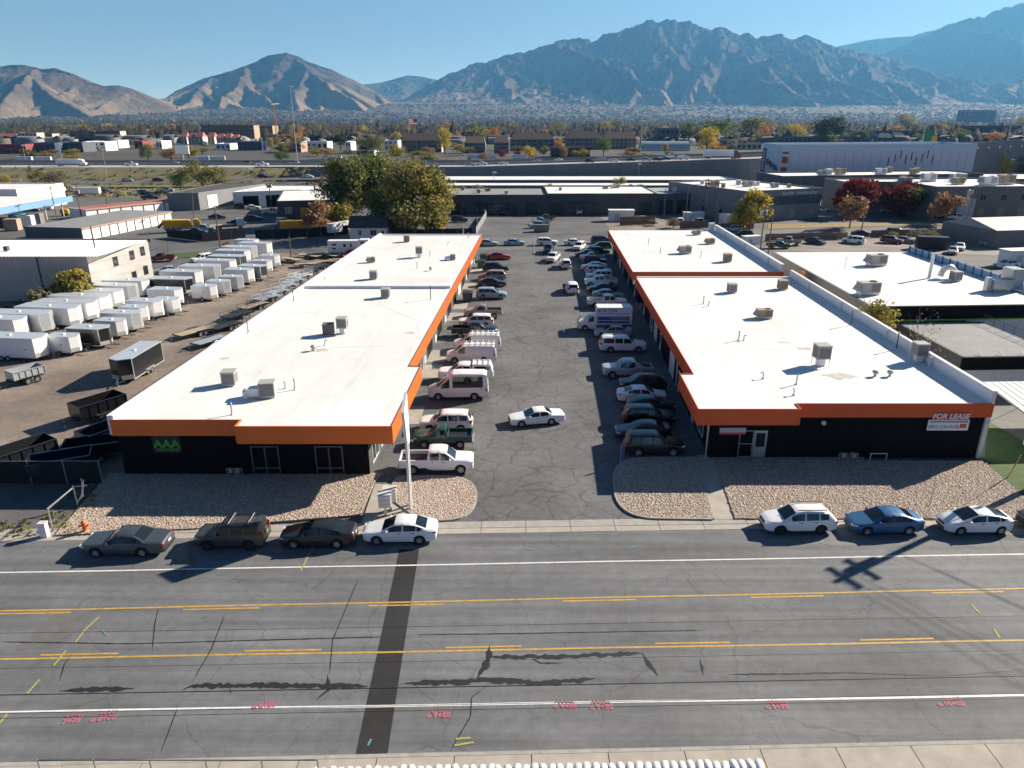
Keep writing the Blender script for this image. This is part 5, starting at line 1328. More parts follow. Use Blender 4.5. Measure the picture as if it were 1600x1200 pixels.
car('sedan', 'maroon', 396, 344, 10, 'dark red car in the side street', YC)
car('pickup', 'white', 425, 335, 20, 'white pickup by the grey workshop wall', YC)
car('pickup', 'white', 419, 316, 240, 'white truck facing the camera in the side street', YC)
car('suv', 'white', 404, 321, 30, 'white SUV ahead of the white truck', YC)
car('pickup', 'white', 448, 308, 240, 'white flat-nosed truck near the white roof beside the cottonwoods', YC)
car('suv', 'black', 378, 326, 20, 'black SUV by the grey warehouse', YC)
car('sedan', 'white', 395, 327, 20, 'white car by the grey warehouse', YC)
car('pickup', 'navy', 305, 368, 10, 'dark pickup beside the black fence at the road bend', YC)
car('pickup', 'silver', 318, 362, 10, 'silver pickup behind the black fence at the road bend', YC)
# ------------------------------------------------------------------ trailers
def trailer_wheels(p, xs, y, r=0.33):
    ty, ri = wheel_meshes(r, .2, False)
    for x in xs:
        for s in (1, -1):
            i = p.part('wheel', ty, loc=(x, s * y, r)); p.part('rim', ri, parent=i)
def tongue(p, x0, w=0.45, L=1.25, z=0.5):
    m = MB()
    for s in (1, -1): m.tube((x0 - .1, s * w, z), (x0 + L, 0, z), 0.05, 4)
    m.box((x0 + L + .06, 0, z), (.2, .1, .09))
    p.part('tongue', m, 'steel_dark')
    p.part('jack', MB().tube((x0 + L * .7, 0, .02), (x0 + L * .7, 0, z + .35), 0.035, 6).box((x0 + L * .7, 0, .03), (.16, .16, .03)), 'galv')
_tr = {}
def enclosed(L, W, H, vn=0.55):
    k = (L, W, H)
    if k in _tr: return _tr[k]
    p = Proto('cargo_trailer'); x1, x0 = L / 2, -L / 2; w = W / 2; z0 = .48; z1 = z0 + H
    foot = [(x0, -w), (x1 - vn, -w), (x1, 0 - w * .12), (x1, w * .12), (x1 - vn, w), (x0, w)]
    b = p.part('body', MB().prism(foot, z0, z1), 'paint_white', paint=True)
    p.part('roof', MB().prism([(q[0] * 1.004, q[1] * 1.012) for q in foot], z1 - .03, z1 + .05), 'trailer_roof')
    t = MB()
    for s in (1, -1):
        t.b2(x0 - .02, x1 - vn, s * w - .02 * s, s * (w + .014), z0 - .06, z0 + .05)
        for x in (x0 + .03, x1 - vn - .03): t.b2(x - .05, x + .05, s * w, s * (w + .012), z0 + .05, z1 - .04)
    p.part('corner_trim', t, 'alu', parent=b)
    for s in (1, -1):                                             # stone guard on the nose
        a, c = Vector((x1 - vn, s * w)), Vector((x1, s * w * .12)); d = (c - a).normalized(); q = Vector((d.y, -d.x)) * (-s)
        q = q if q.dot(Vector((1, s))) > 0 else -q
        m = MB().prism([tuple(a + q * .004), tuple(c + q * .004), tuple(c + q * .016), tuple(a + q * .016)], z0 + .02, z0 + .5); p.part('stone_guard', m, 'alu', parent=b)
    p.part('side_door', MB().b2(x1 - vn - 1.25, x1 - vn - .45, -w - .014, -w, z0 + .12, z1 - .2), 'white_metal', parent=b, paint=True)
    p.part('door_latch', MB().b2(x1 - vn - 1.2, x1 - vn - 1.05, -w - .05, -w - .014, z0 + .9, z0 + 1.0), 'trim_black', parent=b)
    p.part('roof_vent', MB().box((0, 0, z1 + .1), (.36, .36, .12), taper=.8), 'white_metal')
    r = MB()
    for s in (1, -1): r.b2(x0 - .03, x0 - .002, s * (w - .12), s * (w - .01), z0, z1)
    r.b2(x0 - .03, x0 - .002, -w + .1, w - .1, z1 - .2, z1 - .02)
    p.part('rear_frame', r, 'alu', parent=b)
    dual = L > 4.5; cx = -.25
    trailer_wheels(p, (cx - .42, cx + .42) if dual else (cx,), w - .06)
    for s in (1, -1): p.part('fender', MB().b2(cx - (.85 if dual else .45), cx + (.85 if dual else .45), s * (w + .002), s * (w + .17), .68, .74), 'alu')
    p.part('chassis', MB().b2(x0, x1 - vn, -w + .15, w - .15, .36, z0 - .002), 'steel_dark')
    tongue(p, x1 - .15, .5, 1.15, .44)
    _tr[k] = p
    return p
TS = {'S': (3.7, 1.95, 1.85), 'M': (4.9, 2.2, 2.05), 'L': (6.8, 2.4, 2.2), 'X': (8.4, 2.55, 2.25)}
TG = 'cargo trailers parked in rows in the yard'
def trailer(sz, paint, px, py, hd, label, xy=None):
    L = TS[sz][0]; x, y = xy or G(px, py); a = math.radians(hd)
    return enclosed(*TS[sz]).spawn(label, 'trailer', (x - math.cos(a) * L / 2, y - math.sin(a) * L / 2 + (0 if xy else .6), 0.01), a, TG, 'paint_' + paint)
AIS = [('S', 'white', 124, 556, 'small white cargo trailer at the near end of the aisle row'), ('M', 'black', 171, 545, 'black cargo trailer with white roof second in the aisle row'), ('S', 'white', 196, 530, 'white cargo trailer with dark nose beside the black one in the aisle row'), ('M', 'silver', 221, 519, 'silver cargo trailer fourth in the aisle row'),
       ('S', 'white', 231, 507, 'white cargo trailer fifth in the aisle row'), ('M', 'white', 254, 499, 'white cargo trailer sixth in the aisle row'), ('S', 'white', 281, 493, 'small white cargo trailer last before the gap in the aisle row'),
       ('S', 'white', 339, 471, 'white cargo trailer first after the gap in the aisle row'), ('S', 'silver', 360, 463, 'silver cargo trailer second after the gap in the aisle row'), ('S', 'silver', 380, 455, 'silver cargo trailer third after the gap in the aisle row'), ('M', 'white', 397, 445, 'white cargo trailer with a black edge fourth after the gap'), ('M', 'grey', 417, 439, 'cargo trailer with dark grey nose fifth after the gap'), ('S', 'white', 425, 428, 'white cargo trailer sixth after the gap in the aisle row'), ('S', 'white', 437, 419, 'white cargo trailer at the far end of the aisle row')]
for i, (s, pt, px, py, lb) in enumerate(AIS): trailer(s, pt, px, py, -6 - (i % 3) * 2, lb)
BACK = [('X', 'white', 72, 563, 'long white trailer with its wheels in view at the near left'), ('L', 'white', 40, 531, 'white trailer cut by the left frame edge behind the near long one'), ('X', 'silver', 80, 522, 'long silver trailer second from the near end of the back row'), ('X', 'white', 124, 512, 'long white trailer third from the near end of the back row'), ('X', 'white', 151, 503, 'long white trailer fourth from the near end of the back row'),
        ('X', 'white', 171, 493, 'long white trailer fifth from the near end of the back row'), ('L', 'white', 192, 483, 'white trailer sixth from the near end of the back row'), ('L', 'silver', 214, 474, 'silver trailer seventh from the near end of the back row'), ('L', 'white', 234, 465, 'white trailer last before the gap of the back row'),
        ('M', 'white', 285, 479, 'white trailer nearest after the gap of the back row'), ('L', 'black', 301, 462, 'black-sided trailer second after the gap of the back row'), ('L', 'white', 316, 450, 'white trailer third after the gap of the back row'), ('L', 'silver', 345, 440, 'silver trailer fourth after the gap of the back row'), ('L', 'white', 369, 431, 'white trailer fifth after the gap of the back row'),
        ('L', 'grey', 385, 423, 'grey trailer sixth after the gap of the back row'), ('L', 'white', 391, 414, 'white trailer seventh after the gap of the back row'), ('L', 'silver', 402, 407, 'silver trailer eighth after the gap of the back row'), ('L', 'white', 425, 401, 'white trailer farthest but one in the back row'), ('M', 'white', 405, 394, 'white trailer farthest of the back row')]
for i, (s, pt, px, py, lb) in enumerate(BACK): trailer(s, pt, px, py, -5 - (i % 2) * 3, lb)
trailer('L', 'dgrey', 0, 0, 268, 'lone charcoal cargo trailer with white roof beside the orange-trimmed row', (-41.1, 70.2))
# --- open trailers
def dump(L, W, H):
    k = ('d', L, W, H)
    if k in _tr: return _tr[k]
    p = Proto('dump_trailer'); w, z0 = W / 2, .75
    p.part('floor', MB().b2(-L / 2, L / 2, -w, w, z0, z0 + .06), 'paint_black', paint=True)
    for s in (1, -1):
        m = MB().b2(-L / 2, L / 2, s * w, s * (w - .05), z0 + .061, z0 + H)
        for i in range(6): x = lerp(-L / 2 + .05, L / 2 - .05, i / 5); m.b2(x - .05, x + .05, s * w, s * (w + .06), z0, z0 + H)
        m.b2(-L / 2, L / 2, s * (w - .06), s * (w + .08), z0 + H, z0 + H + .08)
        p.part('side_wall', m, 'paint_black', paint=True)
    p.part('front_wall', MB().b2(L / 2 - .05, L / 2, -w + .06, w - .06, z0 + .061, z0 + H + .08), 'paint_black', paint=True)
    p.part('tailgate', MB().b2(-L / 2, -L / 2 + .05, -w + .06, w - .06, z0 + .061, z0 + H + .06), 'paint_black', paint=True)
    trailer_wheels(p, (-.6, .3), w + .02, .36)
    for s in (1, -1): p.part('fender', MB().b2(-1.15, .85, s * (w - .1), s * (w + .2), .76, .82), 'steel_dark')
    p.part('chassis', MB().b2(-L / 2 + .1, L / 2 + .2, -.5, .5, .5, z0 - .003), 'trim_black')
    p.part('marker_strip', MB().b2(-L / 2 + .1, L / 2 - .1, -w - .075, -w - .062, z0 + .05, z0 + .11), 'sign_white')
    tongue(p, L / 2 + .1, .45, 1.3, .55)
    _tr[k] = p
    return p
OG = 'open dump and flat trailers'
def place(p, lab, cat, px, py, hd, paint=None, group=OG, sc=1.0): x, y = G(px, py); return p.spawn(lab, cat, (x, y, .012), math.radians(hd), group, paint, sc)
place(dump(4.3, 2.1, 1.15), 'black dump trailer beside the near corner of the orange-trimmed roof', 'trailer', 158, 653, 236, 'paint_black')
place(dump(4.3, 2.1, 1.0), 'charcoal dump trailer with a white plate behind the black fence', 'trailer', 42, 727, 236, 'paint_dgrey')
place(dump(3.2, 1.7, .8), 'silver dump trailer at the left end of the yard', 'trailer', 44, 597, 238, 'paint_silver')
place(dump(4.3, 2.1, .9), 'blue dump trailer half hidden by the building corner', 'trailer', 172, 693, 240, 'paint_navy')
place(dump(4.3, 2.1, .8), 'black dump trailer against the building wall beyond the fence', 'trailer', 150, 716, 200, 'paint_black')
place(dump(4.3, 2.1, .9), 'dark blue dump trailer just behind the fence gate', 'trailer', 100, 742, 205, 'paint_navy')
def flatbed(L, W, gate, deckm):
    k = ('f', L, W, gate, deckm)
    if k in _tr: return _tr[k]
    p = Proto('flatbed_trailer'); w, z = W / 2, .62
    fr = MB()
    for s in (1, -1): fr.b2(-L / 2, L / 2, s * (w - .06), s * (w + .02), z - .12, z + .03)
    for x in (-L / 2, 0, L / 2): fr.b2(x - .05, x + .05, -w + .06, w - .06, z - .12, z - .02)
    p.part('frame', fr, 'steel_dark', paint=True)
    n = 8; pm = MB().b2(-L / 2 + .06, L / 2 - .06, -(W - .16) / n / 2 + .012, (W - .16) / n / 2 - .012, z - .015, z + .02).mesh('plank', deckm)
    for i in range(n): p.part('plank', pm, loc=(0, -w + .08 + (W - .16) * (i + .5) / n, 0))
    trailer_wheels(p, (-.85, -.05), w + .12, .33)
    for s in (1, -1): p.part('fender', MB().b2(-1.4, .5, s * (w + .03), s * (w + .26), .72, .77), 'steel_dark', paint=True)
    if gate:
        g = MB()
        for s in (1, -1):
            for x in (-L / 2, 0, L / 2): g.tube((x, s * w, z), (x, s * w, z + .45), .03, 4)
            g.tube((-L / 2, s * w, z + .45), (L / 2, s * w, z + .45), .03, 4)
        p.part('side_rail', g, 'steel_dark', paint=True)
        g = MB()
        for i in range(7): y = lerp(-w, w, i / 6); g.tube((-L / 2 - .05, y, z), (-L / 2 - .35, y, z + 1.3), .022, 4)
        for t in (0, .5, 1): g.tube((-L / 2 - .05 - .3 * t, -w, z + 1.3 * t), (-L / 2 - .05 - .3 * t, w, z + 1.3 * t), .025, 4)
        p.part('ramp_gate', g, 'steel_dark', paint=True)
    tongue(p, L / 2, .5, 1.2, .56)
    _tr[k] = p
    return p
UT = [(305, 524, 238, 5.0, 0, 'wood_deck', 'paint_black', 'black car hauler with a pale wood deck nearest the lone charcoal trailer'), (330, 538, 240, 4.4, 0, 'alu', 'paint_black', 'low grey deck trailer close under the roof edge'), (352, 515, 240, 4.2, 1, 'steel_dark', 'paint_black', 'black utility trailer with a mesh gate beside the pale deck one'),
      (372, 497, 240, 4.4, 1, 'steel_dark', 'paint_black', 'black railed trailer third along the roof edge'), (398, 483, 242, 4.6, 1, 'wood_deck', 'paint_black', 'railed trailer with tan deck halfway along the roof edge'), (418, 470, 242, 4.2, 1, 'alu', 'paint_silver', 'silver gate trailer behind the tan railed one'),
      (432, 461, 243, 4.2, 1, 'alu', 'paint_silver', 'second silver rail trailer along the roof edge'), (446, 452, 243, 4.2, 1, 'alu', 'paint_silver', 'third silver rail trailer along the roof edge'), (458, 444, 244, 4.2, 1, 'alu', 'paint_silver', 'fourth silver rail trailer along the roof edge'), (470, 436, 244, 4.0, 1, 'alu', 'paint_white', 'white rail trailer beyond the silver ones'),
      (484, 428, 245, 4.2, 0, 'steel_dark', 'paint_black', 'black trailer beyond the white rail trailer'), (500, 420, 246, 4.2, 0, 'steel_dark', 'paint_black', 'last black trailer near the tan decks'),
      (455, 409, 150, 5.2, 0, 'wood_deck', 'paint_black', 'tan flatbed nearest the far cargo trailers'), (478, 417, 20, 4.2, 0, 'wood_deck', 'paint_black', 'short tan flatbed in front of the tan deck row'), (512, 413, 25, 5.0, 0, 'wood_deck', 'paint_black', 'tan flatbed near the wooden post'), (483, 403, 150, 5.6, 0, 'wood_deck', 'paint_black', 'second tan flatbed of the far deck row'),
      (512, 402, 150, 5.6, 0, 'wood_deck', 'paint_black', 'third tan flatbed of the far deck row'), (531, 410, 20, 5.0, 0, 'wood_deck', 'paint_black', 'tan flatbed beside the red car')]
for px, py, hd, L, gate, dm, pt, lb in UT: place(flatbed(L, 2.0, gate, dm), lb, 'trailer', px, py, hd, pt)
# --- fifth-wheel camper
rv = Proto('camper_trailer')
b = rv.part('body', MB().prism([(-4, -1.2), (3.0, -1.2), (3.0, 1.2), (-4, 1.2)], .8, 3.4).prism([(3.0, -1.2), (5.0, -1.2), (5.0, 1.2), (3.0, 1.2)], 1.8, 3.6), 'white_metal')
for x, z, w_, h_ in ((-3, 2.4, .9, .4), (-3, 1.6, .7, .35), (-.6, 2.1, .6, .6), (.9, 2.0, .35, .8), (3.2, 2.8, .9, .35), (4.2, 2.5, .5, .3)): rv.part('window', MB().b2(x, x + w_, -1.225, -1.2, z, z + h_), 'pane_dark', parent=b)
rv.part('chassis', MB().b2(-4, 3, -1, 1, .5, .8), 'trim_black'); trailer_wheels(rv, (-1.4, -.5), 1.05, .36)
rv.part('leg', MB().tube((3.4, .9, 0), (3.4, .9, 1.8), .06), 'steel_dark'); rv.part('leg', MB().tube((3.4, -.9, 0), (3.4, -.9, 1.8), .06), 'steel_dark')
place(rv, 'white fifth-wheel camper at the back of the yard', 'camper', 543, 399, 4, None, None, .92)
# ------------------------------------------------------------------ fences, sign pylon, street furniture
def fence(label, pts, h, post, panel, step=2.6, rail=True, cat='fence', pm='chain_link', panelm=True):
    t = site('fence', label, cat, pts)
    for a, b in zip(pts, pts[1:]):
        d, q, L = edge_frame(a, b); n = max(1, int(L / step))
        for i in range(n):
            p0 = Vector(a) + d * (L * i / n); p1 = Vector(a) + d * (L * (i + 1) / n)
            part(t, 'post', MB().tube((*p0, 0), (*p0, h + .08), .04, 6), pm)
            if panelm: part(t, 'panel', MB().prism([tuple(p0 + d * .05), tuple(p1 - d * .05), tuple(p1 - d * .05 + q * .02), tuple(p0 + d * .05 + q * .02)], .06, h - .04), panel)
            if rail: part(t, 'rail', MB().tube((*(p0 + d * .045), h), (*(p1 - d * .045), h), .025, 5), pm)
        part(t, 'post', MB().tube((*b, 0), (*b, h + .08), .04, 6), pm)
    return t
fence('chain-link fence with black privacy mesh across the yard front', [G(-60, 757), G(161, 756)], 1.95, 'chain_link', 'privacy_mesh')
gt = site('gate', 'bent galvanised gate frame standing open by the gravel', 'gate', [G(83, 829), G(122, 793)])
a, b_ = G(83, 829), G(122, 793)
for q in (a, b_): part(gt, 'post', MB().tube((*q, 0), (*q, 1.75), .045, 8), 'galv')
part(gt, 'rail', MB().tube((*a, 1.72), (*b_, 1.65), .025).tube((*a, 1.62), (b_[0], b_[1], 1.6), .02), 'galv')
part(gt, 'rail', MB().tube((*b_, 1.68), (b_[0] + .9, b_[1] + .15, 1.7), .03), 'galv')
mm = MB()
for i in range(9): mm.tube((b_[0] + .1 + .06 * i, b_[1], .5 + .05 * i), (b_[0] + .5 + .05 * (i % 4), b_[1] + .3, 1.4 + .1 * i), .014, 4)
part(gt, 'torn_mesh', mm, 'chain_link')
bx = Proto('utility_box'); bx.part('cabinet', MB().box((0, 0, .5), (.45, .4, 1.0)), 'white_metal'); bx.part('lid', MB().box((0, 0, 1.03), (.5, .45, .06)), 'offwhite_wall')
place(bx, 'white utility pedestal at the kerb by the gate post', 'utility box', 71, 838, 5, None, None)
hy = Proto('fire_hydrant')
hy.part('barrel', MB().lathe([(.17, 0), (.17, .06), (.11, .08), (.11, .58), (.15, .6), (.15, .66), (.1, .74), (.03, .8), (0, .8)], 12), 'hydrant_orange', smooth=40)
for s in (1, -1): hy.part('outlet', MB().lathe([(.055, 0), (.055, .1), (.07, .1), (.07, .15), (0, .15)] if s > 0 else [(.055, 0), (.055, -.1), (.07, -.1), (.07, -.15), (0, -.15)], 8, 'x', (s * .1, 0, .45)), 'hydrant_orange')
place(hy, 'orange fire hydrant on the stones behind the grey sedan', 'hydrant', 134, 832, 10, None, None, 1.15)
py_ = G(641, 797)
pyl = thing('sign_pylon', 'tall thin white sign pylon on the stone island', 'sign', (*py_, .1))
PH = 7.4
for dy in (-.0, .55): put('post', MB().box((0, dy, PH / 2), (.16, .16, PH)).mesh('post', 'white_metal'), pyl)
put('panel', MB().add([(.10, -.9, PH + .4), (.10, .75, PH + 1.2), (.10, .95, PH - 2.2), (.10, .55, PH - 2.6), (.10, -.3, PH - 1.9), (-.10, -.9, PH + .4), (-.10, .75, PH + 1.2), (-.10, .95, PH - 2.2), (-.10, .55, PH - 2.6), (-.10, -.3, PH - 1.9)], [(0, 4, 3, 2, 1), (5, 6, 7, 8, 9), (0, 1, 6, 5), (1, 2, 7, 6), (2, 3, 8, 7), (3, 4, 9, 8), (4, 0, 5, 9)]).mesh('panel', 'sign_white'), pyl)
mb_ = Proto('cluster_mailbox'); mb_.part('pedestal', MB().box((0, 0, .35), (.14, .14, .7)), 'galv'); k = mb_.part('cabinet', MB().box((0, 0, 1.1), (.75, .5, .85)).box((0, 0, 1.55), (.82, .57, .05)), 'offwhite_wall')
for i in range(3):
    for j in range(3): mb_.part('door', MB().box((-.24 + .24 * i, -.256, .82 + .27 * j), (.2, .02, .22)), 'galv', parent=k)
place(mb_, 'pale cluster mailbox on the footpath, front one of two', 'mailbox', 603, 806, 4, None, 'mailboxes on the footpath', 1.15)
place(mb_, 'pale cluster mailbox on the footpath, rear one of two', 'mailbox', 611, 797, 4, None, 'mailboxes on the footpath', 1.15)
fl = Proto('feather_sign'); fl.part('pole', MB().tube((0, 0, 0), (0, 0, 1.9), .025), 'galv'); fl.part('banner', MB().box((.14, 0, 1.25), (.28, .03, 1.2)), 'sign_blue'); fl.part('stripe', MB().box((.14, 0, .62), (.28, .032, .1)), 'sign_red')
place(fl, 'small blue and red flag sign at the edge of the shaded island', 'sign', 969, 727, 0, None, None)
gm = Proto('gas_meter'); gm.part('pipe', MB().tube((-.3, 0, 0), (-.3, 0, .7), .03).tube((-.3, 0, .7), (.3, 0, .7), .03).tube((.3, 0, .7), (.3, 0, 0), .03), 'galv'); gm.part('meter', MB().box((0, 0, .55), (.28, .22, .34)), 'galv_dull')
for px, py, lb in ((362, 746, 'gas meter at the foot of the dark wall left of the windows'), (373, 746, 'second gas meter at the dark wall nearest the windows'), (1316, 722, 'gas meter left of two under the dark wall to let'), (1332, 722, 'gas meter right of two under the dark wall to let')): place(gm, lb, 'gas meter', px, py, 0, None, 'gas meters', 1.1)
hr = Proto('pipe_guard'); hr.part('hoop', MB().tube((-.65, 0, 0), (-.65, 0, .75), .035).tube((-.65, 0, .75), (.65, 0, .75), .035).tube((.65, 0, .75), (.65, 0, 0), .035), 'white_metal')
place(hr, 'white hoop guard rail at the dark wall to let', 'guard rail', 1371, 722, 0, None, None)
wlp = Proto('wall_lamp'); wlp.part('bowl', MB().lathe([(0, -.18), (.16, -.14), (.2, 0)], 10, 'y'), 'lamp_clear')
wlp.spawn('round lamp on the dark wall right of the shop door', 'lamp', (25.2, 52.84, 3.15))
# barrier mesh of the near fence and row of sandbags along the near walk
nf = site('fence', 'low chain-link fence along the near walk at the bottom left', 'fence', [G(40, 1215, 1.2), G(520, 1222, 1.2)])
xa, xb, yy = -19.5, -8.0, 22.05
for i in range(6): x = lerp(xa, xb, i / 5); part(nf, 'post', MB().tube((x, yy, 0), (x, yy, 1.42), .035), 'chain_link')
part(nf, 'rail', MB().tube((xa, yy, 1.38), (xb, yy, 1.38), .022), 'steel_dark')
bag = MB().lathe([(0, -.28), (.13, -.25), (.19, -.1), (.19, .1), (.13, .25), (0, .28)], 8, 'x')
bag.v = [(v[0], v[1], v[2] * .5 + .09) for v in bag.v]; bagm = bag.mesh('sandbag', 'bag_white', 50)
n = 52
for i in range(n):
    x = lerp(-8.4, 10.6, i / (n - 1)) + R.uniform(-.04, .04)
    o = put('sandbag', bagm, None, (x, 22.62 + .02 * x + R.uniform(-.05, .05), .128), R.uniform(-.3, .3) + 1.5)
    tag(o, 'white sandbag in the long row along the near walk', 'sandbag', 'row of white sandbags')
# sprayed survey marks
def spray(body, px, py, size, m, rot=0.03):
    if body == 'scrawl':                                       # unreadable first line of each mark
        x, y = G(px, py); m_ = MB(); r = random.Random(px); q = [(x - .45 + .09 * k, y + (.12 if k % 2 else -.1) + r.uniform(-.05, .05)) for k in range(11)]
        for a, b in zip(q, q[1:]): m_.sheet([(a[0] - .03, a[1]), (a[0] + .03, a[1]), (b[0] + .03, b[1]), (b[0] - .03, b[1])], .016)
        return m_.build('sprayed_mark', m, street)
    o = lettering(body, size, (*G(px, py), .016), (0, 0, rot), m, None, 0.0015, bold=.028); o.parent = street; o.name = 'sprayed_mark'
for px, py, b in ((685, 1112, 'scrawl'), (685, 1121, 'o 9+00'), (882, 1098, 'scrawl'), (884, 1107, 'o 9+25'), (938, 1098, 'scrawl'), (940, 1108, 'o 9+30'), (1214, 1098, 'scrawl'), (1216, 1108, 'o 9+75'), (1487, 1093, 'scrawl'), (1488, 1103, 'o 10+00'), (168, 1114, 'scrawl'), (160, 1126, 'o 8+00'), (115, 1118, 'scrawl'), (110, 1130, '7+75'), (412, 1106, 'o 8+50'), (420, 1098, 'scrawl')):
    spray(b, px, py, .38, 'pink_spray', .15 if px < 500 else .03)
for pts, m in (([(118, 1004), (132, 985)], 'lime_spray'), ([(132, 985), (155, 964)], 'lime_spray'), ([(84, 1040), (104, 1016)], 'lime_spray'), ([(42, 1084), (62, 1062)], 'lime_spray'), ([(0, 1130), (12, 1115)], 'lime_spray'), ([(1518, 945), (1532, 960)], 'lime_spray'), ([(1553, 983), (1562, 997)], 'lime_spray'), ([(160, 985), (166, 992)], 'cyan_spray'), ([(575, 1165), (580, 1155)], 'cyan_spray'), ([(500, 832), (470, 892)], 'lime_spray'),
               ([(712, 1155), (735, 1153)], 'lime_spray'), ([(710, 1165), (740, 1160)], 'lime_spray'), ([(395, 1185), (420, 1190)], 'lime_spray'), ([(985, 855), (998, 853)], 'cyan_spray'), ([(1280, 848), (1300, 852)], 'cyan_spray'), ([(820, 857), (838, 860)], 'cyan_spray')):
    a, b_ = Vector(G(*pts[0])), Vector(G(*pts[1])); d = (b_ - a).normalized(); q = Vector((-d.y, d.x)) * .05
    MB().sheet([tuple(a - q), tuple(b_ - q), tuple(b_ + q), tuple(a + q)], .016).build('sprayed_mark', m, street)
# ------------------------------------------------------------------ utility poles and wires
def power_pole(label, px, py, h, arms=1, xfmr=False, lean=0.0, xy=None, rz=0.0, r=.16, group='wooden power poles'):
    x, y = xy or G(px, py)
    t = thing('power_pole', label, 'pole', (x, y, 0), rz, group)
    put('shaft', MB().tube((0, 0, -.05), (lean * h, 0, h), r, 8, r * .7).mesh('shaft', 'pole_wood'), t)
    for k in range(arms):
        z = h - .45 - k * .9
        a = put('crossarm', MB().box((lean * z, 0, z), (.16 if r < .2 else .22, 2.4, .16 if r < .2 else .2)).mesh('crossarm', 'pole_wood'), t)
        for s in (-1.05, -.4, .4, 1.05): put('insulator', MB().tube((lean * z, s, z + .07), (lean * z, s, z + .28), .05, 6).mesh('insulator', 'galv_dull'), a)
    if xfmr:
        for s in (-.45, .45): put('transformer', MB().lathe([(0, 0), (.3, 0), (.34, .1), (.34, .95), (.2, 1.05), (0, 1.1)], 10, 'z', (s, .25, h - 2.0)).mesh('transformer', 'galv_dull', 40), t)
    return t
pp = power_pole('tall power pole standing just right of the frame, casting the long shadow', 0, 0, 13.0, 2, True, 0, (41.0, 48.6), .5, .27)
put('lamp_arm', MB().tube((0, 0, 8.2), (2.6, -.6, 8.8), .05).box((2.9, -.66, 8.8), (.75, .3, .16)).mesh('lamp_arm', 'galv'), pp)
gw = thing('guy_wire', 'steel guy wire with a yellow marker sleeve on the shaded lawn', 'wire', (*G(1574, 747), 0))
g0 = Vector((*G(1574, 747), .05)); g1 = Vector((41.0, 48.6, 10.5))
part(gw, 'strand', MB().tube(g0, g1, .012, 5), 'wire'); part(gw, 'sleeve', MB().tube(g0, g0.lerp(g1, .19), .045, 6), 'yellow_machine')
gw.location = (0, 0, 0)
for ch in gw.children: ch.location = (0, 0, 0)
def wire(label, a, b, sag=.6, r=.014, group='overhead wires'):
    m = MB(); N = 18; prev = None
    for i in range(N + 1):
        t = i / N; p = Vector(a).lerp(Vector(b), t); p.z -= sag * 4 * t * (1 - t)
        if prev is not None: m.tube(prev, p, r, 4, cap=False)
        prev = p
    return tag(m.build('overhead_wire', 'wire'), label, 'wire', group)
NW = [(16.9, 10.0, .014, 'thick overhead wire nearest the lower dark seal on the road'), (16.3, 9.9, .008, 'thin overhead wire just below the thick one'), (15.8, 10.2, .007, 'lowest thin overhead wire over the near lane'), (21.9, 8.2, .007, 'thin overhead wire over the middle turn lane'), (19.6, 8.6, .006, 'faint overhead wire above the lower yellow line')]
for y, z, r, lb in NW: wire(lb, (-60, y - 1.2, z), (60, y + 1.5, z + .3), .2, r)
for i, (dx, z) in enumerate(((0, 12.8), (.5, 12.7), (-.5, 11.9), (.9, 10.2), (-1.0, 9.4))): wire('%s overhead wire of the bundle from the tall pole across the road' % ('highest', 'second highest', 'middle', 'second lowest', 'lowest')[i], (41 + dx, 48.6, z), (58 + dx * 3 + i * 2, 12, z - .5), .5, .016, 'wires from the tall pole')
wire('service wire dropping to the corner under the lease board', (41, 48.6, 9.0), (38.2, 52.7, 3.2), .3, .015)
POLES = [(345, 392, 9.5, 1, False, 'power pole at the bend of the side road'), (304, 352, 9.0, 1, False, 'power pole behind the yellow tanker'), (128, 343, 9, 0, True, 'power pole with lamp among the storage units'), (169, 333, 8.5, 0, False, 'leaning power pole by the red-roofed storage'), (91, 351, 10, 1, False, 'power pole beside the blue dumpsters'), (162, 455, 10.5, 0, False, 'bare power pole at the block building corner'),
         (425, 330, 9, 1, True, 'power pole by the grey workshop'), (682, 369, 8, 0, False, 'dark power pole before the cottonwoods'), (1037, 341, 9, 0, False, 'thin power pole before the grey warehouse end'), (1070, 358, 11, 0, False, 'power pole behind the rear shop roof, left of three'), (1101, 346, 11.5, 2, True, 'power pole with transformer behind the rear shop roof'), (1117, 354, 11.5, 1, False, 'power pole at the wood fence behind the rear shops'),
         (1187, 398, 10, 1, True, 'power pole between rear parapet and neighbour roof'), (1199, 404, 8.5, 0, False, 'second pole between rear parapet and neighbour roof'), (1345, 367, 8.5, 0, False, 'thin pole beside the red maples'), (1502, 371, 12, 1, True, 'leaning pole in the weedy lot before the grey office'), (455, 402, 4.2, 0, False, 'plain wooden post at the back of the yard'), (1385, 312, 6, 0, False, 'thin pole at the second red maple')]
for i, (px, py, h, a, x, lb) in enumerate(POLES): power_pole(lb, px, py, h, a, x, .06 if px in (169, 304) else (.12 if px == 1502 else 0), None, .3, .14)
post = thing('bollard_post', 'white post at the cross street entrance', 'post', (*G(834, 394), 0)); put('shaft', MB().tube((0, 0, 0), (0, 0, 3.4), .09, 8).mesh('shaft', 'white_metal'), post)
for px, py, lb in ((724, 370, 'white gate post by the back lot'), (758, 342, 'white sign post at the back lot fence'), (746, 356, 'white panel post at the back lot fence')):
    t = thing('gate_post', lb, 'post', (*G(px, py), 0), 0, 'posts at the back lot'); put('shaft', MB().box((0, 0, 1.3), (.3, .2, 2.6)).mesh('shaft', 'white_metal'), t)
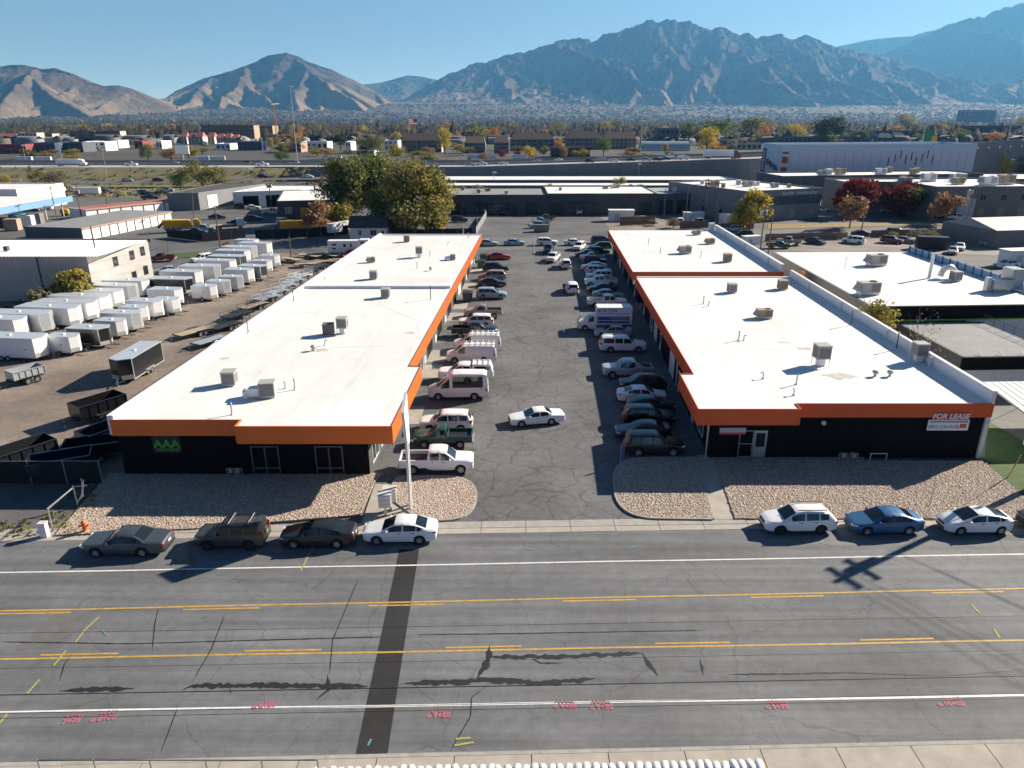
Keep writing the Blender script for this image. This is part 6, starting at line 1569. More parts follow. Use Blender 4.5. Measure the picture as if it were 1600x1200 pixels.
# ------------------------------------------------------------------ dumpsters and bins
db = Proto('dumpster')
db.part('bin', MB().add([(-1, -.6, .1), (1, -.6, .1), (1, .6, .1), (-1, .6, .1), (-1.05, -.8, 1.2), (1.05, -.8, 1.2), (1.05, .8, 1.4), (-1.05, .8, 1.4)], [(3, 2, 1, 0), (0, 1, 5, 4), (1, 2, 6, 5), (2, 3, 7, 6), (3, 0, 4, 7), (4, 5, 6, 7)]), 'dumpster_green', paint=True)
for s in (-.52, .52): db.part('lid', MB().box((s, 0, 1.36), (1.0, 1.5, .05)), 'trim_black')
for px, py, pt, lb in ((731, 470, 'paint_navy', 'blue dumpster between the shop doors and the pale blue SUV'), (752, 418, 'dumpster_green', 'dark green dumpster by the far shop doors, nearer one'), (756, 408, 'dumpster_green', 'dark green dumpster by the far shop doors, farther one')): place(db, lb, 'dumpster', px, py, 90, pt, 'dumpsters')
rd = Proto('roll_off_bin'); rd.part('bin', MB().b2(-2.2, 2.2, -1.2, 1.2, .2, 2.0), 'grey_wall'); rd.part('rim', MB().b2(-2.25, 2.25, -1.25, -1.1, 2.0, 2.12).b2(-2.25, 2.25, 1.1, 1.25, 2.0, 2.12), 'steel_dark')
place(rd, 'grey box container beside the pickups in the back lot', 'container', 846, 362, 0, None, None, .85)
# man beside the minivan
mx, my = G(881, 458)
pm_ = bpy.data.meshes.new('person'); J = [(0, 0, .95), (0, 0, 1.2), (0, 0, 1.42), (0, 0, 1.52), (0, 0, 1.62), (0, 0, 1.76), (.1, 0, .9), (.11, .02, .5), (.11, 0, .08), (.12, -.14, .05), (-.1, 0, .9), (-.11, .02, .5), (-.11, 0, .08), (-.12, -.14, .05), (.2, 0, 1.4), (.26, -.02, 1.12), (.26, -.16, .9), (-.2, 0, 1.4), (-.26, -.02, 1.12), (-.25, -.16, .9)]
E_ = [(0, 1), (1, 2), (2, 3), (3, 4), (4, 5), (0, 6), (6, 7), (7, 8), (8, 9), (0, 10), (10, 11), (11, 12), (12, 13), (2, 14), (14, 15), (15, 16), (2, 17), (17, 18), (18, 19)]
RAD = [.15, .15, .16, .06, .09, .09, .1, .075, .055, .05, .1, .075, .055, .05, .07, .05, .04, .07, .05, .04]
pm_.from_pydata(J, E_, []); po = put('person', pm_, None, (mx, my, .01)); po.modifiers.new('skin', 'SKIN'); po.modifiers.new('sub', 'SUBSURF').levels = 1
for v, rr in zip(pm_.skin_vertices[0].data, RAD): v.radius = (rr, rr * .8)
pm_.skin_vertices[0].data[0].use_root = True
pm_.materials.append(M['cloth_dark']); po.modifiers['sub'].render_levels = 1
tag(po, 'person in dark clothes standing beside the white minivan', 'person')
put('head', MB().lathe([(0, 1.53), (.07, 1.55), (.095, 1.64), (.09, 1.72), (.05, 1.77), (0, 1.78)], 10).mesh('head', 'skin', 40), po)
# ------------------------------------------------------------------ buildings around
NUM = 'first second third fourth fifth sixth seventh eighth ninth tenth eleventh twelfth thirteenth fourteenth fifteenth sixteenth seventeenth eighteenth'.split()
def rot_rect(p, d, w, l):
    """footprint: corner p, front direction d (unit), width w along d, depth l behind"""
    q = Vector((-d[1], d[0])); p, d = Vector(p), Vector(d)
    return [tuple(p), tuple(p + d * w), tuple(p + d * w + q * l), tuple(p + q * l)]
def building(label, poly, h, wall, roof, name='building', parapet=0.35, cap=None, cat='building', group=None, z=0.0, roofz=None):
    t = site(name, label, cat, poly, group)
    part(t, 'wall', MB().prism(poly, z, z + h), wall)
    c = Vector((sum(p[0] for p in poly) / len(poly), sum(p[1] for p in poly) / len(poly)))
    part(t, 'roof', MB().prism([tuple(c + (Vector(p) - c) * (1.0 - .35 / max(2, (Vector(p) - c).length))) for p in poly], z + h - .2, z + h + .012), roof)
    if parapet:
        for i in range(len(poly)):
            a, b = poly[i], poly[(i + 1) % len(poly)]
            L = (Vector(b) - Vector(a)).length
            m = on_edge(MB(), a, b, .27, L + .03, z + h - .3, z + h + parapet, -.25, .03)
            part(t, 'parapet', m, cap or wall)
    return t
def windows(t, p0, p1, z, w, h, n, s0=None, s1=None, fr='galv', pn='pane_dark', nx=2, ny=1):
    L = edge_frame(p0, p1)[2]; s0 = s0 or 1.0; s1 = s1 or L - 1.0
    for i in range(n):
        s = lerp(s0, s1 - w, i / (n - 1)) if n > 1 else (s0 + s1 - w) / 2
        window(t, p0, p1, s, z, w, h, fr, pn, nx, ny, .1, .05)
def roof_units(t_label, poly, h, n, seed, group='rooftop units on the far roofs', sc=1.0):
    r = random.Random(seed)
    uv = sorted((r.uniform(.12, .88), r.uniform(.15, .85)) for _ in range(n))
    for i in range(n):
        u, v = uv[i]
        a = Vector(poly[0]).lerp(Vector(poly[1]), u); b = Vector(poly[3]).lerp(Vector(poly[2]), u); p = a.lerp(b, v)
        (RTU if r.random() < .6 else COOL).spawn('%s, %s from the left' % (t_label, NUM[i]), 'rooftop unit', (p.x, p.y, h + .015), r.uniform(-.2, .2), group, r.choice(['unit_grey', 'white_metal', 'unit_tan']), sc * r.uniform(.9, 1.3))
def X_at(px, y, z=0.0): return (px - 800) / FPX * (y * CP + (CAM_H - z) * SP)
# --- concrete block shop left of the yard
poly = [(-96, 107.0), (-64.4, 107.6), (-61.9, 121.7), (-94, 121.5)]
bk = building('pale concrete block building with a white corrugated roof left of the yard', poly, 7.0, 'block_wall', 'roof_white', parapet=0)
rb = MB()
for i in range(64): x = lerp(-95.6, -62.3, i / 63); rb.b2(x - .11, x + .11, 106.4, 122.0, 7.02, 7.12)
part(bk, 'roof_rib', rb, 'roof_white')
part(bk, 'eave', MB().prism([(-96.4, 122.0), (-61.6, 122.1), (-61.6, 122.6), (-96.4, 122.5)], 6.7, 7.25), 'dark_roof')
e0, e1 = poly[1], poly[2]
for s, z in ((5.3, 4.3), (9.3, 4.6), (12.0, 4.8), (9.0, 1.2), (12.0, 1.6)): window(bk, e0, e1, s, z, 1.1, 1.5, 'steel_dark', 'pane_dark', 1)
for z in (1.4, 2.8, 4.2, 5.6): part(bk, 'block_course', on_edge(MB(), e0, e1, .02, edge_frame(e0, e1)[2] - .02, z, z + .03, -.02, .012), 'grey_brown_wall')
for s in (8, 16, 24): part(bk, 'downspout', on_edge(MB(), poly[0], poly[1], s, s + .15, 0, 6.9, 0, .12), 'dark_roof')
for i, (x, y, lb) in enumerate(((-84.5, 111.5, 'green cooler nearer of two on the corrugated roof'), (-86, 116, 'green cooler farther of two on the corrugated roof'), (-78.5, 110.8, 'small dark cooler on the corrugated roof'))): COOL.spawn(lb, 'rooftop unit', (x, y, 7.13), 0, 'coolers on the corrugated roof', 'dumpster_green' if i == 2 else 'sign_road_green', (1.9, 1.7, .6)[i])
# --- storage units
def storage(label, nr, fr, w, h, doorm, roofm, endm, n):
    d = (Vector(fr) - Vector(nr)).normalized(); q = Vector((-d.y, d.x)); L = (Vector(fr) - Vector(nr)).length
    poly = [tuple(Vector(nr) + q * w), nr, fr, tuple(Vector(fr) + q * w)]
    t = building(label, poly, h, endm, roofm, 'storage_units', 0, cat='building')
    for i in range(n): rollup(t, nr, fr, .25 + i * (L - .3) / n, (L - .3) / n - .35, h - .45, doorm)
    part(t, 'eave', on_edge(MB(), nr, fr, 0, L, h - .35, h - .02, .005, .3), 'pink_wall')
    return t
storage('grey-roofed storage row with white roller doors', (-99.3, 165.8), (-93.3, 199), 15, 3.0, 'white_metal', 'grey_roof', 'slate_wall', 11)
storage('red-roofed storage row with white doors', (-120, 204), (-103.5, 231), 8, 2.9, 'white_metal', 'red_roof', 'white_wall', 9)
bpoly = [(-106.5, 226), (-97.5, 227.5), (-88, 262), (-104, 264)]
t = building('grey metal warehouse with a white end behind the storage rows', bpoly, 5.2, 'grey_wall', 'dark_roof', parapet=.1)
rollup(t, bpoly[1], bpoly[2], 4, 5, 4.2, 'white_metal')
t = building('white clad shed with open bays beyond the grey warehouse', [(-88.5, 232), (-70, 240), (-66, 256), (-86, 256)], 5.0, 'white_wall', 'roof_white', parapet=.1)
rollup(t, (-88.5, 232), (-70, 240), 3, 4.5, 3.6, 'dark_siding'); rollup(t, (-88.5, 232), (-70, 240), 10, 4.5, 3.6, 'dark_siding')
cn = site('canopy', 'long canopy with sky-blue fascia at the left frame edge', 'canopy', [(-150, 182), (-128.5, 214)])
part(cn, 'roof', MB().prism([(-175, 180), (-129.4, 181), (-129.6, 214), (-175, 216)], 4.4, 5.4), 'roof_white')
part(cn, 'fascia', MB().prism([(-129.35, 180.5), (-128.9, 180.5), (-128.9, 214.5), (-129.35, 214.5)], 4.0, 5.6), 'blue_metal')
part(cn, 'fascia', MB().prism([(-175, 179.4), (-128.9, 180.2), (-128.9, 180.5), (-175, 179.8)], 4.0, 5.6), 'blue_metal')
for y in (184, 194, 204, 212): part(cn, 'post', MB().tube((-131, y, 0), (-131, y, 4.4), .15), 'white_metal')
building('white block behind the sky-blue canopy', [(-182, 222), (-150, 222), (-150, 246), (-182, 246)], 6.5, 'white_wall', 'roof_white')
for i, (px, py, m_, lb) in enumerate(((22, 360, 'tan_wall', 'tan container left of the blue ones'), (30, 352, 'tarp_blue', 'blue container left of two'), (37, 354, 'tarp_blue', 'blue container right of two'), (44, 354, 'white_wall', 'white container beside the blue ones'), (58, 350, 'grey_brown_wall', 'brown container by the power pole'))):
    c = Proto('container'); c.part('box', MB().b2(-1.6, 1.6, -1.2, 1.2, .1, 2.9), m_); c.part('door', MB().b2(-1.4, 1.4, -1.24, -1.2, .3, 2.7), m_); c.part('base', MB().b2(-1.6, 1.6, -1.1, 1.1, 0, .1), 'steel_dark')
    place(c, lb, 'container', px, py, 8, None, 'containers by the power pole')
t = building('grey workshop with a white roof beside the cottonwoods', rot_rect((-64.5, 200), (.97, .24), 17, 34), 5.4, 'dark_grey_wall', 'roof_white', parapet=.2)
rollup(t, (-64.5, 200), (-48, 204.1), 6, 4.5, 3.6, 'yellow_machine'); window(t, (-64.5, 200), (-48, 204.1), 2, 2.2, 1.8, 1.6, 'white_metal', 'pane_light')
# --- cottage
hp = rot_rect(G(547, 374), (1, 0.02), 8.6, 7.5)
ct = site('house', 'small white cottage with a dark gable roof below the cottonwoods', 'house', hp)
part(ct, 'wall', MB().prism(hp, 0, 2.7), 'white_wall')
(x0, y0), (x1, y1) = hp[0], hp[2]
part(ct, 'roof', MB().add([(x0 - .4, y0 - .5, 2.65), (x1 + .4, y0 - .5, 2.65), (x1 + .4, y1 + .5, 2.65), (x0 - .4, y1 + .5, 2.65), (x0 - .4, (y0 + y1) / 2, 5.0), (x1 + .4, (y0 + y1) / 2, 5.0)], [(0, 1, 5, 4), (2, 3, 4, 5), (0, 4, 3), (1, 2, 5), (3, 2, 1, 0)]), 'dark_roof')
window(ct, hp[0], hp[1], 2.0, .9, .8, 1.3); window(ct, hp[0], hp[1], 4.8, .9, 1.5, 1.3); mandoor(ct, hp[0], hp[1], 7.2, 'white_metal')
bt2 = Proto('semi_trailer'); bt2.part('box', MB().b2(-5, 5, -1.25, 1.25, 1.1, 3.9), 'white_metal'); bt2.part('frame', MB().b2(-5, 5, -.8, .8, .8, 1.1), 'trim_black'); trailer_wheels(bt2, (-4, -2.8), 1.0, .5); bt2.part('leg', MB().b2(2.6, 2.8, -.8, .8, 0, .8), 'galv')
bt2.part('door', MB().b2(-5.04, -5, -1.15, 1.15, 1.2, 3.8), 'offwhite_wall')
place(bt2, 'white box trailer draped in plastic beside the cottage', 'trailer', 533, 366, 60, None, 'parked box trailers', .75)
# --- long grey warehouse behind the back lot
wp = [(-19.5, 216.5), (10.3, 216.3), (10.3, 240), (-19.5, 240)]
w1 = building('long grey warehouse with arched canopies behind the back lot, left half', wp, 5.5, 'dark_grey_wall', 'grey_roof', parapet=.25)
wp2 = [(10.4, 216.2), (43, 216.6), (43, 242), (10.4, 242)]
w2 = building('long grey warehouse with a white roof behind the back lot, right half', wp2, 5.9, 'dark_grey_wall', 'roof_white', parapet=.2)
for t_, e0, e1, L in ((w1, wp[0], wp[1], (('D', .5), ('m', 5), ('a', 8.2), ('g', 14), ('D', 17.5), ('D', 23.5))), (w2, wp2[0], wp2[1], (('D', 1), ('a', 6.5), ('D', 13.5), ('D', 20), ('m', 25), ('D', 27.5)))):
    for k, s in L:
        if k == 'D': rollup(t_, e0, e1, s, 3.6, 3.4, 'black_metal')
        if k == 'm': mandoor(t_, e0, e1, s, 'black_metal', False)
        if k == 'g': window(t_, e0, e1, s, .6, 2.0, 1.9)
        if k == 'a':
            for j in range(2):
                a = MB(); cx = s + 1.4 + j * 2.7; pts = [(cx + 1.25 * math.cos(math.pi * q / 8), 3.0 + .6 * math.sin(math.pi * q / 8)) for q in range(9)]
                for (s0, z0), (s1, z1) in zip(pts, pts[1:]): on_edge(a, e0, e1, min(s0, s1), max(s0, s1), min(z0, z1) - .12, max(z0, z1), 0, 1.1)
                part(t_, 'canopy', a, 'teal_band'); window(t_, e0, e1, s + .5 + j * 2.7, .2, 1.8, 2.5, 'steel_dark', 'pane_dark')
wp3 = [(43.4, 219), (59, 221), (58, 243), (43.4, 241)]
w3 = building('dark workshop with a pale roof at the right end of the warehouse', wp3, 5.6, 'slate_wall', 'galv_dull', parapet=.2)
for s in (1, 6.5): rollup(w3, wp3[0], wp3[1], s, 4, 3.8, 'black_metal')
part(w3, 'lean_to', MB().add([(56, 214, 2.6), (63, 222, 2.6), (63, 232, 4.4), (54, 222, 4.4)], [(0, 1, 2, 3), (3, 2, 1, 0)]), 'slate_wall')
for lab, po, hh, n, sd in (('small unit on the grey left half of the long warehouse', wp, 5.5, 5, 3), ('small unit on the white right half of the long warehouse', wp2, 5.9, 4, 5), ('small unit on the pale workshop roof at the warehouse end', wp3, 5.6, 2, 6)): roof_units(lab, po, hh, n, sd, sc=.8)
# --- long low storage sheds in front of the freeway
def shed_row(label, y, xa, xb, depth, h, endm='navy_metal'):
    poly = [(xa, y), (xb, y), (xb, y + depth), (xa, y + depth)]
    t = site('storage_units', label, 'building', poly)
    part(t, 'wall', MB().prism(poly, 0, h), 'slate_wall')
    part(t, 'roof', MB().prism([(xa - .3, y - .5), (xb + .3, y - .5), (xb + .3, y + depth + .5), (xa - .3, y + depth + .5)], h + .002, h + .25), 'roof_white')
    part(t, 'end_wall', MB().b2(xb + .002, xb + .12, y + .1, y + depth - .1, 0, h - .02), endm)
    L = xb - xa; n = int(L / 4)
    me = MB().b2(0, 3.0, -.04, 0, 0.02, h - .5).mesh('roller_door', 'navy_metal')
    for i in range(n): o = put('roller_door', me, t, Vector((xa + .5 + i * L / n, y - .002, 0)) - t.location)
    return t
shed_row('nearest of three long white-roofed storage sheds before the freeway', 254, -22, 40, 9, 3.2)
shed_row('middle of three long white-roofed storage sheds before the freeway', 276, -30, 74, 9, 3.4)
shed_row('farthest of three long white-roofed storage sheds before the freeway wall', 300, -34, 92, 18, 3.6)
# --- two-storey grey block with band and awning
d = Vector((23, 10)).normalized()
gp = rot_rect((63.5, 198), tuple(d), 27, 36)
gb = building('grey two-storey office with a dark band and green awning', gp, 8.0, 'grey_wall', 'roof_white', parapet=.4)
part(gb, 'band', on_edge(MB(), gp[0], gp[1], .02, 26.98, 4.2, 6.6, .004, .05), 'teal_band')
windows(gb, gp[0], gp[1], 4.7, 2.2, 1.5, 4, 2, 25, 'galv', 'pane_dark'); windows(gb, gp[0], gp[1], 1.0, 2.2, 1.6, 4, 2, 25, 'tan_wall', 'pane_light')
windows(gb, gp[1], gp[2], 4.7, 2.4, 1.5, 1, 1.5, 5, 'galv'); windows(gb, gp[3], gp[0], 1.2, 1.6, 1.6, 5, None, None, 'galv')
for k in range(15):
    if k != 5: part(gb, 'sign_letter', on_edge(MB(), gp[0], gp[1], 12.5 + k * .85, 13.1 + k * .85, 6.95, 7.55 + .2 * (k % 3 == 0), .05, .12), 'lavender_panel')
q = Vector(gp[1])
part(gb, 'awning', MB().add([(q.x + .1, q.y + .3, 3.4), (q.x + 2.0, q.y + .6, 2.4), (q.x + .2, q.y + 4.3, 2.4), (q.x - 1.6, q.y + 4.0, 3.4)], [(0, 1, 2, 3), (3, 2, 1, 0)]), 'green_awning')
mandoor(gb, gp[1], gp[2], 1.5, 'offwhite_wall', True, 2.0, 2.3)
roof_units('grey rooftop unit on the office with the green awning', gp, 8.0, 8, 9, sc=1.0)
# --- offices farther right
op = [(96, 262), (176, 276), (174, 296), (94, 284)]
of = building('long low grey office with dark window band before the lavender building', op, 7.4, 'slate_wall', 'roof_white', parapet=.5)
windows(of, op[0], op[1], 3.4, 3.6, 2.2, 12, None, None, 'slate_wall', 'pane_dark', 2)
windows(of, op[0], op[1], 3.4, 2.6, 2.2, 4, 20, 60, 'cream_wall', 'pane_light', 1)
roof_units('rooftop unit on the long low grey office', op, 7.4, 8, 13, sc=1.5)
gp2 = [(118, 204), (152, 206), (150, 238), (100, 236), (100, 222), (118, 221)]
go = building('grey-brown two-storey office right of the red maples', gp2, 8.6, 'grey_brown_wall', 'roof_white', parapet=.5)
windows(go, gp2[0], gp2[1], 5.2, 2.0, 1.7, 4, 13, 33, 'tan_wall', 'pane_dark'); windows(go, gp2[0], gp2[1], 1.0, 2.2, 2.2, 4, 13, 33, 'tan_wall', 'pane_light')
window(go, gp2[0], gp2[1], .6, .1, 4.6, 3.0, 'offwhite_wall', 'pane_dark', 4, 2)
part(go, 'pale_panel', on_edge(MB(), gp2[0], gp2[1], 7.0, 12.0, .5, 5.8, 0, .12), 'offwhite_wall')
part(go, 'pale_panel', on_edge(MB(), gp2[0], gp2[1], 9.0, 10.2, 5.82, 6.9, 0, .12), 'offwhite_wall')
roof_units('rooftop unit on the grey-brown office', gp2[:4], 8.6, 9, 17, sc=1.6)
# --- big lavender building
lp = [(109.4, 304), (200, 322), (202.5, 352), (112, 334)]
lv = building('huge pale lavender panel building beside the freeway', lp, 16.0, 'lavender_panel', 'roof_white', parapet=1.2, cap='sky_panel')
Ll = edge_frame(lp[0], lp[1])[2]
for i in range(1, 22): part(lv, 'panel_joint', on_edge(MB(), lp[0], lp[1], i * Ll / 22, i * Ll / 22 + .12, .2, 14.6, .002, .03), 'grey_wall')
for i, s in enumerate((50, 53, 55.6, 58.2, 60.8, 63.4, 66, 68.6, 71.2)): part(lv, 'slot_window', on_edge(MB(), lp[0], lp[1], s, s + .5, 8.5 + (i * 37 % 5) * .7, 11.8 + (i * 37 % 5) * .7, 0, .12), 'slate_wall')
part(lv, 'sign_frame', on_edge(MB(), lp[0], lp[1], .4, 3.8, 5.2, 15.4, .004, .16), 'offwhite_wall')
for z in (5.8, 10.0): part(lv, 'sign_panel', on_edge(MB(), lp[0], lp[1], .8, 3.4, z, z + 2.6, .12, .24), 'red_panel')
part(lv, 'sign_panel', on_edge(MB(), lp[0], lp[1], .8, 3.4, 13.6, 14.4, .12, .24), 'navy_metal')
part(lv, 'side_cladding', on_edge(MB(), lp[3], lp[0], .1, 30.2, .1, 15.9, .003, .06), 'sky_panel')
part(lv, 'banner', on_edge(MB(), lp[3], lp[0], .8, 7.5, 5.0, 15.0, .06, .3), 'slate_wall')
for i in range(7): part(lv, 'letter_block', on_edge(MB(), lp[3], lp[0], 2.8, 5.4, 6.0 + i * 1.2, 6.8 + i * 1.2, .3, .36), 'lavender_panel')
for i in range(22): part(lv, 'colour_fin', on_edge(MB(), lp[3], lp[0], 9 + i * .9, 9.3 + i * .9, 8.0 - i * .12 + (i * 53 % 7) * .25, 10.6 - i * .12 + (i * 31 % 5) * .3, .06, .2), ('red_panel', 'teal_band', 'slate_wall', 'red_panel')[i % 4])
building('tan flat office behind the lavender building at the right edge', [(176, 264), (250, 262), (250, 290), (178, 292)], 6.5, 'grey_brown_wall', 'roof_white')
# --- sheds and neighbour on the right
sp_ = rot_rect(G(1552, 388), (.98, .18), 24, 16)
gs = site('shed', 'olive grey metal shed with a pale roof at the right frame edge', 'shed', sp_)
part(gs, 'wall', MB().prism(sp_, 0, 3.8), 'grey_brown_wall')
a, b, c, d_ = [Vector(p) for p in sp_]; m1, m2 = (a + d_) / 2, (b + c) / 2
part(gs, 'roof', MB().add([(*a, 3.78), (*b, 3.78), (*c, 3.78), (*d_, 3.78), (*m1, 5.6), (*m2, 5.6)], [(0, 1, 5, 4), (2, 3, 4, 5), (0, 4, 3), (1, 2, 5), (3, 2, 1, 0)]), 'galv_dull')
np_ = [(42.7, 82.2), (66.2, 83.5), (66.8, 120), (44.0, 120)]
nb = building('neighbour building with broad white roof and black fascia with a lime stripe', np_, 5.4, 'grey_brown_wall', 'roof_white', parapet=.02)
part(nb, 'fascia', on_edge(MB(), np_[0], np_[1], -.4, 24.2, 3.9, 5.5, .05, .5), 'dark_siding')
part(nb, 'stripe', on_edge(MB(), np_[0], np_[1], -.4, 24.2, 3.74, 3.9, .05, .52), 'lime_trim')
part(nb, 'front_wall', on_edge(MB(), np_[0], np_[1], 12, 23.5, .05, 3.7, .002, .06), 'white_wall')
rollup(nb, np_[0], np_[1], 8.2, 3.6, 3.4, 'black_metal')
fe = on_edge(MB(), (66.2, 83.5), (66.8, 120), 0, 36.5, 5.4, 6.4, -.1, .0)
part(nb, 'screen_wall', fe, 'blue_metal')
for i in range(19): part(nb, 'screen_post', MB().box((66.05 + .016 * i * 2, 83.6 + i * 2, 5.95), (.12, .12, 1.2)), 'steel_dark')
for (p, px, py, sc, lb) in ((RTU, 1368, 415, 1.25, 'dark sloped unit at the back of the neighbour white roof'), (RTU, 1355, 460, 1.2, 'grey unit at the left of the neighbour white roof'), (COOL, 1492, 439, 1.1, 'grey cooler by the duct on the neighbour white roof')):
    x, y = G(px, py, 5.4); p.spawn(lb, 'rooftop unit', (x, y, 5.425), .1, 'units on the neighbour roof', 'unit_grey', sc)
x, y = G(1468, 435, 5.4); dk = thing('exhaust_duct', 'curved white exhaust duct with stack on the neighbour roof', 'duct', (x, y, 5.42))
dm = MB(); prev = Vector((0, 0, 0))
for i in range(7): a_ = math.pi * i / 6; p_ = Vector((-1.0 * math.cos(a_) + 1.0, 0, 1.3 * math.sin(a_) + .3)); (dm.tube(prev, p_, .42, 8) if i else None); prev = p_
dm.build('duct', 'white_metal', dk, 40); MB().tube((-1.5, 0, 0), (-1.5, 0, 3.4), .22, 10).build('stack', 'white_metal', dk); MB().tube((-1.5, 0, 3.4), (-1.5, 0, 3.5), .34, 10).build('cap', 'galv', dk)
x, y = G(1560, 455, 5.4); ex = thing('exhaust_unit', 'large stepped galvanised exhaust unit at the right of the neighbour roof', 'rooftop unit', (x, y, 5.42))
for c_, s_ in (((0, 0, 1.0), (2.6, 1.6, 1.2)), ((1.8, .6, 1.6), (1.6, 2.2, 2.6)), ((-1.6, 0, .9), (.5, .8, 1.8))): MB().box(c_, s_).build('casing', 'galv', ex)
for sx in (-1, 1): MB().box((sx, 0, .2), (.1, 1.4, .4)).build('leg', 'galv', ex)
x, y = G(1320, 420, 5.4); an = thing('antenna_mast', 'thin guyed mast on the neighbour white roof', 'mast', (x, y, 5.42)); MB().tube((0, 0, 0), (0, 0, 2.2), .03).build('mast', 'galv', an)
for a_ in range(3): MB().tube((0, 0, 1.7), (1.1 * math.cos(a_ * 2.1), 1.1 * math.sin(a_ * 2.1), 0), .018).build('stay', 'galv', an)
cp_ = [(45.5, 68), (56.0, 68.5), (55.6, 81.8), (45.5, 81.4)]
nc = building('lower grey deck roof with railing and black fascia right of the tall parapet', cp_, 3.7, 'dark_grey_wall', 'grey_roof', parapet=.02)
part(nc, 'fascia', on_edge(MB(), cp_[0], cp_[1], -.3, 10.8, 2.5, 3.85, .05, .4), 'dark_siding')
part(nc, 'front_wall', on_edge(MB(), cp_[0], cp_[1], 0, 10.4, .02, 2.5, .004, .04), 'white_wall')
window(nc, cp_[0], cp_[1], 4.0, .9, 2.2, 1.0, proud=.1); window(nc, cp_[0], cp_[1], 6.7, .9, 2.2, 1.0, proud=.1)
for i in range(8): part(nc, 'railing_post', MB().tube((55.7, 69 + i * 1.75, 3.7), (55.7, 69 + i * 1.75, 4.7), .03), 'black_metal')
part(nc, 'railing', MB().tube((55.7, 69, 4.7), (55.6, 81.4, 4.7), .03).tube((55.7, 69, 4.3), (55.6, 81.4, 4.3), .02), 'black_metal')
for i in range(4): part(nc, 'bracket', MB().tube((47.5 + i * 2.2, 68.3, 3.75), (47.5 + i * 2.2, 69.2, 4.0), .04), 'black_metal')
ca = site('canopy', 'white corrugated canopy roof behind the lease board corner', 'canopy', [(44, 60), (60, 68)])
part(ca, 'roof', MB().add([(43.0, 54.6, 3.0), (64, 55.4, 3.0), (63, 62.4, 3.4), (43.6, 61.8, 3.4)], [(0, 1, 2, 3)]).add([(43.0, 54.6, 2.9), (64, 55.4, 2.9), (63, 62.4, 3.3), (43.6, 61.8, 3.3)], [(3, 2, 1, 0)]), 'roof_white')
part(ca, 'fascia', MB().prism([(42.9, 54.4), (64, 55.2), (64, 55.39), (43.0, 54.59)], 2.7, 3.05), 'cream_wall')
for i in range(5): part(ca, 'post', MB().tube((43.8 + i * 4.5, 55.3 + i * .2, 0), (43.8 + i * 4.5, 55.3 + i * .2, 2.9), .07), 'white_metal')
rbm = MB()
for i in range(30): f = i / 29; rbm.tube((lerp(43.1, 63.9, f), lerp(54.6, 55.4, f), 3.02), (lerp(43.7, 62.9, f), lerp(61.8, 62.4, f), 3.42), .03, 4)
part(ca, 'rib', rbm, 'roof_white')
def wood_fence(label, p0, p1, h, m='fence_wood', step=.32):
    t = site('fence', label, 'fence', [p0, p1]); d, q, L = edge_frame(p0, p1); n = int(L / step)
    me = MB().b2(0, step - .03, 0, .03, .05, h).mesh('plank', m); ang = math.atan2(d.y, d.x)
    for i in range(n):
        a = Vector(p0) + d * (i * step); o = put('plank', me, t, Vector((a.x, a.y, R.uniform(-.04, .04))) - t.location, ang)
    part(t, 'rail', on_edge(MB(), p0, p1, 0, L, .5, .6, -.06, -.0), m)
wood_fence('weathered wood fence with white slats behind the rear shops', G(1125, 362), G(1178, 358), 2.0)
wood_fence('brown wood fence in front of the dark workshop', G(968, 352), G(1026, 350), 2.2, step=.6)
wood_fence('wood fence with climbing scrap behind the rear shop roof', G(1062, 358), G(1108, 356), 2.0)
fence('black mesh fence along the side road bend', [G(262, 391 - 20), G(318, 378), G(384, 372)], 2.0, 'steel_dark', 'privacy_mesh', 3, pm='steel_dark')
fence('black mesh fence before the yellow mixer', [G(400, 374), G(480, 371), G(545, 366)], 2.2, 'steel_dark', 'privacy_mesh', 3.2, pm='steel_dark')
fence('dark fence at the foot of the cottonwoods', [G(622, 371), G(738, 369)], 1.9, 'steel_dark', 'privacy_mesh', 3.2, pm='steel_dark')
fence('grey board fence beside the back lot', [G(744, 367), G(760, 340)], 1.9, 'chain_link', 'grey_wall', 3)
wood_fence('brown plank fence along the gravel lot by the side road', G(1195, 377), G(1330, 374), 1.7, step=1.2)
wood_fence('brown plank fence behind the dark red SUV', G(1360, 371), G(1490, 368), 1.7, step=1.2)
bx2 = Proto('container'); bx2.part('box', MB().b2(-3, 3, -1.2, 1.2, .1, 2.7), 'black_metal'); bx2.part('door', MB().b2(2.4, 3.04, -1.1, 1.1, .2, 2.6), 'steel_dark'); bx2.part('base', MB().b2(-3, 3, -1, 1, 0, .1), 'steel_dark')
place(bx2, 'black container behind the steel screen fence', 'container', 1454, 389, -15, None, None)
bx3 = Proto('shed'); bx3.part('wall', MB().b2(-3.4, 3.4, -1.4, 1.4, 0, 2.9), 'white_metal'); bx3.part('roof', MB().b2(-3.6, 3.6, -1.6, 1.6, 2.9, 3.05), 'roof_white'); bx3.part('door', MB().b2(-2, -.6, -1.44, -1.4, 0, 2.2), 'offwhite_wall')
for px, py, hd, sc, lb in ((970, 345, 0, 1, 'white box trailer body beside the brown fence'), (1083, 345, 10, .8, 'white shed behind the rear shop roof'), (1142, 350, 10, .9, 'low white shed by the yellow tree'), (1590, 414, 10, 1.0, 'white roofed carport at the right frame edge'), (1173, 381, 20, .6, 'small white box by the black SUV')): place(bx3, lb, 'shed', px, py, hd, None, 'white sheds and boxes', sc)
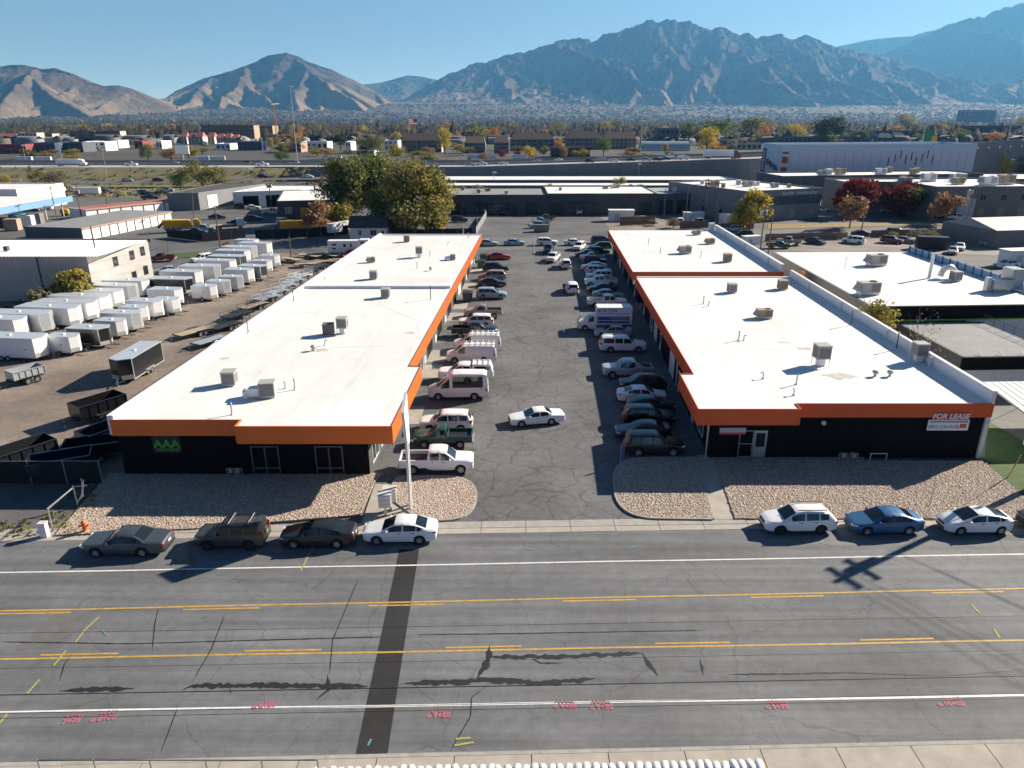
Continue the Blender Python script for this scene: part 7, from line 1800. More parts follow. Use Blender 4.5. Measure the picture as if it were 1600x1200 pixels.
# --- yellow machines and flatbed truck
def mixer(label, px, py, hd, sc):
    p = Proto('tanker_truck'); i = p.part('cab', MB().prism([(3.0, -1.2), (4.6, -1.2), (4.6, 1.2), (3.0, 1.2)], .8, 2.4).add([(3.0, -1.15, 2.4), (4.5, -1.15, 2.4), (4.5, 1.15, 2.4), (3.0, 1.15, 2.4), (3.1, -1.05, 3.0), (4.1, -1.05, 3.0), (4.1, 1.05, 3.0), (3.1, 1.05, 3.0)], [(4, 5, 6, 7), (0, 1, 5, 4), (1, 2, 6, 5), (2, 3, 7, 6), (3, 0, 4, 7)]), 'yellow_machine')
    p.part('windscreen', MB().add([(4.51, -1.0, 2.45), (4.51, 1.0, 2.45), (4.13, .95, 2.95), (4.13, -.95, 2.95)], [(0, 1, 2, 3)]), 'glass', parent=i)
    hm = MB().add([(-3.9, -.8, 1.25), (2.6, -.8, 1.25), (2.6, .8, 1.25), (-3.9, .8, 1.25), (-4.1, -1.25, 3.1), (2.2, -1.25, 2.9), (2.2, 1.25, 2.9), (-4.1, 1.25, 3.1)], [(4, 5, 6, 7), (0, 1, 5, 4), (1, 2, 6, 5), (2, 3, 7, 6), (3, 0, 4, 7)])
    for k in range(6): hm.box((lerp(-3.6, 2.0, k / 5), 0, 2.1), (.16, 2.5, 1.5))
    p.part('hopper', hm, 'yellow_machine'); p.part('chute', MB().tube((-3.8, 0, 2.6), (-5.2, .3, 1.2), .3, 8), 'brown_roof')
    p.part('chassis', MB().b2(-4, 3, -.9, .9, .7, 1.2), 'galv_dull'); trailer_wheels(p, (-3, -1.8, -.5, 3.6), 1.0, .52)
    place(p, label, 'truck', px, py, hd, None, 'yellow trucks', sc)
mixer('yellow tanker truck beside the storage row doors', 284, 362, 22, 1.0)
mixer('yellow mixer truck half hidden by the brown tree', 463, 362, 25, .95)
fb = Proto('flatbed_truck'); fb.part('cab', MB().prism([(2.4, -1.1), (4.2, -1.1), (4.2, 1.1), (2.4, 1.1)], .7, 2.6), 'white_metal'); fb.part('window', MB().b2(4.2, 4.24, -.95, .95, 1.7, 2.4), 'glass'); fb.part('deck', MB().b2(-4, 2.2, -1.2, 1.2, 1.0, 1.15), 'wood_deck'); fb.part('headboard', MB().b2(2.2, 2.35, -1.2, 1.2, 1.0, 2.9), 'slate_wall'); fb.part('chassis', MB().b2(-4, 4, -.6, .6, .6, 1.0), 'trim_black'); trailer_wheels(fb, (-2.8, -1.7, 3.3), 1.0, .48)
place(fb, 'white flatbed truck with a wooden deck at the side road', 'truck', 355, 358, 20, None, None)
tk = Proto('liquid_tank'); tk.part('tank', MB().lathe([(0, -1.6), (.8, -1.55), (1.0, -1.2), (1.0, 1.2), (.8, 1.55), (0, 1.6)], 12, 'x', (0, 0, 1.5)), 'yellow_machine', smooth=50); tk.part('cradle', MB().b2(-1.2, 1.2, -.7, .7, 0, .55), 'steel_dark')
place(tk, 'small yellow tank beside the power pole', 'tank', 103, 337, 0, None, None, .8)
# ------------------------------------------------------------------ freeway
FY0, FY1 = 346.0, 384.0
def fz(x): return interp([(-300, 6.0), (-20, 6.0), (112, 9.6), (240, 15.0), (330, 17)], x)
xs = np.linspace(-330, 330, 67)
fm = MB()
for a, b in zip(xs, xs[1:]): fm.add([(a, FY0, fz(a)), (b, FY0, fz(b)), (b, FY1, fz(b)), (a, FY1, fz(a))], [(0, 1, 2, 3)])
fw = struct('freeway', fm, 'freeway_concrete')
mat('retaining_wall', (0.24, 0.245, 0.24), 0.9, var=0.18, vs=0.15, coord='World')
for a, b in zip(xs, xs[1:]):                                     # wall panels, one casting each
    if b > -118:
        m_ = MB().add([(a + .06, FY0 - .2, -.1), (b - .06, FY0 - .2, -.1), (b - .06, FY0 - .2, fz(b) + .3), (a + .06, FY0 - .2, fz(a) + .3), (a + .06, FY0 + .25, fz(a) + .3), (b - .06, FY0 + .25, fz(b) + .3), (b - .06, FY0 + .25, -.1), (a + .06, FY0 + .25, -.1)], [(0, 1, 2, 3), (3, 2, 5, 4), (4, 5, 6, 7), (0, 3, 4, 7), (1, 6, 5, 2)])
        o = m_.build('wall_panel', 'retaining_wall', fw)
    br = MB().add([(a, FY1, fz(a)), (b, FY1, fz(b)), (b, FY1, fz(b) + 1.4), (a, FY1, fz(a) + 1.4), (a, FY1 + .3, fz(a) + 1.4), (b, FY1 + .3, fz(b) + 1.4), (b, FY1 + .3, 0), (a, FY1 + .3, 0)], [(0, 1, 2, 3), (3, 2, 5, 4), (4, 5, 6, 7)])
    br.build('barrier', 'retaining_wall', fw)
    md = MB().add([(a, 364, fz(a)), (b, 364, fz(b)), (b, 364, fz(b) + 1.1), (a, 364, fz(a) + 1.1), (a, 364.5, fz(a) + 1.1), (b, 364.5, fz(b) + 1.1), (b, 364.5, fz(b)), (a, 364.5, fz(a))], [(0, 1, 2, 3), (3, 2, 5, 4), (4, 5, 6, 7)])
    md.build('median_barrier', 'concrete', fw)
em = MB(); ex_ = np.linspace(-330, -105, 24)
for a, b in zip(ex_, ex_[1:]): em.add([(a, 322, 0.02), (b, 322, 0.02), (b, 346, fz(b) - .05), (a, 346, fz(a) - .05)], [(0, 1, 2, 3)])
struct('embankment', em, 'dry_grass')
struct('verge', MB().sheet([(-330, 268), (-60, 264), (-30, 322), (-330, 323)], .012), 'dry_grass')
sw_ = MB()                                                       # noise wall on the rising ramp
for a, b in zip(np.linspace(200, 330, 27), np.linspace(200, 330, 27)[1:]): MB().add([(a + .08, 345.4, fz(a) - 3), (b - .08, 345.4, fz(b) - 3), (b - .08, 345.4, fz(b) + 3.2), (a + .08, 345.4, fz(a) + 3.2), (a + .08, 345.8, fz(a) + 3.2), (b - .08, 345.8, fz(b) + 3.2)], [(0, 1, 2, 3), (3, 2, 5, 4)]).build('noise_panel', 'retaining_wall', fw)
rp = MB().add([(-330, 306, .6), (-150, 306, 2.2), (-60, 320, 3.0), (-60, 328, 3.4), (-150, 314, 2.6), (-330, 314, 1.0)], [(0, 1, 4, 5), (1, 2, 3, 4)])
struct('ramp', rp, 'far_asphalt')
rr = random.Random(12)
FC = [(410, 'pickup', 'white', 357, 0), (300, 'suv', 'silver', 357, 0), (318, 'sedan', 'dgrey', 357, 0), (205, 'pickup', 'white', 357, 0), (132, 'sedan', 'dgrey', 357, 0), (680, 'sedan', 'silver', 356, 0), (735, 'suv', 'silver', 357, 0), (752, 'pickup', 'white', 360, 0), (787, 'sedan', 'white', 359, 0), (921, 'suv', 'black', 356, 0), (959, 'sedan', 'white', 357, 0), (985, 'sedan', 'black', 359, 0), (1009, 'minivan', 'silver', 356, 0), (1026, 'sedan', 'navy', 356, 0), (1040, 'sedan', 'green', 359, 0),
      (1067, 'cargo_van', 'white', 359, 0), (445, 'sedan', 'black', 370, 180), (460, 'suv', 'silver', 372, 180), (272, 'sedan', 'skyblue', 370, 180), (838, 'sedan', 'skyblue', 376, 180), (872, 'sedan', 'white', 376, 180), (938, 'sedan', 'skyblue', 376, 180), (1035, 'sedan', 'silver', 374, 180), (1044, 'pickup', 'white', 376, 180), (385, 'suv', 'dgrey', 370, 180)]
nn = {}
PN = dict(white='white', silver='silver', dgrey='dark grey', black='black', navy='dark blue', green='dark green', skyblue='pale blue')
KN = dict(pickup='pickup', suv='SUV', sedan='car', minivan='minivan', cargo_van='van')
for px, k, pt, y, hd in sorted(FC):
    key = (k, pt, hd); nn[key] = nn.get(key, 0) + 1
    side = 'near' if hd == 0 else 'far'
    far_car(k, pt, X_at(px, y, 7), y, fz(X_at(px, y, 7)) + .02, hd, '%s %s on the %s carriageway of the freeway, %s from the left' % (PN[pt], KN[k], side, NUM[nn[key] - 1]))
for px, py, k, pt, lb in ((200, 275, 'sedan', 'silver', 'silver car on the low ramp road before the freeway'), (248, 274, 'sedan', 'black', 'black car on the low ramp road before the freeway'), (412, 269, 'suv', 'dgrey', 'dark SUV on the ramp under the freeway edge'), (482, 266, 'sedan', 'white', 'white car on the ramp beside the embankment')):
    y = 311 if px < 300 else 322; x = X_at(px, y, 2); far_car(k, pt, x, y, interp([(-330, .85), (-150, 2.45), (-60, 3.25)], x), 0, lb, 'cars on the ramp')
def semi(label, px, y, hd, cab, sc=1.0):
    p = Proto('semi_truck')
    p.part('trailer_box', MB().b2(-9, 4.8, -1.3, 1.3, 1.15, 4.05), 'white_metal'); p.part('skirt', MB().b2(-5, 3, -1.2, 1.2, .7, 1.15), 'trim_black')
    i = p.part('cab', MB().add([(5.2, -1.2, .6), (8.6, -1.1, .6), (8.6, 1.1, .6), (5.2, 1.2, .6), (5.2, -1.2, 3.9), (6.9, -1.15, 3.6), (6.9, 1.15, 3.6), (5.2, 1.2, 3.9), (7.4, -1.1, 2.2), (8.6, -1.0, 1.9), (8.6, 1.0, 1.9), (7.4, 1.1, 2.2)], [(0, 1, 9, 8, 5, 4), (3, 7, 6, 11, 10, 2), (4, 5, 6, 7), (5, 8, 11, 6), (8, 9, 10, 11), (1, 2, 10, 9), (0, 4, 7, 3)]), cab)
    p.part('windscreen', MB().add([(7.38, -1.0, 2.3), (7.38, 1.0, 2.3), (6.95, 1.0, 3.4), (6.95, -1.0, 3.4)], [(0, 1, 2, 3)]), 'glass', parent=i)
    trailer_wheels(p, (-7.8, -6.5, 5.0, 6.0, 7.9), 1.05, .52)
    x = X_at(px, y, 8); p.spawn(label, 'truck', (x, y, fz(x) + .03), math.radians(hd), 'lorries on the freeway', None, sc)
semi('white semi trailer with a dark red tractor on the freeway', 1128, 356, 0, 'paint_maroon')
semi('white delivery truck on the freeway at the left', 112, 356, 0, 'white_metal', .8)
# light masts, billboard, crane, flag, road signs
def mast(label, px, py, ptop, y=None, head=3, r=.22, z0=0.0):
    x, yy = (X_at(px, y, z0), y) if y else G(px, py)
    h = HT(yy, ptop) - z0; t = thing('light_mast', label, 'light pole', (x, yy, z0), 0, 'tall light masts')
    put('pole', MB().tube((0, 0, 0), (0, 0, h), r, 8, r * .45).mesh('pole', 'galv'), t)
    hd = put('head', MB().lathe([(.2, h - .6), (.9, h - .5), (.9, h - .2), (.2, h)], 8).mesh('head', 'galv'), t)
    for a in range(head): put('lamp', MB().box((1.1 * math.cos(a * 2.1), 1.1 * math.sin(a * 2.1), h - .45), (.7, .5, .3)).mesh('lamp', 'galv_dull'), t)
mast('tallest light mast left of the cottonwoods', 467, 0, 134, 388); mast('light mast above the middle of the freeway', 1000, 0, 148, 386, 3, .22, 7); mast('light mast at the far right over the lavender building', 1572, 0, 124, 388, 3, .25, 14)
mast('light mast behind the left freeway section', 98, 0, 224, 388, 2, .18, 6); mast('slim light mast on the left embankment', 168, 0, 232, 330, 1, .12, 2); mast('thin light mast right of the cottonwoods', 725, 0, 240, 386, 1, .12, 6); mast('short light mast at the near freeway wall', 772, 0, 268, 300, 1, .1); mast('slim light mast behind the sheds', 997, 0, 255, 330, 1, .1)
mast('pale light mast left on the ramp', 390, 0, 262, 318, 1, .1, 2); mast('thin mast on the left carriageway edge', 41, 0, 226, 388, 1, .12, 6)
bbx, bby = X_at(290, 392, 0), 392
bb = thing('billboard', 'blank white billboard on a single pole behind the freeway', 'billboard', (bbx, bby, 0)); put('pole', MB().tube((0, 0, 0), (0, 0, 12), .4, 10).mesh('pole', 'galv'), bb); put('board', MB().b2(-3.6, 3.6, -.4, .4, 10.0, HT(392, 227)).mesh('board', 'sign_white'), bb)
cr = thing('tower_crane', 'thin orange tower crane mast beside the brown apartment block', 'crane', (X_at(434, 900), 900, 0)); h = HT(900, 163)
cm = MB()
for sx in (-.9, .9):
    for sy in (-.9, .9): cm.tube((sx, sy, 0), (sx, sy, h), .22, 4)
for i in range(16):
    z = h * i / 16; cm.tube((-.9, -.9, z), (.9, -.9, z + h / 16), .16, 4); cm.tube((.9, -.9, z), (.9, .9, z + h / 16), .16, 4)
put('mast', cm.mesh('mast', 'leaf_orange'), cr); put('jib', MB().tube((-1, -6, h), (2, 14, h + 1), .5, 4).mesh('jib', 'galv'), cr)
fg = thing('flagpole', 'flag on a tall pole far behind the freeway', 'flag', (X_at(640, 1100), 1100, 0)); put('pole', MB().tube((0, 0, 0), (0, 0, HT(1100, 184)), .3, 6).mesh('pole', 'galv'), fg)
hh = HT(1100, 185)
for i in range(7): put('stripe', MB().add([(0, .05 * i, hh - 1.2 * (i + 1)), (12, 1 - .1 * i, hh - 1.2 * (i + 1) - .8), (12, 1 - .1 * i, hh - 1.2 * i - .8), (0, .05 * i, hh - 1.2 * i)], [(0, 1, 2, 3), (3, 2, 1, 0)]).mesh('stripe', 'sign_red' if i % 2 == 0 else 'sign_white'), fg)
put('canton', MB().add([(6.5, .3, hh - 5), (12, .6, hh - 5.2), (12, .7, hh - .6), (6.5, .4, hh - .3)], [(0, 1, 2, 3), (3, 2, 1, 0)]).mesh('canton', 'sign_blue'), fg)
gsn = thing('road_sign', 'green freeway sign with a yellow exit tab behind the lavender building', 'road sign', (X_at(1438, 390), 390, 0))
put('post', MB().tube((-2, .3, 0), (-2, .3, 20), .3).tube((2, .3, 0), (2, .3, 20), .3).mesh('post', 'galv'), gsn); zt = HT(390, 204)
put('panel', MB().b2(-1.6, 2.4, 0, .2, zt - 5.5, zt).mesh('panel', 'sign_road_green'), gsn); put('exit_tab', MB().b2(2.6, 5.2, 0, .2, zt - 5.8, zt - 2.6).mesh('exit_tab', 'yellow_machine'), gsn)
# ------------------------------------------------------------------ blocks beyond the freeway
def block(label, px0, px1, yb, yt, depth, wall, roof, rows=0, cols=0, pn='pane_dark', end=None, gable=False, cat='building', group=None):
    y = G(0, yb)[1]; x0, x1 = X_at(px0, y), X_at(px1, y); h = max(2.5, HT(y, yt))
    poly = [(x0, y), (x1, y), (x1, y + depth), (x0, y + depth)]
    if gable:
        t = site('house', label, cat, poly, group); e = h * .62
        part(t, 'wall', MB().prism(poly, 0, e), wall)
        part(t, 'roof', MB().add([(x0 - .5, y - .6, e), (x1 + .5, y - .6, e), (x1 + .5, y + depth + .6, e), (x0 - .5, y + depth + .6, e), (x0 + (x1 - x0) * .12, y + depth / 2, h), (x1 - (x1 - x0) * .12, y + depth / 2, h)], [(0, 1, 5, 4), (2, 3, 4, 5), (0, 4, 3), (1, 2, 5), (3, 2, 1, 0)]), roof)
        hh = e
    else:
        t = building(label, poly, h, wall, roof, parapet=.5, cat=cat, group=group); hh = h
    if end: part(t, 'end_wall', MB().b2(x1 + .005, x1 + .1, y, y + depth, 0, hh - .1), end)
    if rows:
        W = x1 - x0; cw, ch = W / cols, hh / rows
        for r_ in range(rows):
            for c_ in range(cols):
                f = MB().b2(x0 + cw * (c_ + .22), x0 + cw * (c_ + .78), y - .12, y + .05, ch * (r_ + .28), ch * (r_ + .78)); o = part(t, 'window', f, pn)
    return t
block('brown five-storey apartment block with a lit tan end', 318, 399, 223, 196, 22, 'brown_roof', 'dark_roof', 5, 18, 'pane_dark', 'tan_wall')
block('tan end wing of the brown apartment block', 401, 428, 221, 197, 26, 'tan_wall', 'cream_wall', 5, 6)
for i, (a, b, yb, yt) in enumerate(((283, 293, 225, 207), (295, 305, 226, 208), (307, 318, 226, 206), (325, 336, 225, 207), (339, 350, 226, 209), (353, 362, 226, 208), (364, 373, 226, 210))):
    block('white and red townhouse, %s of the row left of the brown block' % NUM[i], a, b, yb, yt, 14, 'cream_wall', 'red_roof', 4, 2, 'pane_dark', 'white_wall', True, 'house', 'townhouses beyond the freeway')
for i, (a, b, yb, yt, w_, r_) in enumerate(((-6, 26, 224, 209, 'brown_roof', 'red_roof'), (30, 60, 224, 208, 'cream_wall', 'red_roof'), (64, 84, 223, 209, 'brown_roof', 'red_roof'), (86, 112, 222, 210, 'cream_wall', 'cream_wall'), (112, 150, 222, 205, 'brown_roof', 'dark_roof'), (152, 190, 222, 205, 'brown_roof', 'dark_roof'), (192, 222, 221, 205, 'slate_wall', 'dark_roof'), (226, 262, 220, 208, 'brown_roof', 'dark_roof'), (262, 283, 220, 203, 'slate_wall', 'roof_white'))):
    block('dark roofed apartment row beyond the freeway, %s from the left frame edge' % NUM[i], a, b, yb, yt, 16, w_, r_, 3, 5, 'pane_dark', 'cream_wall', i % 3 == 0, 'building', 'apartment rows at the left')
for a, b, yb, yt, w_, r_, lb in ((-5, 42, 240, 226, 'red_panel', 'dark_roof', 'dark and red warehouse at the left frame edge beyond the freeway'), (43, 88, 239, 224, 'navy_metal', 'dark_roof', 'navy warehouse right of the red one'), (89, 131, 238, 223, 'slate_wall', 'grey_roof', 'slate warehouse with grey roof beyond the freeway'), (132, 138, 237, 222, 'white_wall', 'roof_white', 'narrow white end of the slate warehouse'),
        (146, 166, 236, 222, 'white_wall', 'roof_white', 'white warehouse end beyond the freeway'), (174, 186, 232, 220, 'offwhite_wall', 'roof_white', 'pale block left of the red sign'), (211, 224, 232, 221, 'red_panel', 'dark_roof', 'red shop block beyond the freeway'), (245, 254, 233, 221, 'white_wall', 'roof_white', 'white tower sign block beyond the freeway'),
        (372, 410, 235, 222, 'navy_metal', 'grey_roof', 'navy shop with orange front beyond the freeway'), (338, 360, 234, 225, 'white_wall', 'roof_white', 'white forecourt canopy beyond the freeway'), (436, 471, 238, 224, 'pink_wall', 'grey_roof', 'brick-red strip shop beside the tall mast'), (471, 512, 234, 222, 'white_wall', 'roof_white', 'long white shop side beside the tall mast'),
        (541, 549, 240, 222, 'white_wall', 'roof_white', 'white block behind the cottonwoods'), (549, 585, 244, 236, 'offwhite_wall', 'roof_white', 'low white shop behind the cottonwoods'), (600, 622, 234, 220, 'white_wall', 'blue_metal', 'white shop with a blue roof behind the cottonwoods'),
        (1025, 1060, 224, 201, 'slate_wall', 'grey_roof', 'slate barn behind the rounded hut'), (1121, 1166, 233, 219, 'pink_wall', 'roof_white', 'pinkish flat building right of the golden tree'), (1150, 1190, 234, 224, 'cream_wall', 'grey_roof', 'cream row with small windows behind the semi'), (1218, 1344, 226, 214, 'slate_wall', 'roof_white', 'long slate building behind the lavender roof'),
        (1340, 1440, 222, 205, 'slate_wall', 'dark_roof', 'dark row houses behind the lavender roof'), (1505, 1592, 219, 197, 'slate_wall', 'grey_roof', 'long slate office at the right behind the ramp'), (1496, 1552, 199, 172, 'slate_wall', 'grey_roof', 'distant slate office tower on the right'), (1448, 1500, 216, 204, 'brown_roof', 'red_roof', 'low red-roofed block right of the green sign'), (862, 922, 246, 231, 'dark_grey_wall', 'brown_roof', 'dark framed canopy shop beyond the freeway')):
    n = max(2, int((b - a) / 7)); block(lb, a, b, yb, yt, 22, w_, r_, 2 if yb - yt > 12 else 1, n)
for i, (a, b, yb, yt) in enumerate(((629, 690, 238, 208), (726, 758, 240, 213), (772, 795, 240, 212), (797, 866, 235, 207), (884, 940, 234, 205), (942, 993, 233, 206))):
    block('grey hip-roofed apartment block beyond the freeway, %s from the cottonwoods' % NUM[i], a, b, yb, yt, 16, 'grey_brown_wall', 'brown_roof', 3, 8, 'pane_dark', 'cream_wall', True, 'building', 'grey apartment blocks')
for i, (a, b, yb, yt) in enumerate(((1350, 1368, 226, 204), (1372, 1392, 226, 208), (1395, 1412, 225, 207), (1160, 1180, 221, 208), (1236, 1258, 216, 206), (1420, 1436, 214, 204))):
    block('grey gabled house behind the lavender building, %s in the row' % NUM[i], a, b, yb, yt, 10, 'slate_wall', 'grey_roof', 2, 3, 'pane_dark', None, True, 'house', 'gabled houses')
y = G(0, 236)[1]; q0, q1 = X_at(1003, y), X_at(1078, y); hr_ = HT(y, 221)
qn = site('quonset_hut', 'half-round pale blue metal hut beyond the freeway', 'hut', [(q0, y), (q1, y + 20)]); qm = MB(); N = 12
for i in range(N):
    a0, a1 = math.pi * i / N, math.pi * (i + 1) / N
    qm.add([(q0, y + 9 - 9 * math.cos(a0), hr_ * math.sin(a0)), (q1, y + 9 - 9 * math.cos(a0), hr_ * math.sin(a0)), (q1, y + 9 - 9 * math.cos(a1), hr_ * math.sin(a1)), (q0, y + 9 - 9 * math.cos(a1), hr_ * math.sin(a1))], [(0, 1, 2, 3)])
part(qn, 'vault', qm, 'galv', 40)
for xx in (q0 + .2, q1 - .2):
    e = [(xx, y + 9 - 9 * math.cos(math.pi * i / N), hr_ * math.sin(math.pi * i / N)) for i in range(N + 1)]; part(qn, 'end_wall', MB().add(e, [tuple(range(N + 1)), tuple(range(N, -1, -1))]), 'slate_wall')
for i, (px, yb) in enumerate(((520, 252), (545, 251), (812, 250), (740, 249), (765, 249), (30, 254), (60, 254), (310, 253), (335, 253), (22, 230))):
    y = G(0, yb + 1)[1]; p = bt2.spawn('white box trailer parked just beyond the freeway barrier', 'trailer', (X_at(px, y), y + 6, .0), .03 * i, 'box trailers beyond the freeway')
for i, (px, py, hd) in enumerate(((352, 318, 70), (366, 316, 70), (380, 314, 70), (393, 312, 70), (330, 306, 20), (85, 302, 10), (140, 306, 5))):
    place(bt2, 'white box trailer parked behind the storage rows, %s from the left of its kind' % NUM[(3, 4, 5, 6, 2, 0, 1)[i]], 'trailer', px, py, hd, None, 'box trailers behind the storage rows', .8)
for px, py, hd, k, pt, lb in ((115, 300, 8, 'pickup', 'white', 'white pickup beside the long parked trailer behind the storage rows'), (165, 303, 8, 'bigsuv', 'dgrey', 'dark SUV at the scrub edge'), (235, 312, 15, 'pickup', 'black', 'black pickup in the shade behind the red-roofed storage'), (260, 300, 20, 'pickup', 'white', 'white pickup at the olive trees'), (225, 303, 20, 'suv', 'silver', 'silver SUV at the scrub edge near the olive trees'), (370, 352, 15, 'sedan', 'black', 'black car right of the flatbed truck'), (445, 350, 15, 'suv', 'white', 'white SUV below the grey workshop'), (1062, 350, 80, 'suv', 'white', 'white SUV among the scrap behind the rear shops'), (1092, 352, 100, 'pickup', 'silver', 'silver pickup among the scrap behind the rear shops')):
    car(k, pt, px, py, hd, lb, 'vehicles behind the site')
rq = random.Random(41)
for i in range(75):                                              # low roofs scattered through the town
    px = rq.uniform(-20, 1620); yb = rq.choice([rq.uniform(203, 212), rq.uniform(206, 228)]); w = rq.uniform(8, 26) * (yb - 190) / 24
    wl_, rf_ = rq.choice([('white_wall', 'roof_white'), ('offwhite_wall', 'grey_roof'), ('cream_wall', 'brown_roof'), ('grey_wall', 'roof_white'), ('tan_wall', 'grey_roof'), ('slate_wall', 'dark_roof'), ('white_wall', 'grey_roof')])
    if 1170 < px < 1540 and yb > 214: continue
    block('low %s building among the trees of the town beyond the freeway' % {'white_wall': 'white', 'offwhite_wall': 'off-white', 'cream_wall': 'cream', 'grey_wall': 'grey', 'tan_wall': 'tan', 'slate_wall': 'dark'}[wl_], px - w / 2, px + w / 2, yb, yb - rq.uniform(3.5, 8), rq.uniform(10, 24), wl_, rf_, 1, 4, 'pane_dark', None, rq.random() < .35, 'building', 'low buildings of the town')
# ------------------------------------------------------------------ trees and shrubs
def leaf_cloud(lobes, n, size, seed, squash=1.0):
    """many small leaf faces spread through the lobes of a crown -> vertices (4n,3), quads (n,4)"""
    r = np.random.RandomState(seed)
    L = np.array(lobes, float); vol = L[:, 3] * L[:, 4] * L[:, 5]; vol = vol ** .8; idx = r.choice(len(L), n, p=vol / vol.sum())
    d = r.normal(size=(n, 3)); d /= np.linalg.norm(d, axis=1)[:, None]
    rad = r.rand(n) ** .45 * (1 + .12 * r.normal(size=n))
    c = L[idx, :3] + d * rad[:, None] * L[idx, 3:6]
    nrm = d + .8 * r.normal(size=(n, 3)); nrm[:, 2] += .3; nrm /= np.linalg.norm(nrm, axis=1)[:, None]
    u = np.cross(nrm, r.normal(size=(n, 3))); u /= np.linalg.norm(u, axis=1)[:, None]; v = np.cross(nrm, u)
    s = (size * (.5 + r.rand(n)))[:, None]; w = s * (.45 + .35 * r.rand(n)[:, None])
    V = np.stack([c - u * s, c - v * w + u * s * .1, c + u * s, c + v * w - u * s * .1], 1).reshape(-1, 3)
    return V, np.arange(4 * n).reshape(n, 4)
def lobes_for(seed, k, spread=.34, base=.30, slim=1.0, cone=0.0):
    """unit crown (height 1, width 1) made of k overlapping lobes above the stem"""
    r = random.Random(seed); out = []
    for i in range(k):
        a, z = r.uniform(0, 6.283), r.uniform(base + .1, .86)
        t = (z - base) / (1 - base); m = math.sin(math.pi * min(1, t * .85 + .12)) * (1 - cone * t)
        q = spread * m * r.uniform(.35, 1); s = r.uniform(.13, .21) * (1 - .4 * cone * t)
        out.append((q * math.cos(a) * slim, q * math.sin(a) * slim, min(z, 1 - s * .9), s * r.uniform(.9, 1.3) * slim, s * r.uniform(.9, 1.3) * slim, s * r.uniform(.75, 1.1)))
    return out
def stem(seed, h=.55, r0=.028, k=5, m='bark'):
    r = random.Random(seed); mb = MB(); top = (r.uniform(-.03, .03), r.uniform(-.03, .03), h)
    mb.tube((0, 0, -.01), (top[0] * .5, top[1] * .5, h * .5), r0, 7, r0 * .75); mb.tube((top[0] * .5, top[1] * .5, h * .5), top, r0 * .75, 6, r0 * .4)
    for i in range(k):
        z = r.uniform(.25, .9) * h; a = r.uniform(0, 6.283); L_ = r.uniform(.2, .34)
        p = (top[0] * z / h, top[1] * z / h, z); e = (p[0] + L_ * math.cos(a), p[1] + L_ * math.sin(a), z + L_ * r.uniform(.7, 1.2))
        mb.tube(p, e, r0 * .45, 5, r0 * .15)
        b2_ = a + r.uniform(-.8, .8); mb.tube((lerp(p[0], e[0], .6), lerp(p[1], e[1], .6), lerp(p[2], e[2], .6)), (e[0] + .12 * math.cos(b2_), e[1] + .12 * math.sin(b2_), e[2] + .1), r0 * .2, 4, r0 * .08)
    return mb
def tree_proto(name, seed, k, n, size, leaf, **kw):
    p = Proto(name); V, F = leaf_cloud(lobes_for(seed, k, **kw), n, size, seed)
    p.part('crown', arr_mesh('crown', V, F, leaf), paint=True)
    p.part('trunk', stem(seed), 'bark')
    return p
TP = [tree_proto('tree', 100 + i, 13, 900, .034, 'leaf_olive') for i in range(5)]
TPD = [tree_proto('tree', 140 + i, 18, 2600, .022, 'leaf_olive', base=.2) for i in range(4)]
def tree(label, px, py, ptop, wpx, leaf, group=None, protos=TP, i=0, name='tree', trunk_scale=1):
    x, y = G(px, py); h = max(1.5, HT(y, ptop)); w = wpx / FPX * (y * CP + CAM_H * SP)
    return protos[i % len(protos)].spawn(label, 'tree', (x, y, 0), (i * 1.7) % 6.28, group, 'leaf_' + leaf, (w * 1.25, w * 1.25, h))
def big_tree(label, px, py, ptop, wpx, leaf, seed, n=6500, k=26, size=.5, base=.16, name='tree', second=None, limb='bark', slim=1.0, xy=None):
    x, y = xy or G(px, py); h = HT(y, ptop); w = wpx / FPX * (y * CP + CAM_H * SP)
    t = thing(name, label, 'tree', (x, y, 0))
    lb = [(a * w * 1.25, b * w * 1.25, c * h, d * w * 1.2, e * w * 1.2, f * h) for a, b, c, d, e, f in lobes_for(seed, k, base=base, slim=slim)]
    if second:
        kk = int(k * .3); V, F = leaf_cloud(lb[:k - kk], int(n * .7), size, seed); put('crown', arr_mesh('crown', V, F, 'leaf_' + leaf), t)
        V, F = leaf_cloud(lb[k - kk:], int(n * .3), size, seed + 1); put('crown', arr_mesh('crown', V, F, 'leaf_' + second), t)
    else:
        V, F = leaf_cloud(lb, n, size, seed); put('crown', arr_mesh('crown', V, F, 'leaf_' + leaf), t)
    s = stem(seed, .72, .02, 12); s.v = [(v[0] * w * 1.2, v[1] * w * 1.2, v[2] * h) for v in s.v]
    put('trunk', s.mesh('trunk', limb), t)
    return t
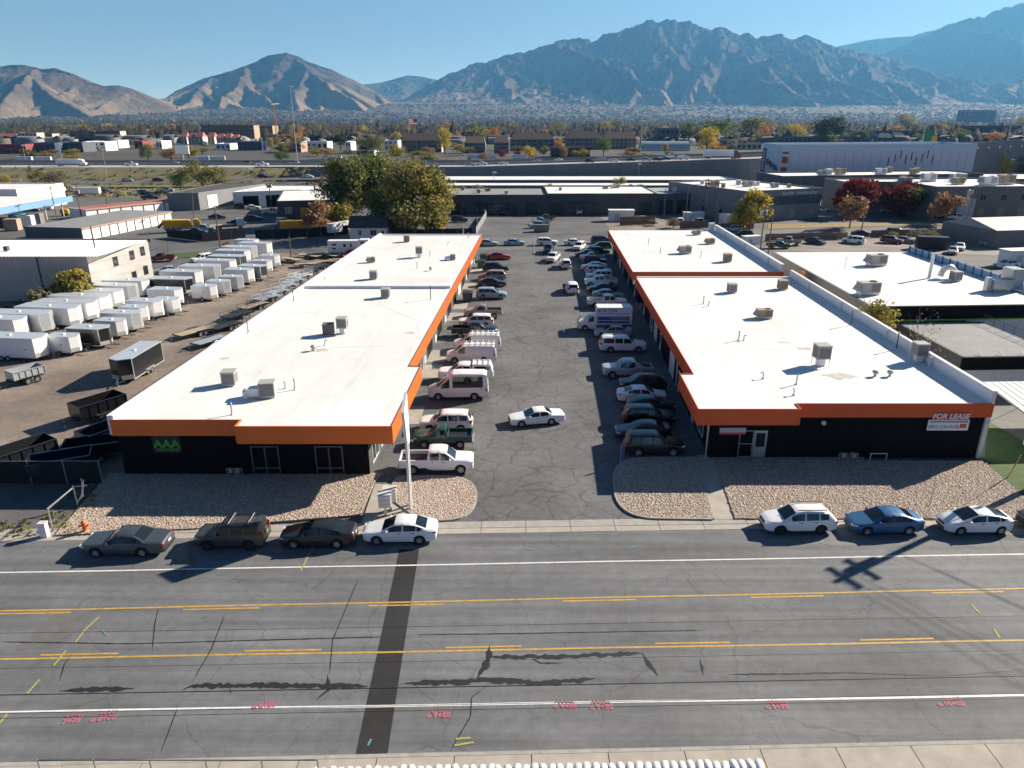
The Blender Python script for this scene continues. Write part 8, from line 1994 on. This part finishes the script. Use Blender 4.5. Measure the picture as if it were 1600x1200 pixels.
# cottonwood clump behind the roof
big_tree('tall cottonwood at the left of the clump behind the orange-trimmed roof', 545, 350, 240, 84, 'olive', 301, 12000, 34, .34, second='green')
big_tree('dark cottonwood in the middle of the clump, behind the others', 596, 346, 236, 92, 'green', 302, 13000, 36, .36, second='olive')
big_tree('broad golden-green cottonwood at the right of the clump', 650, 366, 250, 112, 'olive', 303, 17000, 44, .34, second='gold', base=.06)
big_tree('lower cottonwood with orange edge at the right end of the clump', 684, 362, 270, 54, 'gold', 304, 7500, 24, .32, second='olive', base=.05)
big_tree('bushy green cottonwood in front of the clump beside the cottage', 606, 366, 292, 62, 'green', 305, 8000, 24, .32, second='olive', base=.04)
big_tree('golden tree left of the cottonwood clump', 528, 356, 308, 56, 'gold', 306, 5500, 20, .3, base=.1)
big_tree('thin brown tree over the yellow mixer truck', 497, 366, 312, 46, 'brown', 307, 1500, 16, .34, base=.15, limb='bark_grey')
big_tree('yellow autumn tree behind the rear shops', 1171, 360, 296, 56, 'yellow', 308, 4200, 18, .34, second='gold', base=.12)
big_tree('dark red maple left of two before the offices', 1335, 338, 278, 66, 'red', 309, 5200, 18, .42, base=.14)
big_tree('bright red maple right of two before the offices', 1402, 338, 280, 72, 'red', 310, 4600, 18, .42, second='green', base=.12)
big_tree('sparse brown tree on the verge in front of the dark red maple', 1327, 356, 302, 46, 'brown', 311, 1500, 16, .36, base=.2)
big_tree('sparse brown tree before the grey-brown office', 1477, 350, 300, 52, 'brown', 312, 1500, 18, .36, base=.2)
big_tree('yellow-green tree at the block building, right one', 122, 480, 420, 56, 'gold', 313, 3200, 16, .3, second='yellow', base=.05)
big_tree('pale slender tree at the block building, left one', 75, 488, 434, 38, 'sage', 314, 2200, 12, .28, base=.05)
big_tree('small green shrub tree beside the pale slender one', 40, 492, 468, 26, 'green', 315, 1200, 9, .28, base=.02)
big_tree('low green bush right of the red hedge by the block building', 58, 495, 470, 24, 'olive', 316, 1000, 9, .28, base=.02)
big_tree('yellow-green sapling pushing up behind the tall parapet', 0, 0, 460, 58, 'gold', 317, 1500, 14, .16, base=.25, xy=(41.2, 78.5))
big_tree('bare grey shrub behind the tall parapet', 0, 0, 484, 62, 'grey', 318, 260, 14, .10, base=.2, limb='bark_grey', xy=(41.6, 69.5))
big_tree('small orange shrub at the corner of the tall parapet', 0, 0, 420, 26, 'orange', 319, 420, 8, .14, base=.3, xy=(41.8, 101.5))
MT = [(10, 303, 272, 24, 'gold', 'gold-green tree at the left frame edge by the canopy'), (28, 306, 280, 20, 'olive', 'olive bush tree second from the left frame edge'), (66, 303, 264, 34, 'olive', 'olive tree left of a pair behind the canopy'), (92, 304, 265, 40, 'grey', 'grey-olive tree right of a pair behind the canopy'), (283, 300, 262, 36, 'green', 'dark green tree left of the olive clump before the freeway'), (318, 301, 247, 44, 'olive', 'tallest olive tree of the clump before the freeway'), (347, 300, 258, 30, 'olive', 'olive tree right in the clump before the freeway'),
      (232, 252, 224, 24, 'green', 'green tree below the billboard, left one'), (268, 253, 228, 36, 'brown', 'brown tree left of the billboard'), (303, 250, 226, 20, 'gold', 'golden tree right of the billboard'), (320, 232, 220, 18, 'green', 'green tree in front of the white townhouses'), (440, 224, 208, 20, 'brown', 'brown tree right of the brown apartment block'), (462, 224, 206, 24, 'orange', 'orange tree behind the strip shop'), (452, 224, 210, 12, 'dark', 'dark tree beside the orange tree'), (532, 236, 208, 26, 'dark', 'dark green tree left of the white block'), (572, 244, 215, 34, 'green', 'green tree behind the cottonwoods, left one'), (590, 244, 208, 28, 'olive', 'olive tree behind the cottonwoods, middle one'), (622, 256, 222, 30, 'gold', 'golden tree just over the cottonwood tops'), (660, 256, 234, 54, 'olive', 'olive tree row in front of the first grey apartment block'), (695, 240, 198, 24, 'yellow', 'bright yellow tree between the apartment blocks'),
      (745, 228, 196, 40, 'olive', 'olive tree behind the second apartment block'), (772, 224, 198, 18, 'orange', 'orange tree behind the apartment blocks'), (738, 243, 232, 12, 'red', 'small red tree in front of the second apartment block'), (784, 248, 234, 14, 'red', 'small dark red tree beside the freeway barrier'), (827, 250, 226, 20, 'yellow', 'round yellow tree before the apartment blocks'), (850, 246, 226, 16, 'olive', 'round olive tree before the apartment blocks'), (808, 246, 230, 16, 'red', 'red tree left of the round yellow tree'), (872, 240, 220, 18, 'orange', 'red-orange tree between the apartment blocks'), (943, 244, 212, 26, 'green', 'green tree right of the dark canopy shop'), (906, 248, 232, 26, 'gold', 'golden bush before the dark canopy shop'), (964, 308, 275, 30, 'gold', 'gold-green tree among the long white sheds'),
      (985, 305, 287, 14, 'green', 'green bush left of two by the sheds'), (1002, 305, 286, 16, 'olive', 'olive bush right of two by the sheds'), (740, 312, 288, 34, 'olive', 'leafy bush over the grey warehouse roof, left one'), (853, 312, 286, 26, 'gold', 'thin golden bush over the warehouse roof'), (1104, 240, 197, 44, 'yellow', 'large round golden tree beyond the freeway'), (1038, 238, 223, 14, 'gold', 'round bush before the half-round hut'), (1076, 226, 188, 34, 'green', 'green tree behind the golden tree, left'), (1120, 226, 182, 48, 'green', 'tall green tree behind the golden tree'), (1172, 224, 182, 44, 'olive', 'tall olive tree right of the golden tree'), (1188, 222, 188, 26, 'orange', 'orange tree beside the tall olive tree'), (1286, 226, 180, 46, 'dark', 'tall dark green tree behind the lavender roof, left'), (1302, 226, 178, 34, 'dark', 'tall dark green tree behind the lavender roof, right'),
      (1240, 222, 190, 30, 'yellow', 'yellow tree left of the dark green pair'), (1342, 226, 202, 26, 'green', 'pale green tree right of the dark pair'), (1392, 216, 196, 36, 'orange', 'orange hedge trees behind the row houses'), (1412, 206, 176, 34, 'gold', 'golden tree on the skyline right'), (1498, 224, 198, 24, 'olive', 'olive tree right of the green sign'), (1470, 212, 192, 30, 'red', 'dark red trees right of the green sign'), (1566, 284, 240, 20, 'yellow', 'small yellow tree by the ramp wall'), (1595, 282, 236, 36, 'brown', 'brown tree at the right frame edge by the ramp'), (1600, 206, 178, 50, 'gold', 'golden trees at the right frame edge on the skyline'), (355, 388, 376, 16, 'brown', 'brown shrub at the end of the trailer rows'), (394, 387, 370, 20, 'green', 'green shrub by the side road fence'), (1020, 352, 343, 18, 'grey', 'dry heap of brush behind the rear shops'), (1052, 356, 340, 24, 'grey', 'grey brush pile behind the rear shop roof'),
      (1440, 376, 358, 40, 'grey', 'grey brush pile in the weedy lot'), (1462, 378, 362, 28, 'olive', 'olive weeds beside the brush pile'), (1530, 378, 360, 24, 'dark', 'dark bush by the olive shed'), (1395, 372, 362, 20, 'olive', 'low bush behind the gravel lot'), (470, 300, 288, 14, 'brown', 'brown shrub at the freeway wall foot, left'), (495, 302, 284, 14, 'brown', 'brown shrub at the freeway wall foot, right')]
for i, (px, py, pt, w, lf, lb) in enumerate(MT): tree(lb, px, py, pt, w, lf, 'single trees around the site', TPD if py > 238 else TP, i)
rt = random.Random(77)
LAB = dict(olive='olive tree', green='green tree', yellow='yellow autumn tree', gold='golden autumn tree', orange='orange autumn tree', brown='brown autumn tree', dark='dark evergreen tree', grey='bare grey tree', red='red autumn tree')
for i in range(40):                                              # scattered trees on the near side of the blocks
    px = rt.choice([rt.uniform(0, 560), rt.uniform(420, 860), rt.uniform(860, 1190)]); py = rt.uniform(232, 253)
    lf = rt.choice(['olive', 'brown', 'green', 'gold', 'brown', 'sage', 'orange'])
    tree('%s just beyond the freeway barrier' % dict(olive='olive tree', brown='brown autumn tree', green='green tree', gold='golden autumn tree', sage='grey-green bush', orange='orange autumn tree')[lf], px, py, py - rt.uniform(8, 19), rt.uniform(14, 34), lf, 'trees along the far side of the freeway', TPD, i)
for i in range(190):                                             # the belt of trees among the blocks beyond the freeway
    px = rt.uniform(420, 1640) if rt.random() < .82 else rt.uniform(-20, 420); py = rt.choice([rt.uniform(206, 216), rt.uniform(208, 228)])
    if px < 420: py = rt.uniform(206, 218)
    lf = rt.choice(['olive', 'olive', 'green', 'green', 'gold', 'yellow', 'orange', 'brown', 'dark', 'grey', 'olive', 'gold'])
    tree('%s in the mixed belt beyond the freeway' % LAB[lf], px, py, py - rt.uniform(9, 21), rt.uniform(11, 30), lf, 'belt of trees beyond the freeway', TP, i)
# ------------------------------------------------------------------ wooded suburbs up to the mountain foot: one mass
def far_mass(n, seed):
    r = np.random.RandomState(seed); Vs, Fs, Ms = [], [], []; off = 0
    yy = 1000 * np.exp(r.rand(n) * np.log(8.2)); xx = np.clip((r.rand(n) * 2 - 1) * (yy * .95 + 80), -9500, 12500)
    zz = np.interp(yy, [q[0] for q in RISE], [q[1] for q in RISE])
    base = np.array([(1, 0, 0.1), (.3, .95, 0), (-.8, .6, .1), (-.8, -.6, 0), (.3, -.95, .1), (0.1, 0, 1)], float); F = np.array([(0, 1, 5), (1, 2, 5), (2, 3, 5), (3, 4, 5), (4, 0, 5)])
    s = 4.5 + 6.5 * r.rand(n); h = s * (.9 + .7 * r.rand(n)); s = s * (1 + yy / 9000)
    a = r.rand(n) * 6.28; B = base[None] * (1 + .25 * r.normal(size=(n, 6, 1)))
    V = np.empty((n, 6, 3)); V[:, :, 0] = (B[:, :, 0] * np.cos(a)[:, None] - B[:, :, 1] * np.sin(a)[:, None]) * s[:, None] + xx[:, None]
    V[:, :, 1] = (B[:, :, 0] * np.sin(a)[:, None] + B[:, :, 1] * np.cos(a)[:, None]) * s[:, None] + yy[:, None]; V[:, :, 2] = np.clip(B[:, :, 2], 0, 2) * h[:, None] + zz[:, None]
    return V.reshape(-1, 3), (F[None] + (np.arange(n) * 6)[:, None, None]).reshape(-1, 3), np.repeat(r.choice(7, n, p=[.30, .14, .14, .03, .17, .18, .04]), 5)
V, F, mi = far_mass(50000, 5)
o = put('far_treeline', arr_mesh('far_treeline', V, F, ['leaf_far_a', 'leaf_far_c', 'leaf_far_b', 'leaf_far_d', 'leaf_far_c', 'leaf_far_e', 'leaf_far_d'], mi)); o['kind'] = 'stuff'; tag(o, 'wooded suburbs stretching to the mountain foot', 'treeline')
V1, F1, M1 = [], [], []
for i in range(420):                                             # nearer canopy between the blocks, fluffier
    px, py = rt.uniform(-60, 1680), rt.uniform(200.5, 209); x, y = G(px, py); w, h = rt.uniform(7, 13), rt.uniform(6, 13)
    v, f = leaf_cloud([(x + rt.uniform(-.3, .3) * w, y, h * .45, w * .5, w * .5, h * .4), (x + rt.uniform(-.4, .4) * w, y, h * .65, w * .36, w * .36, h * .33)], 34, 1.5, i)
    F1.append(f + 4 * 34 * i); V1.append(v); M1 += [rt.choice([0, 0, 1, 1, 2, 3, 4, 5])] * 34
o = put('far_treeline', arr_mesh('far_treeline', np.concatenate(V1), np.concatenate(F1), ['leaf_olive', 'leaf_green', 'leaf_gold', 'leaf_orange', 'leaf_dark', 'leaf_brown'], M1)); o['kind'] = 'stuff'; tag(o, 'continuous autumn tree canopy behind the apartment blocks', 'treeline')
def far_houses(n, seed):
    r = np.random.RandomState(seed); yy = 900 * np.exp(r.rand(n) * np.log(8.6)); xx = (r.rand(n) * 2 - 1) * (yy * .80 + 80); zz = np.interp(yy, [q[0] for q in RISE], [q[1] for q in RISE])
    w, d, e = 6 + 7 * r.rand(n) ** 2 * 2, 5 + 4 * r.rand(n), 3.5 + 3.5 * r.rand(n)
    t = np.array([(-1, -1, 0), (1, -1, 0), (1, 1, 0), (-1, 1, 0), (-1, -1, 1), (1, -1, 1), (1, 1, 1), (-1, 1, 1), (-1, 0, 1.5), (1, 0, 1.5)], float)
    V = np.repeat(t[None], n, 0); a = r.choice([0, 1.571], n) + .05 * r.normal(size=n); X, Y = V[:, :, 0] * w[:, None], V[:, :, 1] * d[:, None]
    V[:, :, 0] = X * np.cos(a)[:, None] - Y * np.sin(a)[:, None] + xx[:, None]; V[:, :, 1] = X * np.sin(a)[:, None] + Y * np.cos(a)[:, None] + yy[:, None]; V[:, :, 2] = V[:, :, 2] * e[:, None] + zz[:, None]
    F = np.array([(0, 1, 5, 4), (1, 2, 6, 5), (2, 3, 7, 6), (3, 0, 4, 7), (4, 5, 9, 8), (6, 7, 8, 9)])
    return V.reshape(-1, 3), (F[None] + (np.arange(n) * 10)[:, None, None]).reshape(-1, 4), (np.tile([0, 0, 0, 0, 3, 3], n) + np.repeat(r.choice(3, n), 6))
V, F, mi = far_houses(2200, 9)
o = put('far_suburb', arr_mesh('far_suburb', V, F, ['far_wall', 'far_wall', 'grey_wall', 'far_roof', 'far_roof', 'grey_roof'], mi)); o['kind'] = 'stuff'; tag(o, 'thousands of tiny house roofs among the far trees', 'suburb')
# scrub on the freeway slope and weeds at the near gate
VS, FS, MS = [], [], []
for i in range(900):
    x, y = rt.uniform(-330, -62), rt.uniform(267, 344)
    if x > -60 - (344 - y) * .2 or 304 < y < 316: continue
    z = 0 if y < 322 else lerp(0, 6, (y - 322) / 24); w = rt.uniform(.6, 1.8)
    v, f = leaf_cloud([(x, y, z + w * .4, w, w, w * .6)], 16, .38, i); FS.append(f + 4 * 16 * len(VS)); VS.append(v); MS += [rt.choice([0, 0, 1, 2, 3])] * 16
o = put('scrub', arr_mesh('scrub', np.concatenate(VS), np.concatenate(FS), ['leaf_sage', 'leaf_olive', 'leaf_brown', 'leaf_dark'], MS)); o['kind'] = 'stuff'; tag(o, 'dry sagebrush scrub on the slope below the freeway', 'scrub')
VS, FS, MS = [], [], []
for i, (px, py) in enumerate([(rt.uniform(70, 150), 0) for _ in range(46)] + [(rt.uniform(-20, 60), 1) for _ in range(30)] + [(rt.uniform(10, 110), 2) for _ in range(30)]):
    py = {0: rt.uniform(800, 835) if px < 120 else rt.uniform(770, 800), 1: rt.uniform(815, 838), 2: rt.uniform(478, 500)}[py]
    x, y = G(px, py); w = rt.uniform(.12, .3) * (3 if py < 600 else 1); v, f = leaf_cloud([(x, y, w * .6, w, w, w * .8)], 18, .07 * (3 if py < 600 else 1), i); FS.append(f + 72 * len(VS)); VS.append(v); MS += [rt.choice([0, 1, 2]) if py > 600 else rt.choice([0, 1, 3, 3])] * 18
o = put('weeds', arr_mesh('weeds', np.concatenate(VS), np.concatenate(FS), ['leaf_sage', 'leaf_olive', 'leaf_gold', 'leaf_red'], MS)); o['kind'] = 'stuff'; tag(o, 'scattered dry weeds by the gate and block building', 'weeds')
# ------------------------------------------------------------------ the air
hz = MB().b2(-11000, 14000, -390, 16380, -90, 2750)
m = bpy.data.materials.new('haze'); m.use_nodes = True
n = m.node_tree.nodes; n.remove(n['Principled BSDF'])
pv = n.new('ShaderNodeVolumePrincipled')
pv.inputs['Color'].default_value = (0.15, 0.48, 1.0, 1)
pv.inputs['Absorption Color'].default_value = (1, 1, 1, 1)
pv.inputs['Density'].default_value = 5.0e-5
pv.inputs['Anisotropy'].default_value = 0.2
m.node_tree.links.new(pv.outputs[0], n['Material Output'].inputs['Volume'])
M['haze'] = m
o = hz.build('haze', 'haze'); o['kind'] = 'stuff'
tag(o, 'thin blue haze over the valley and mountains', 'haze')
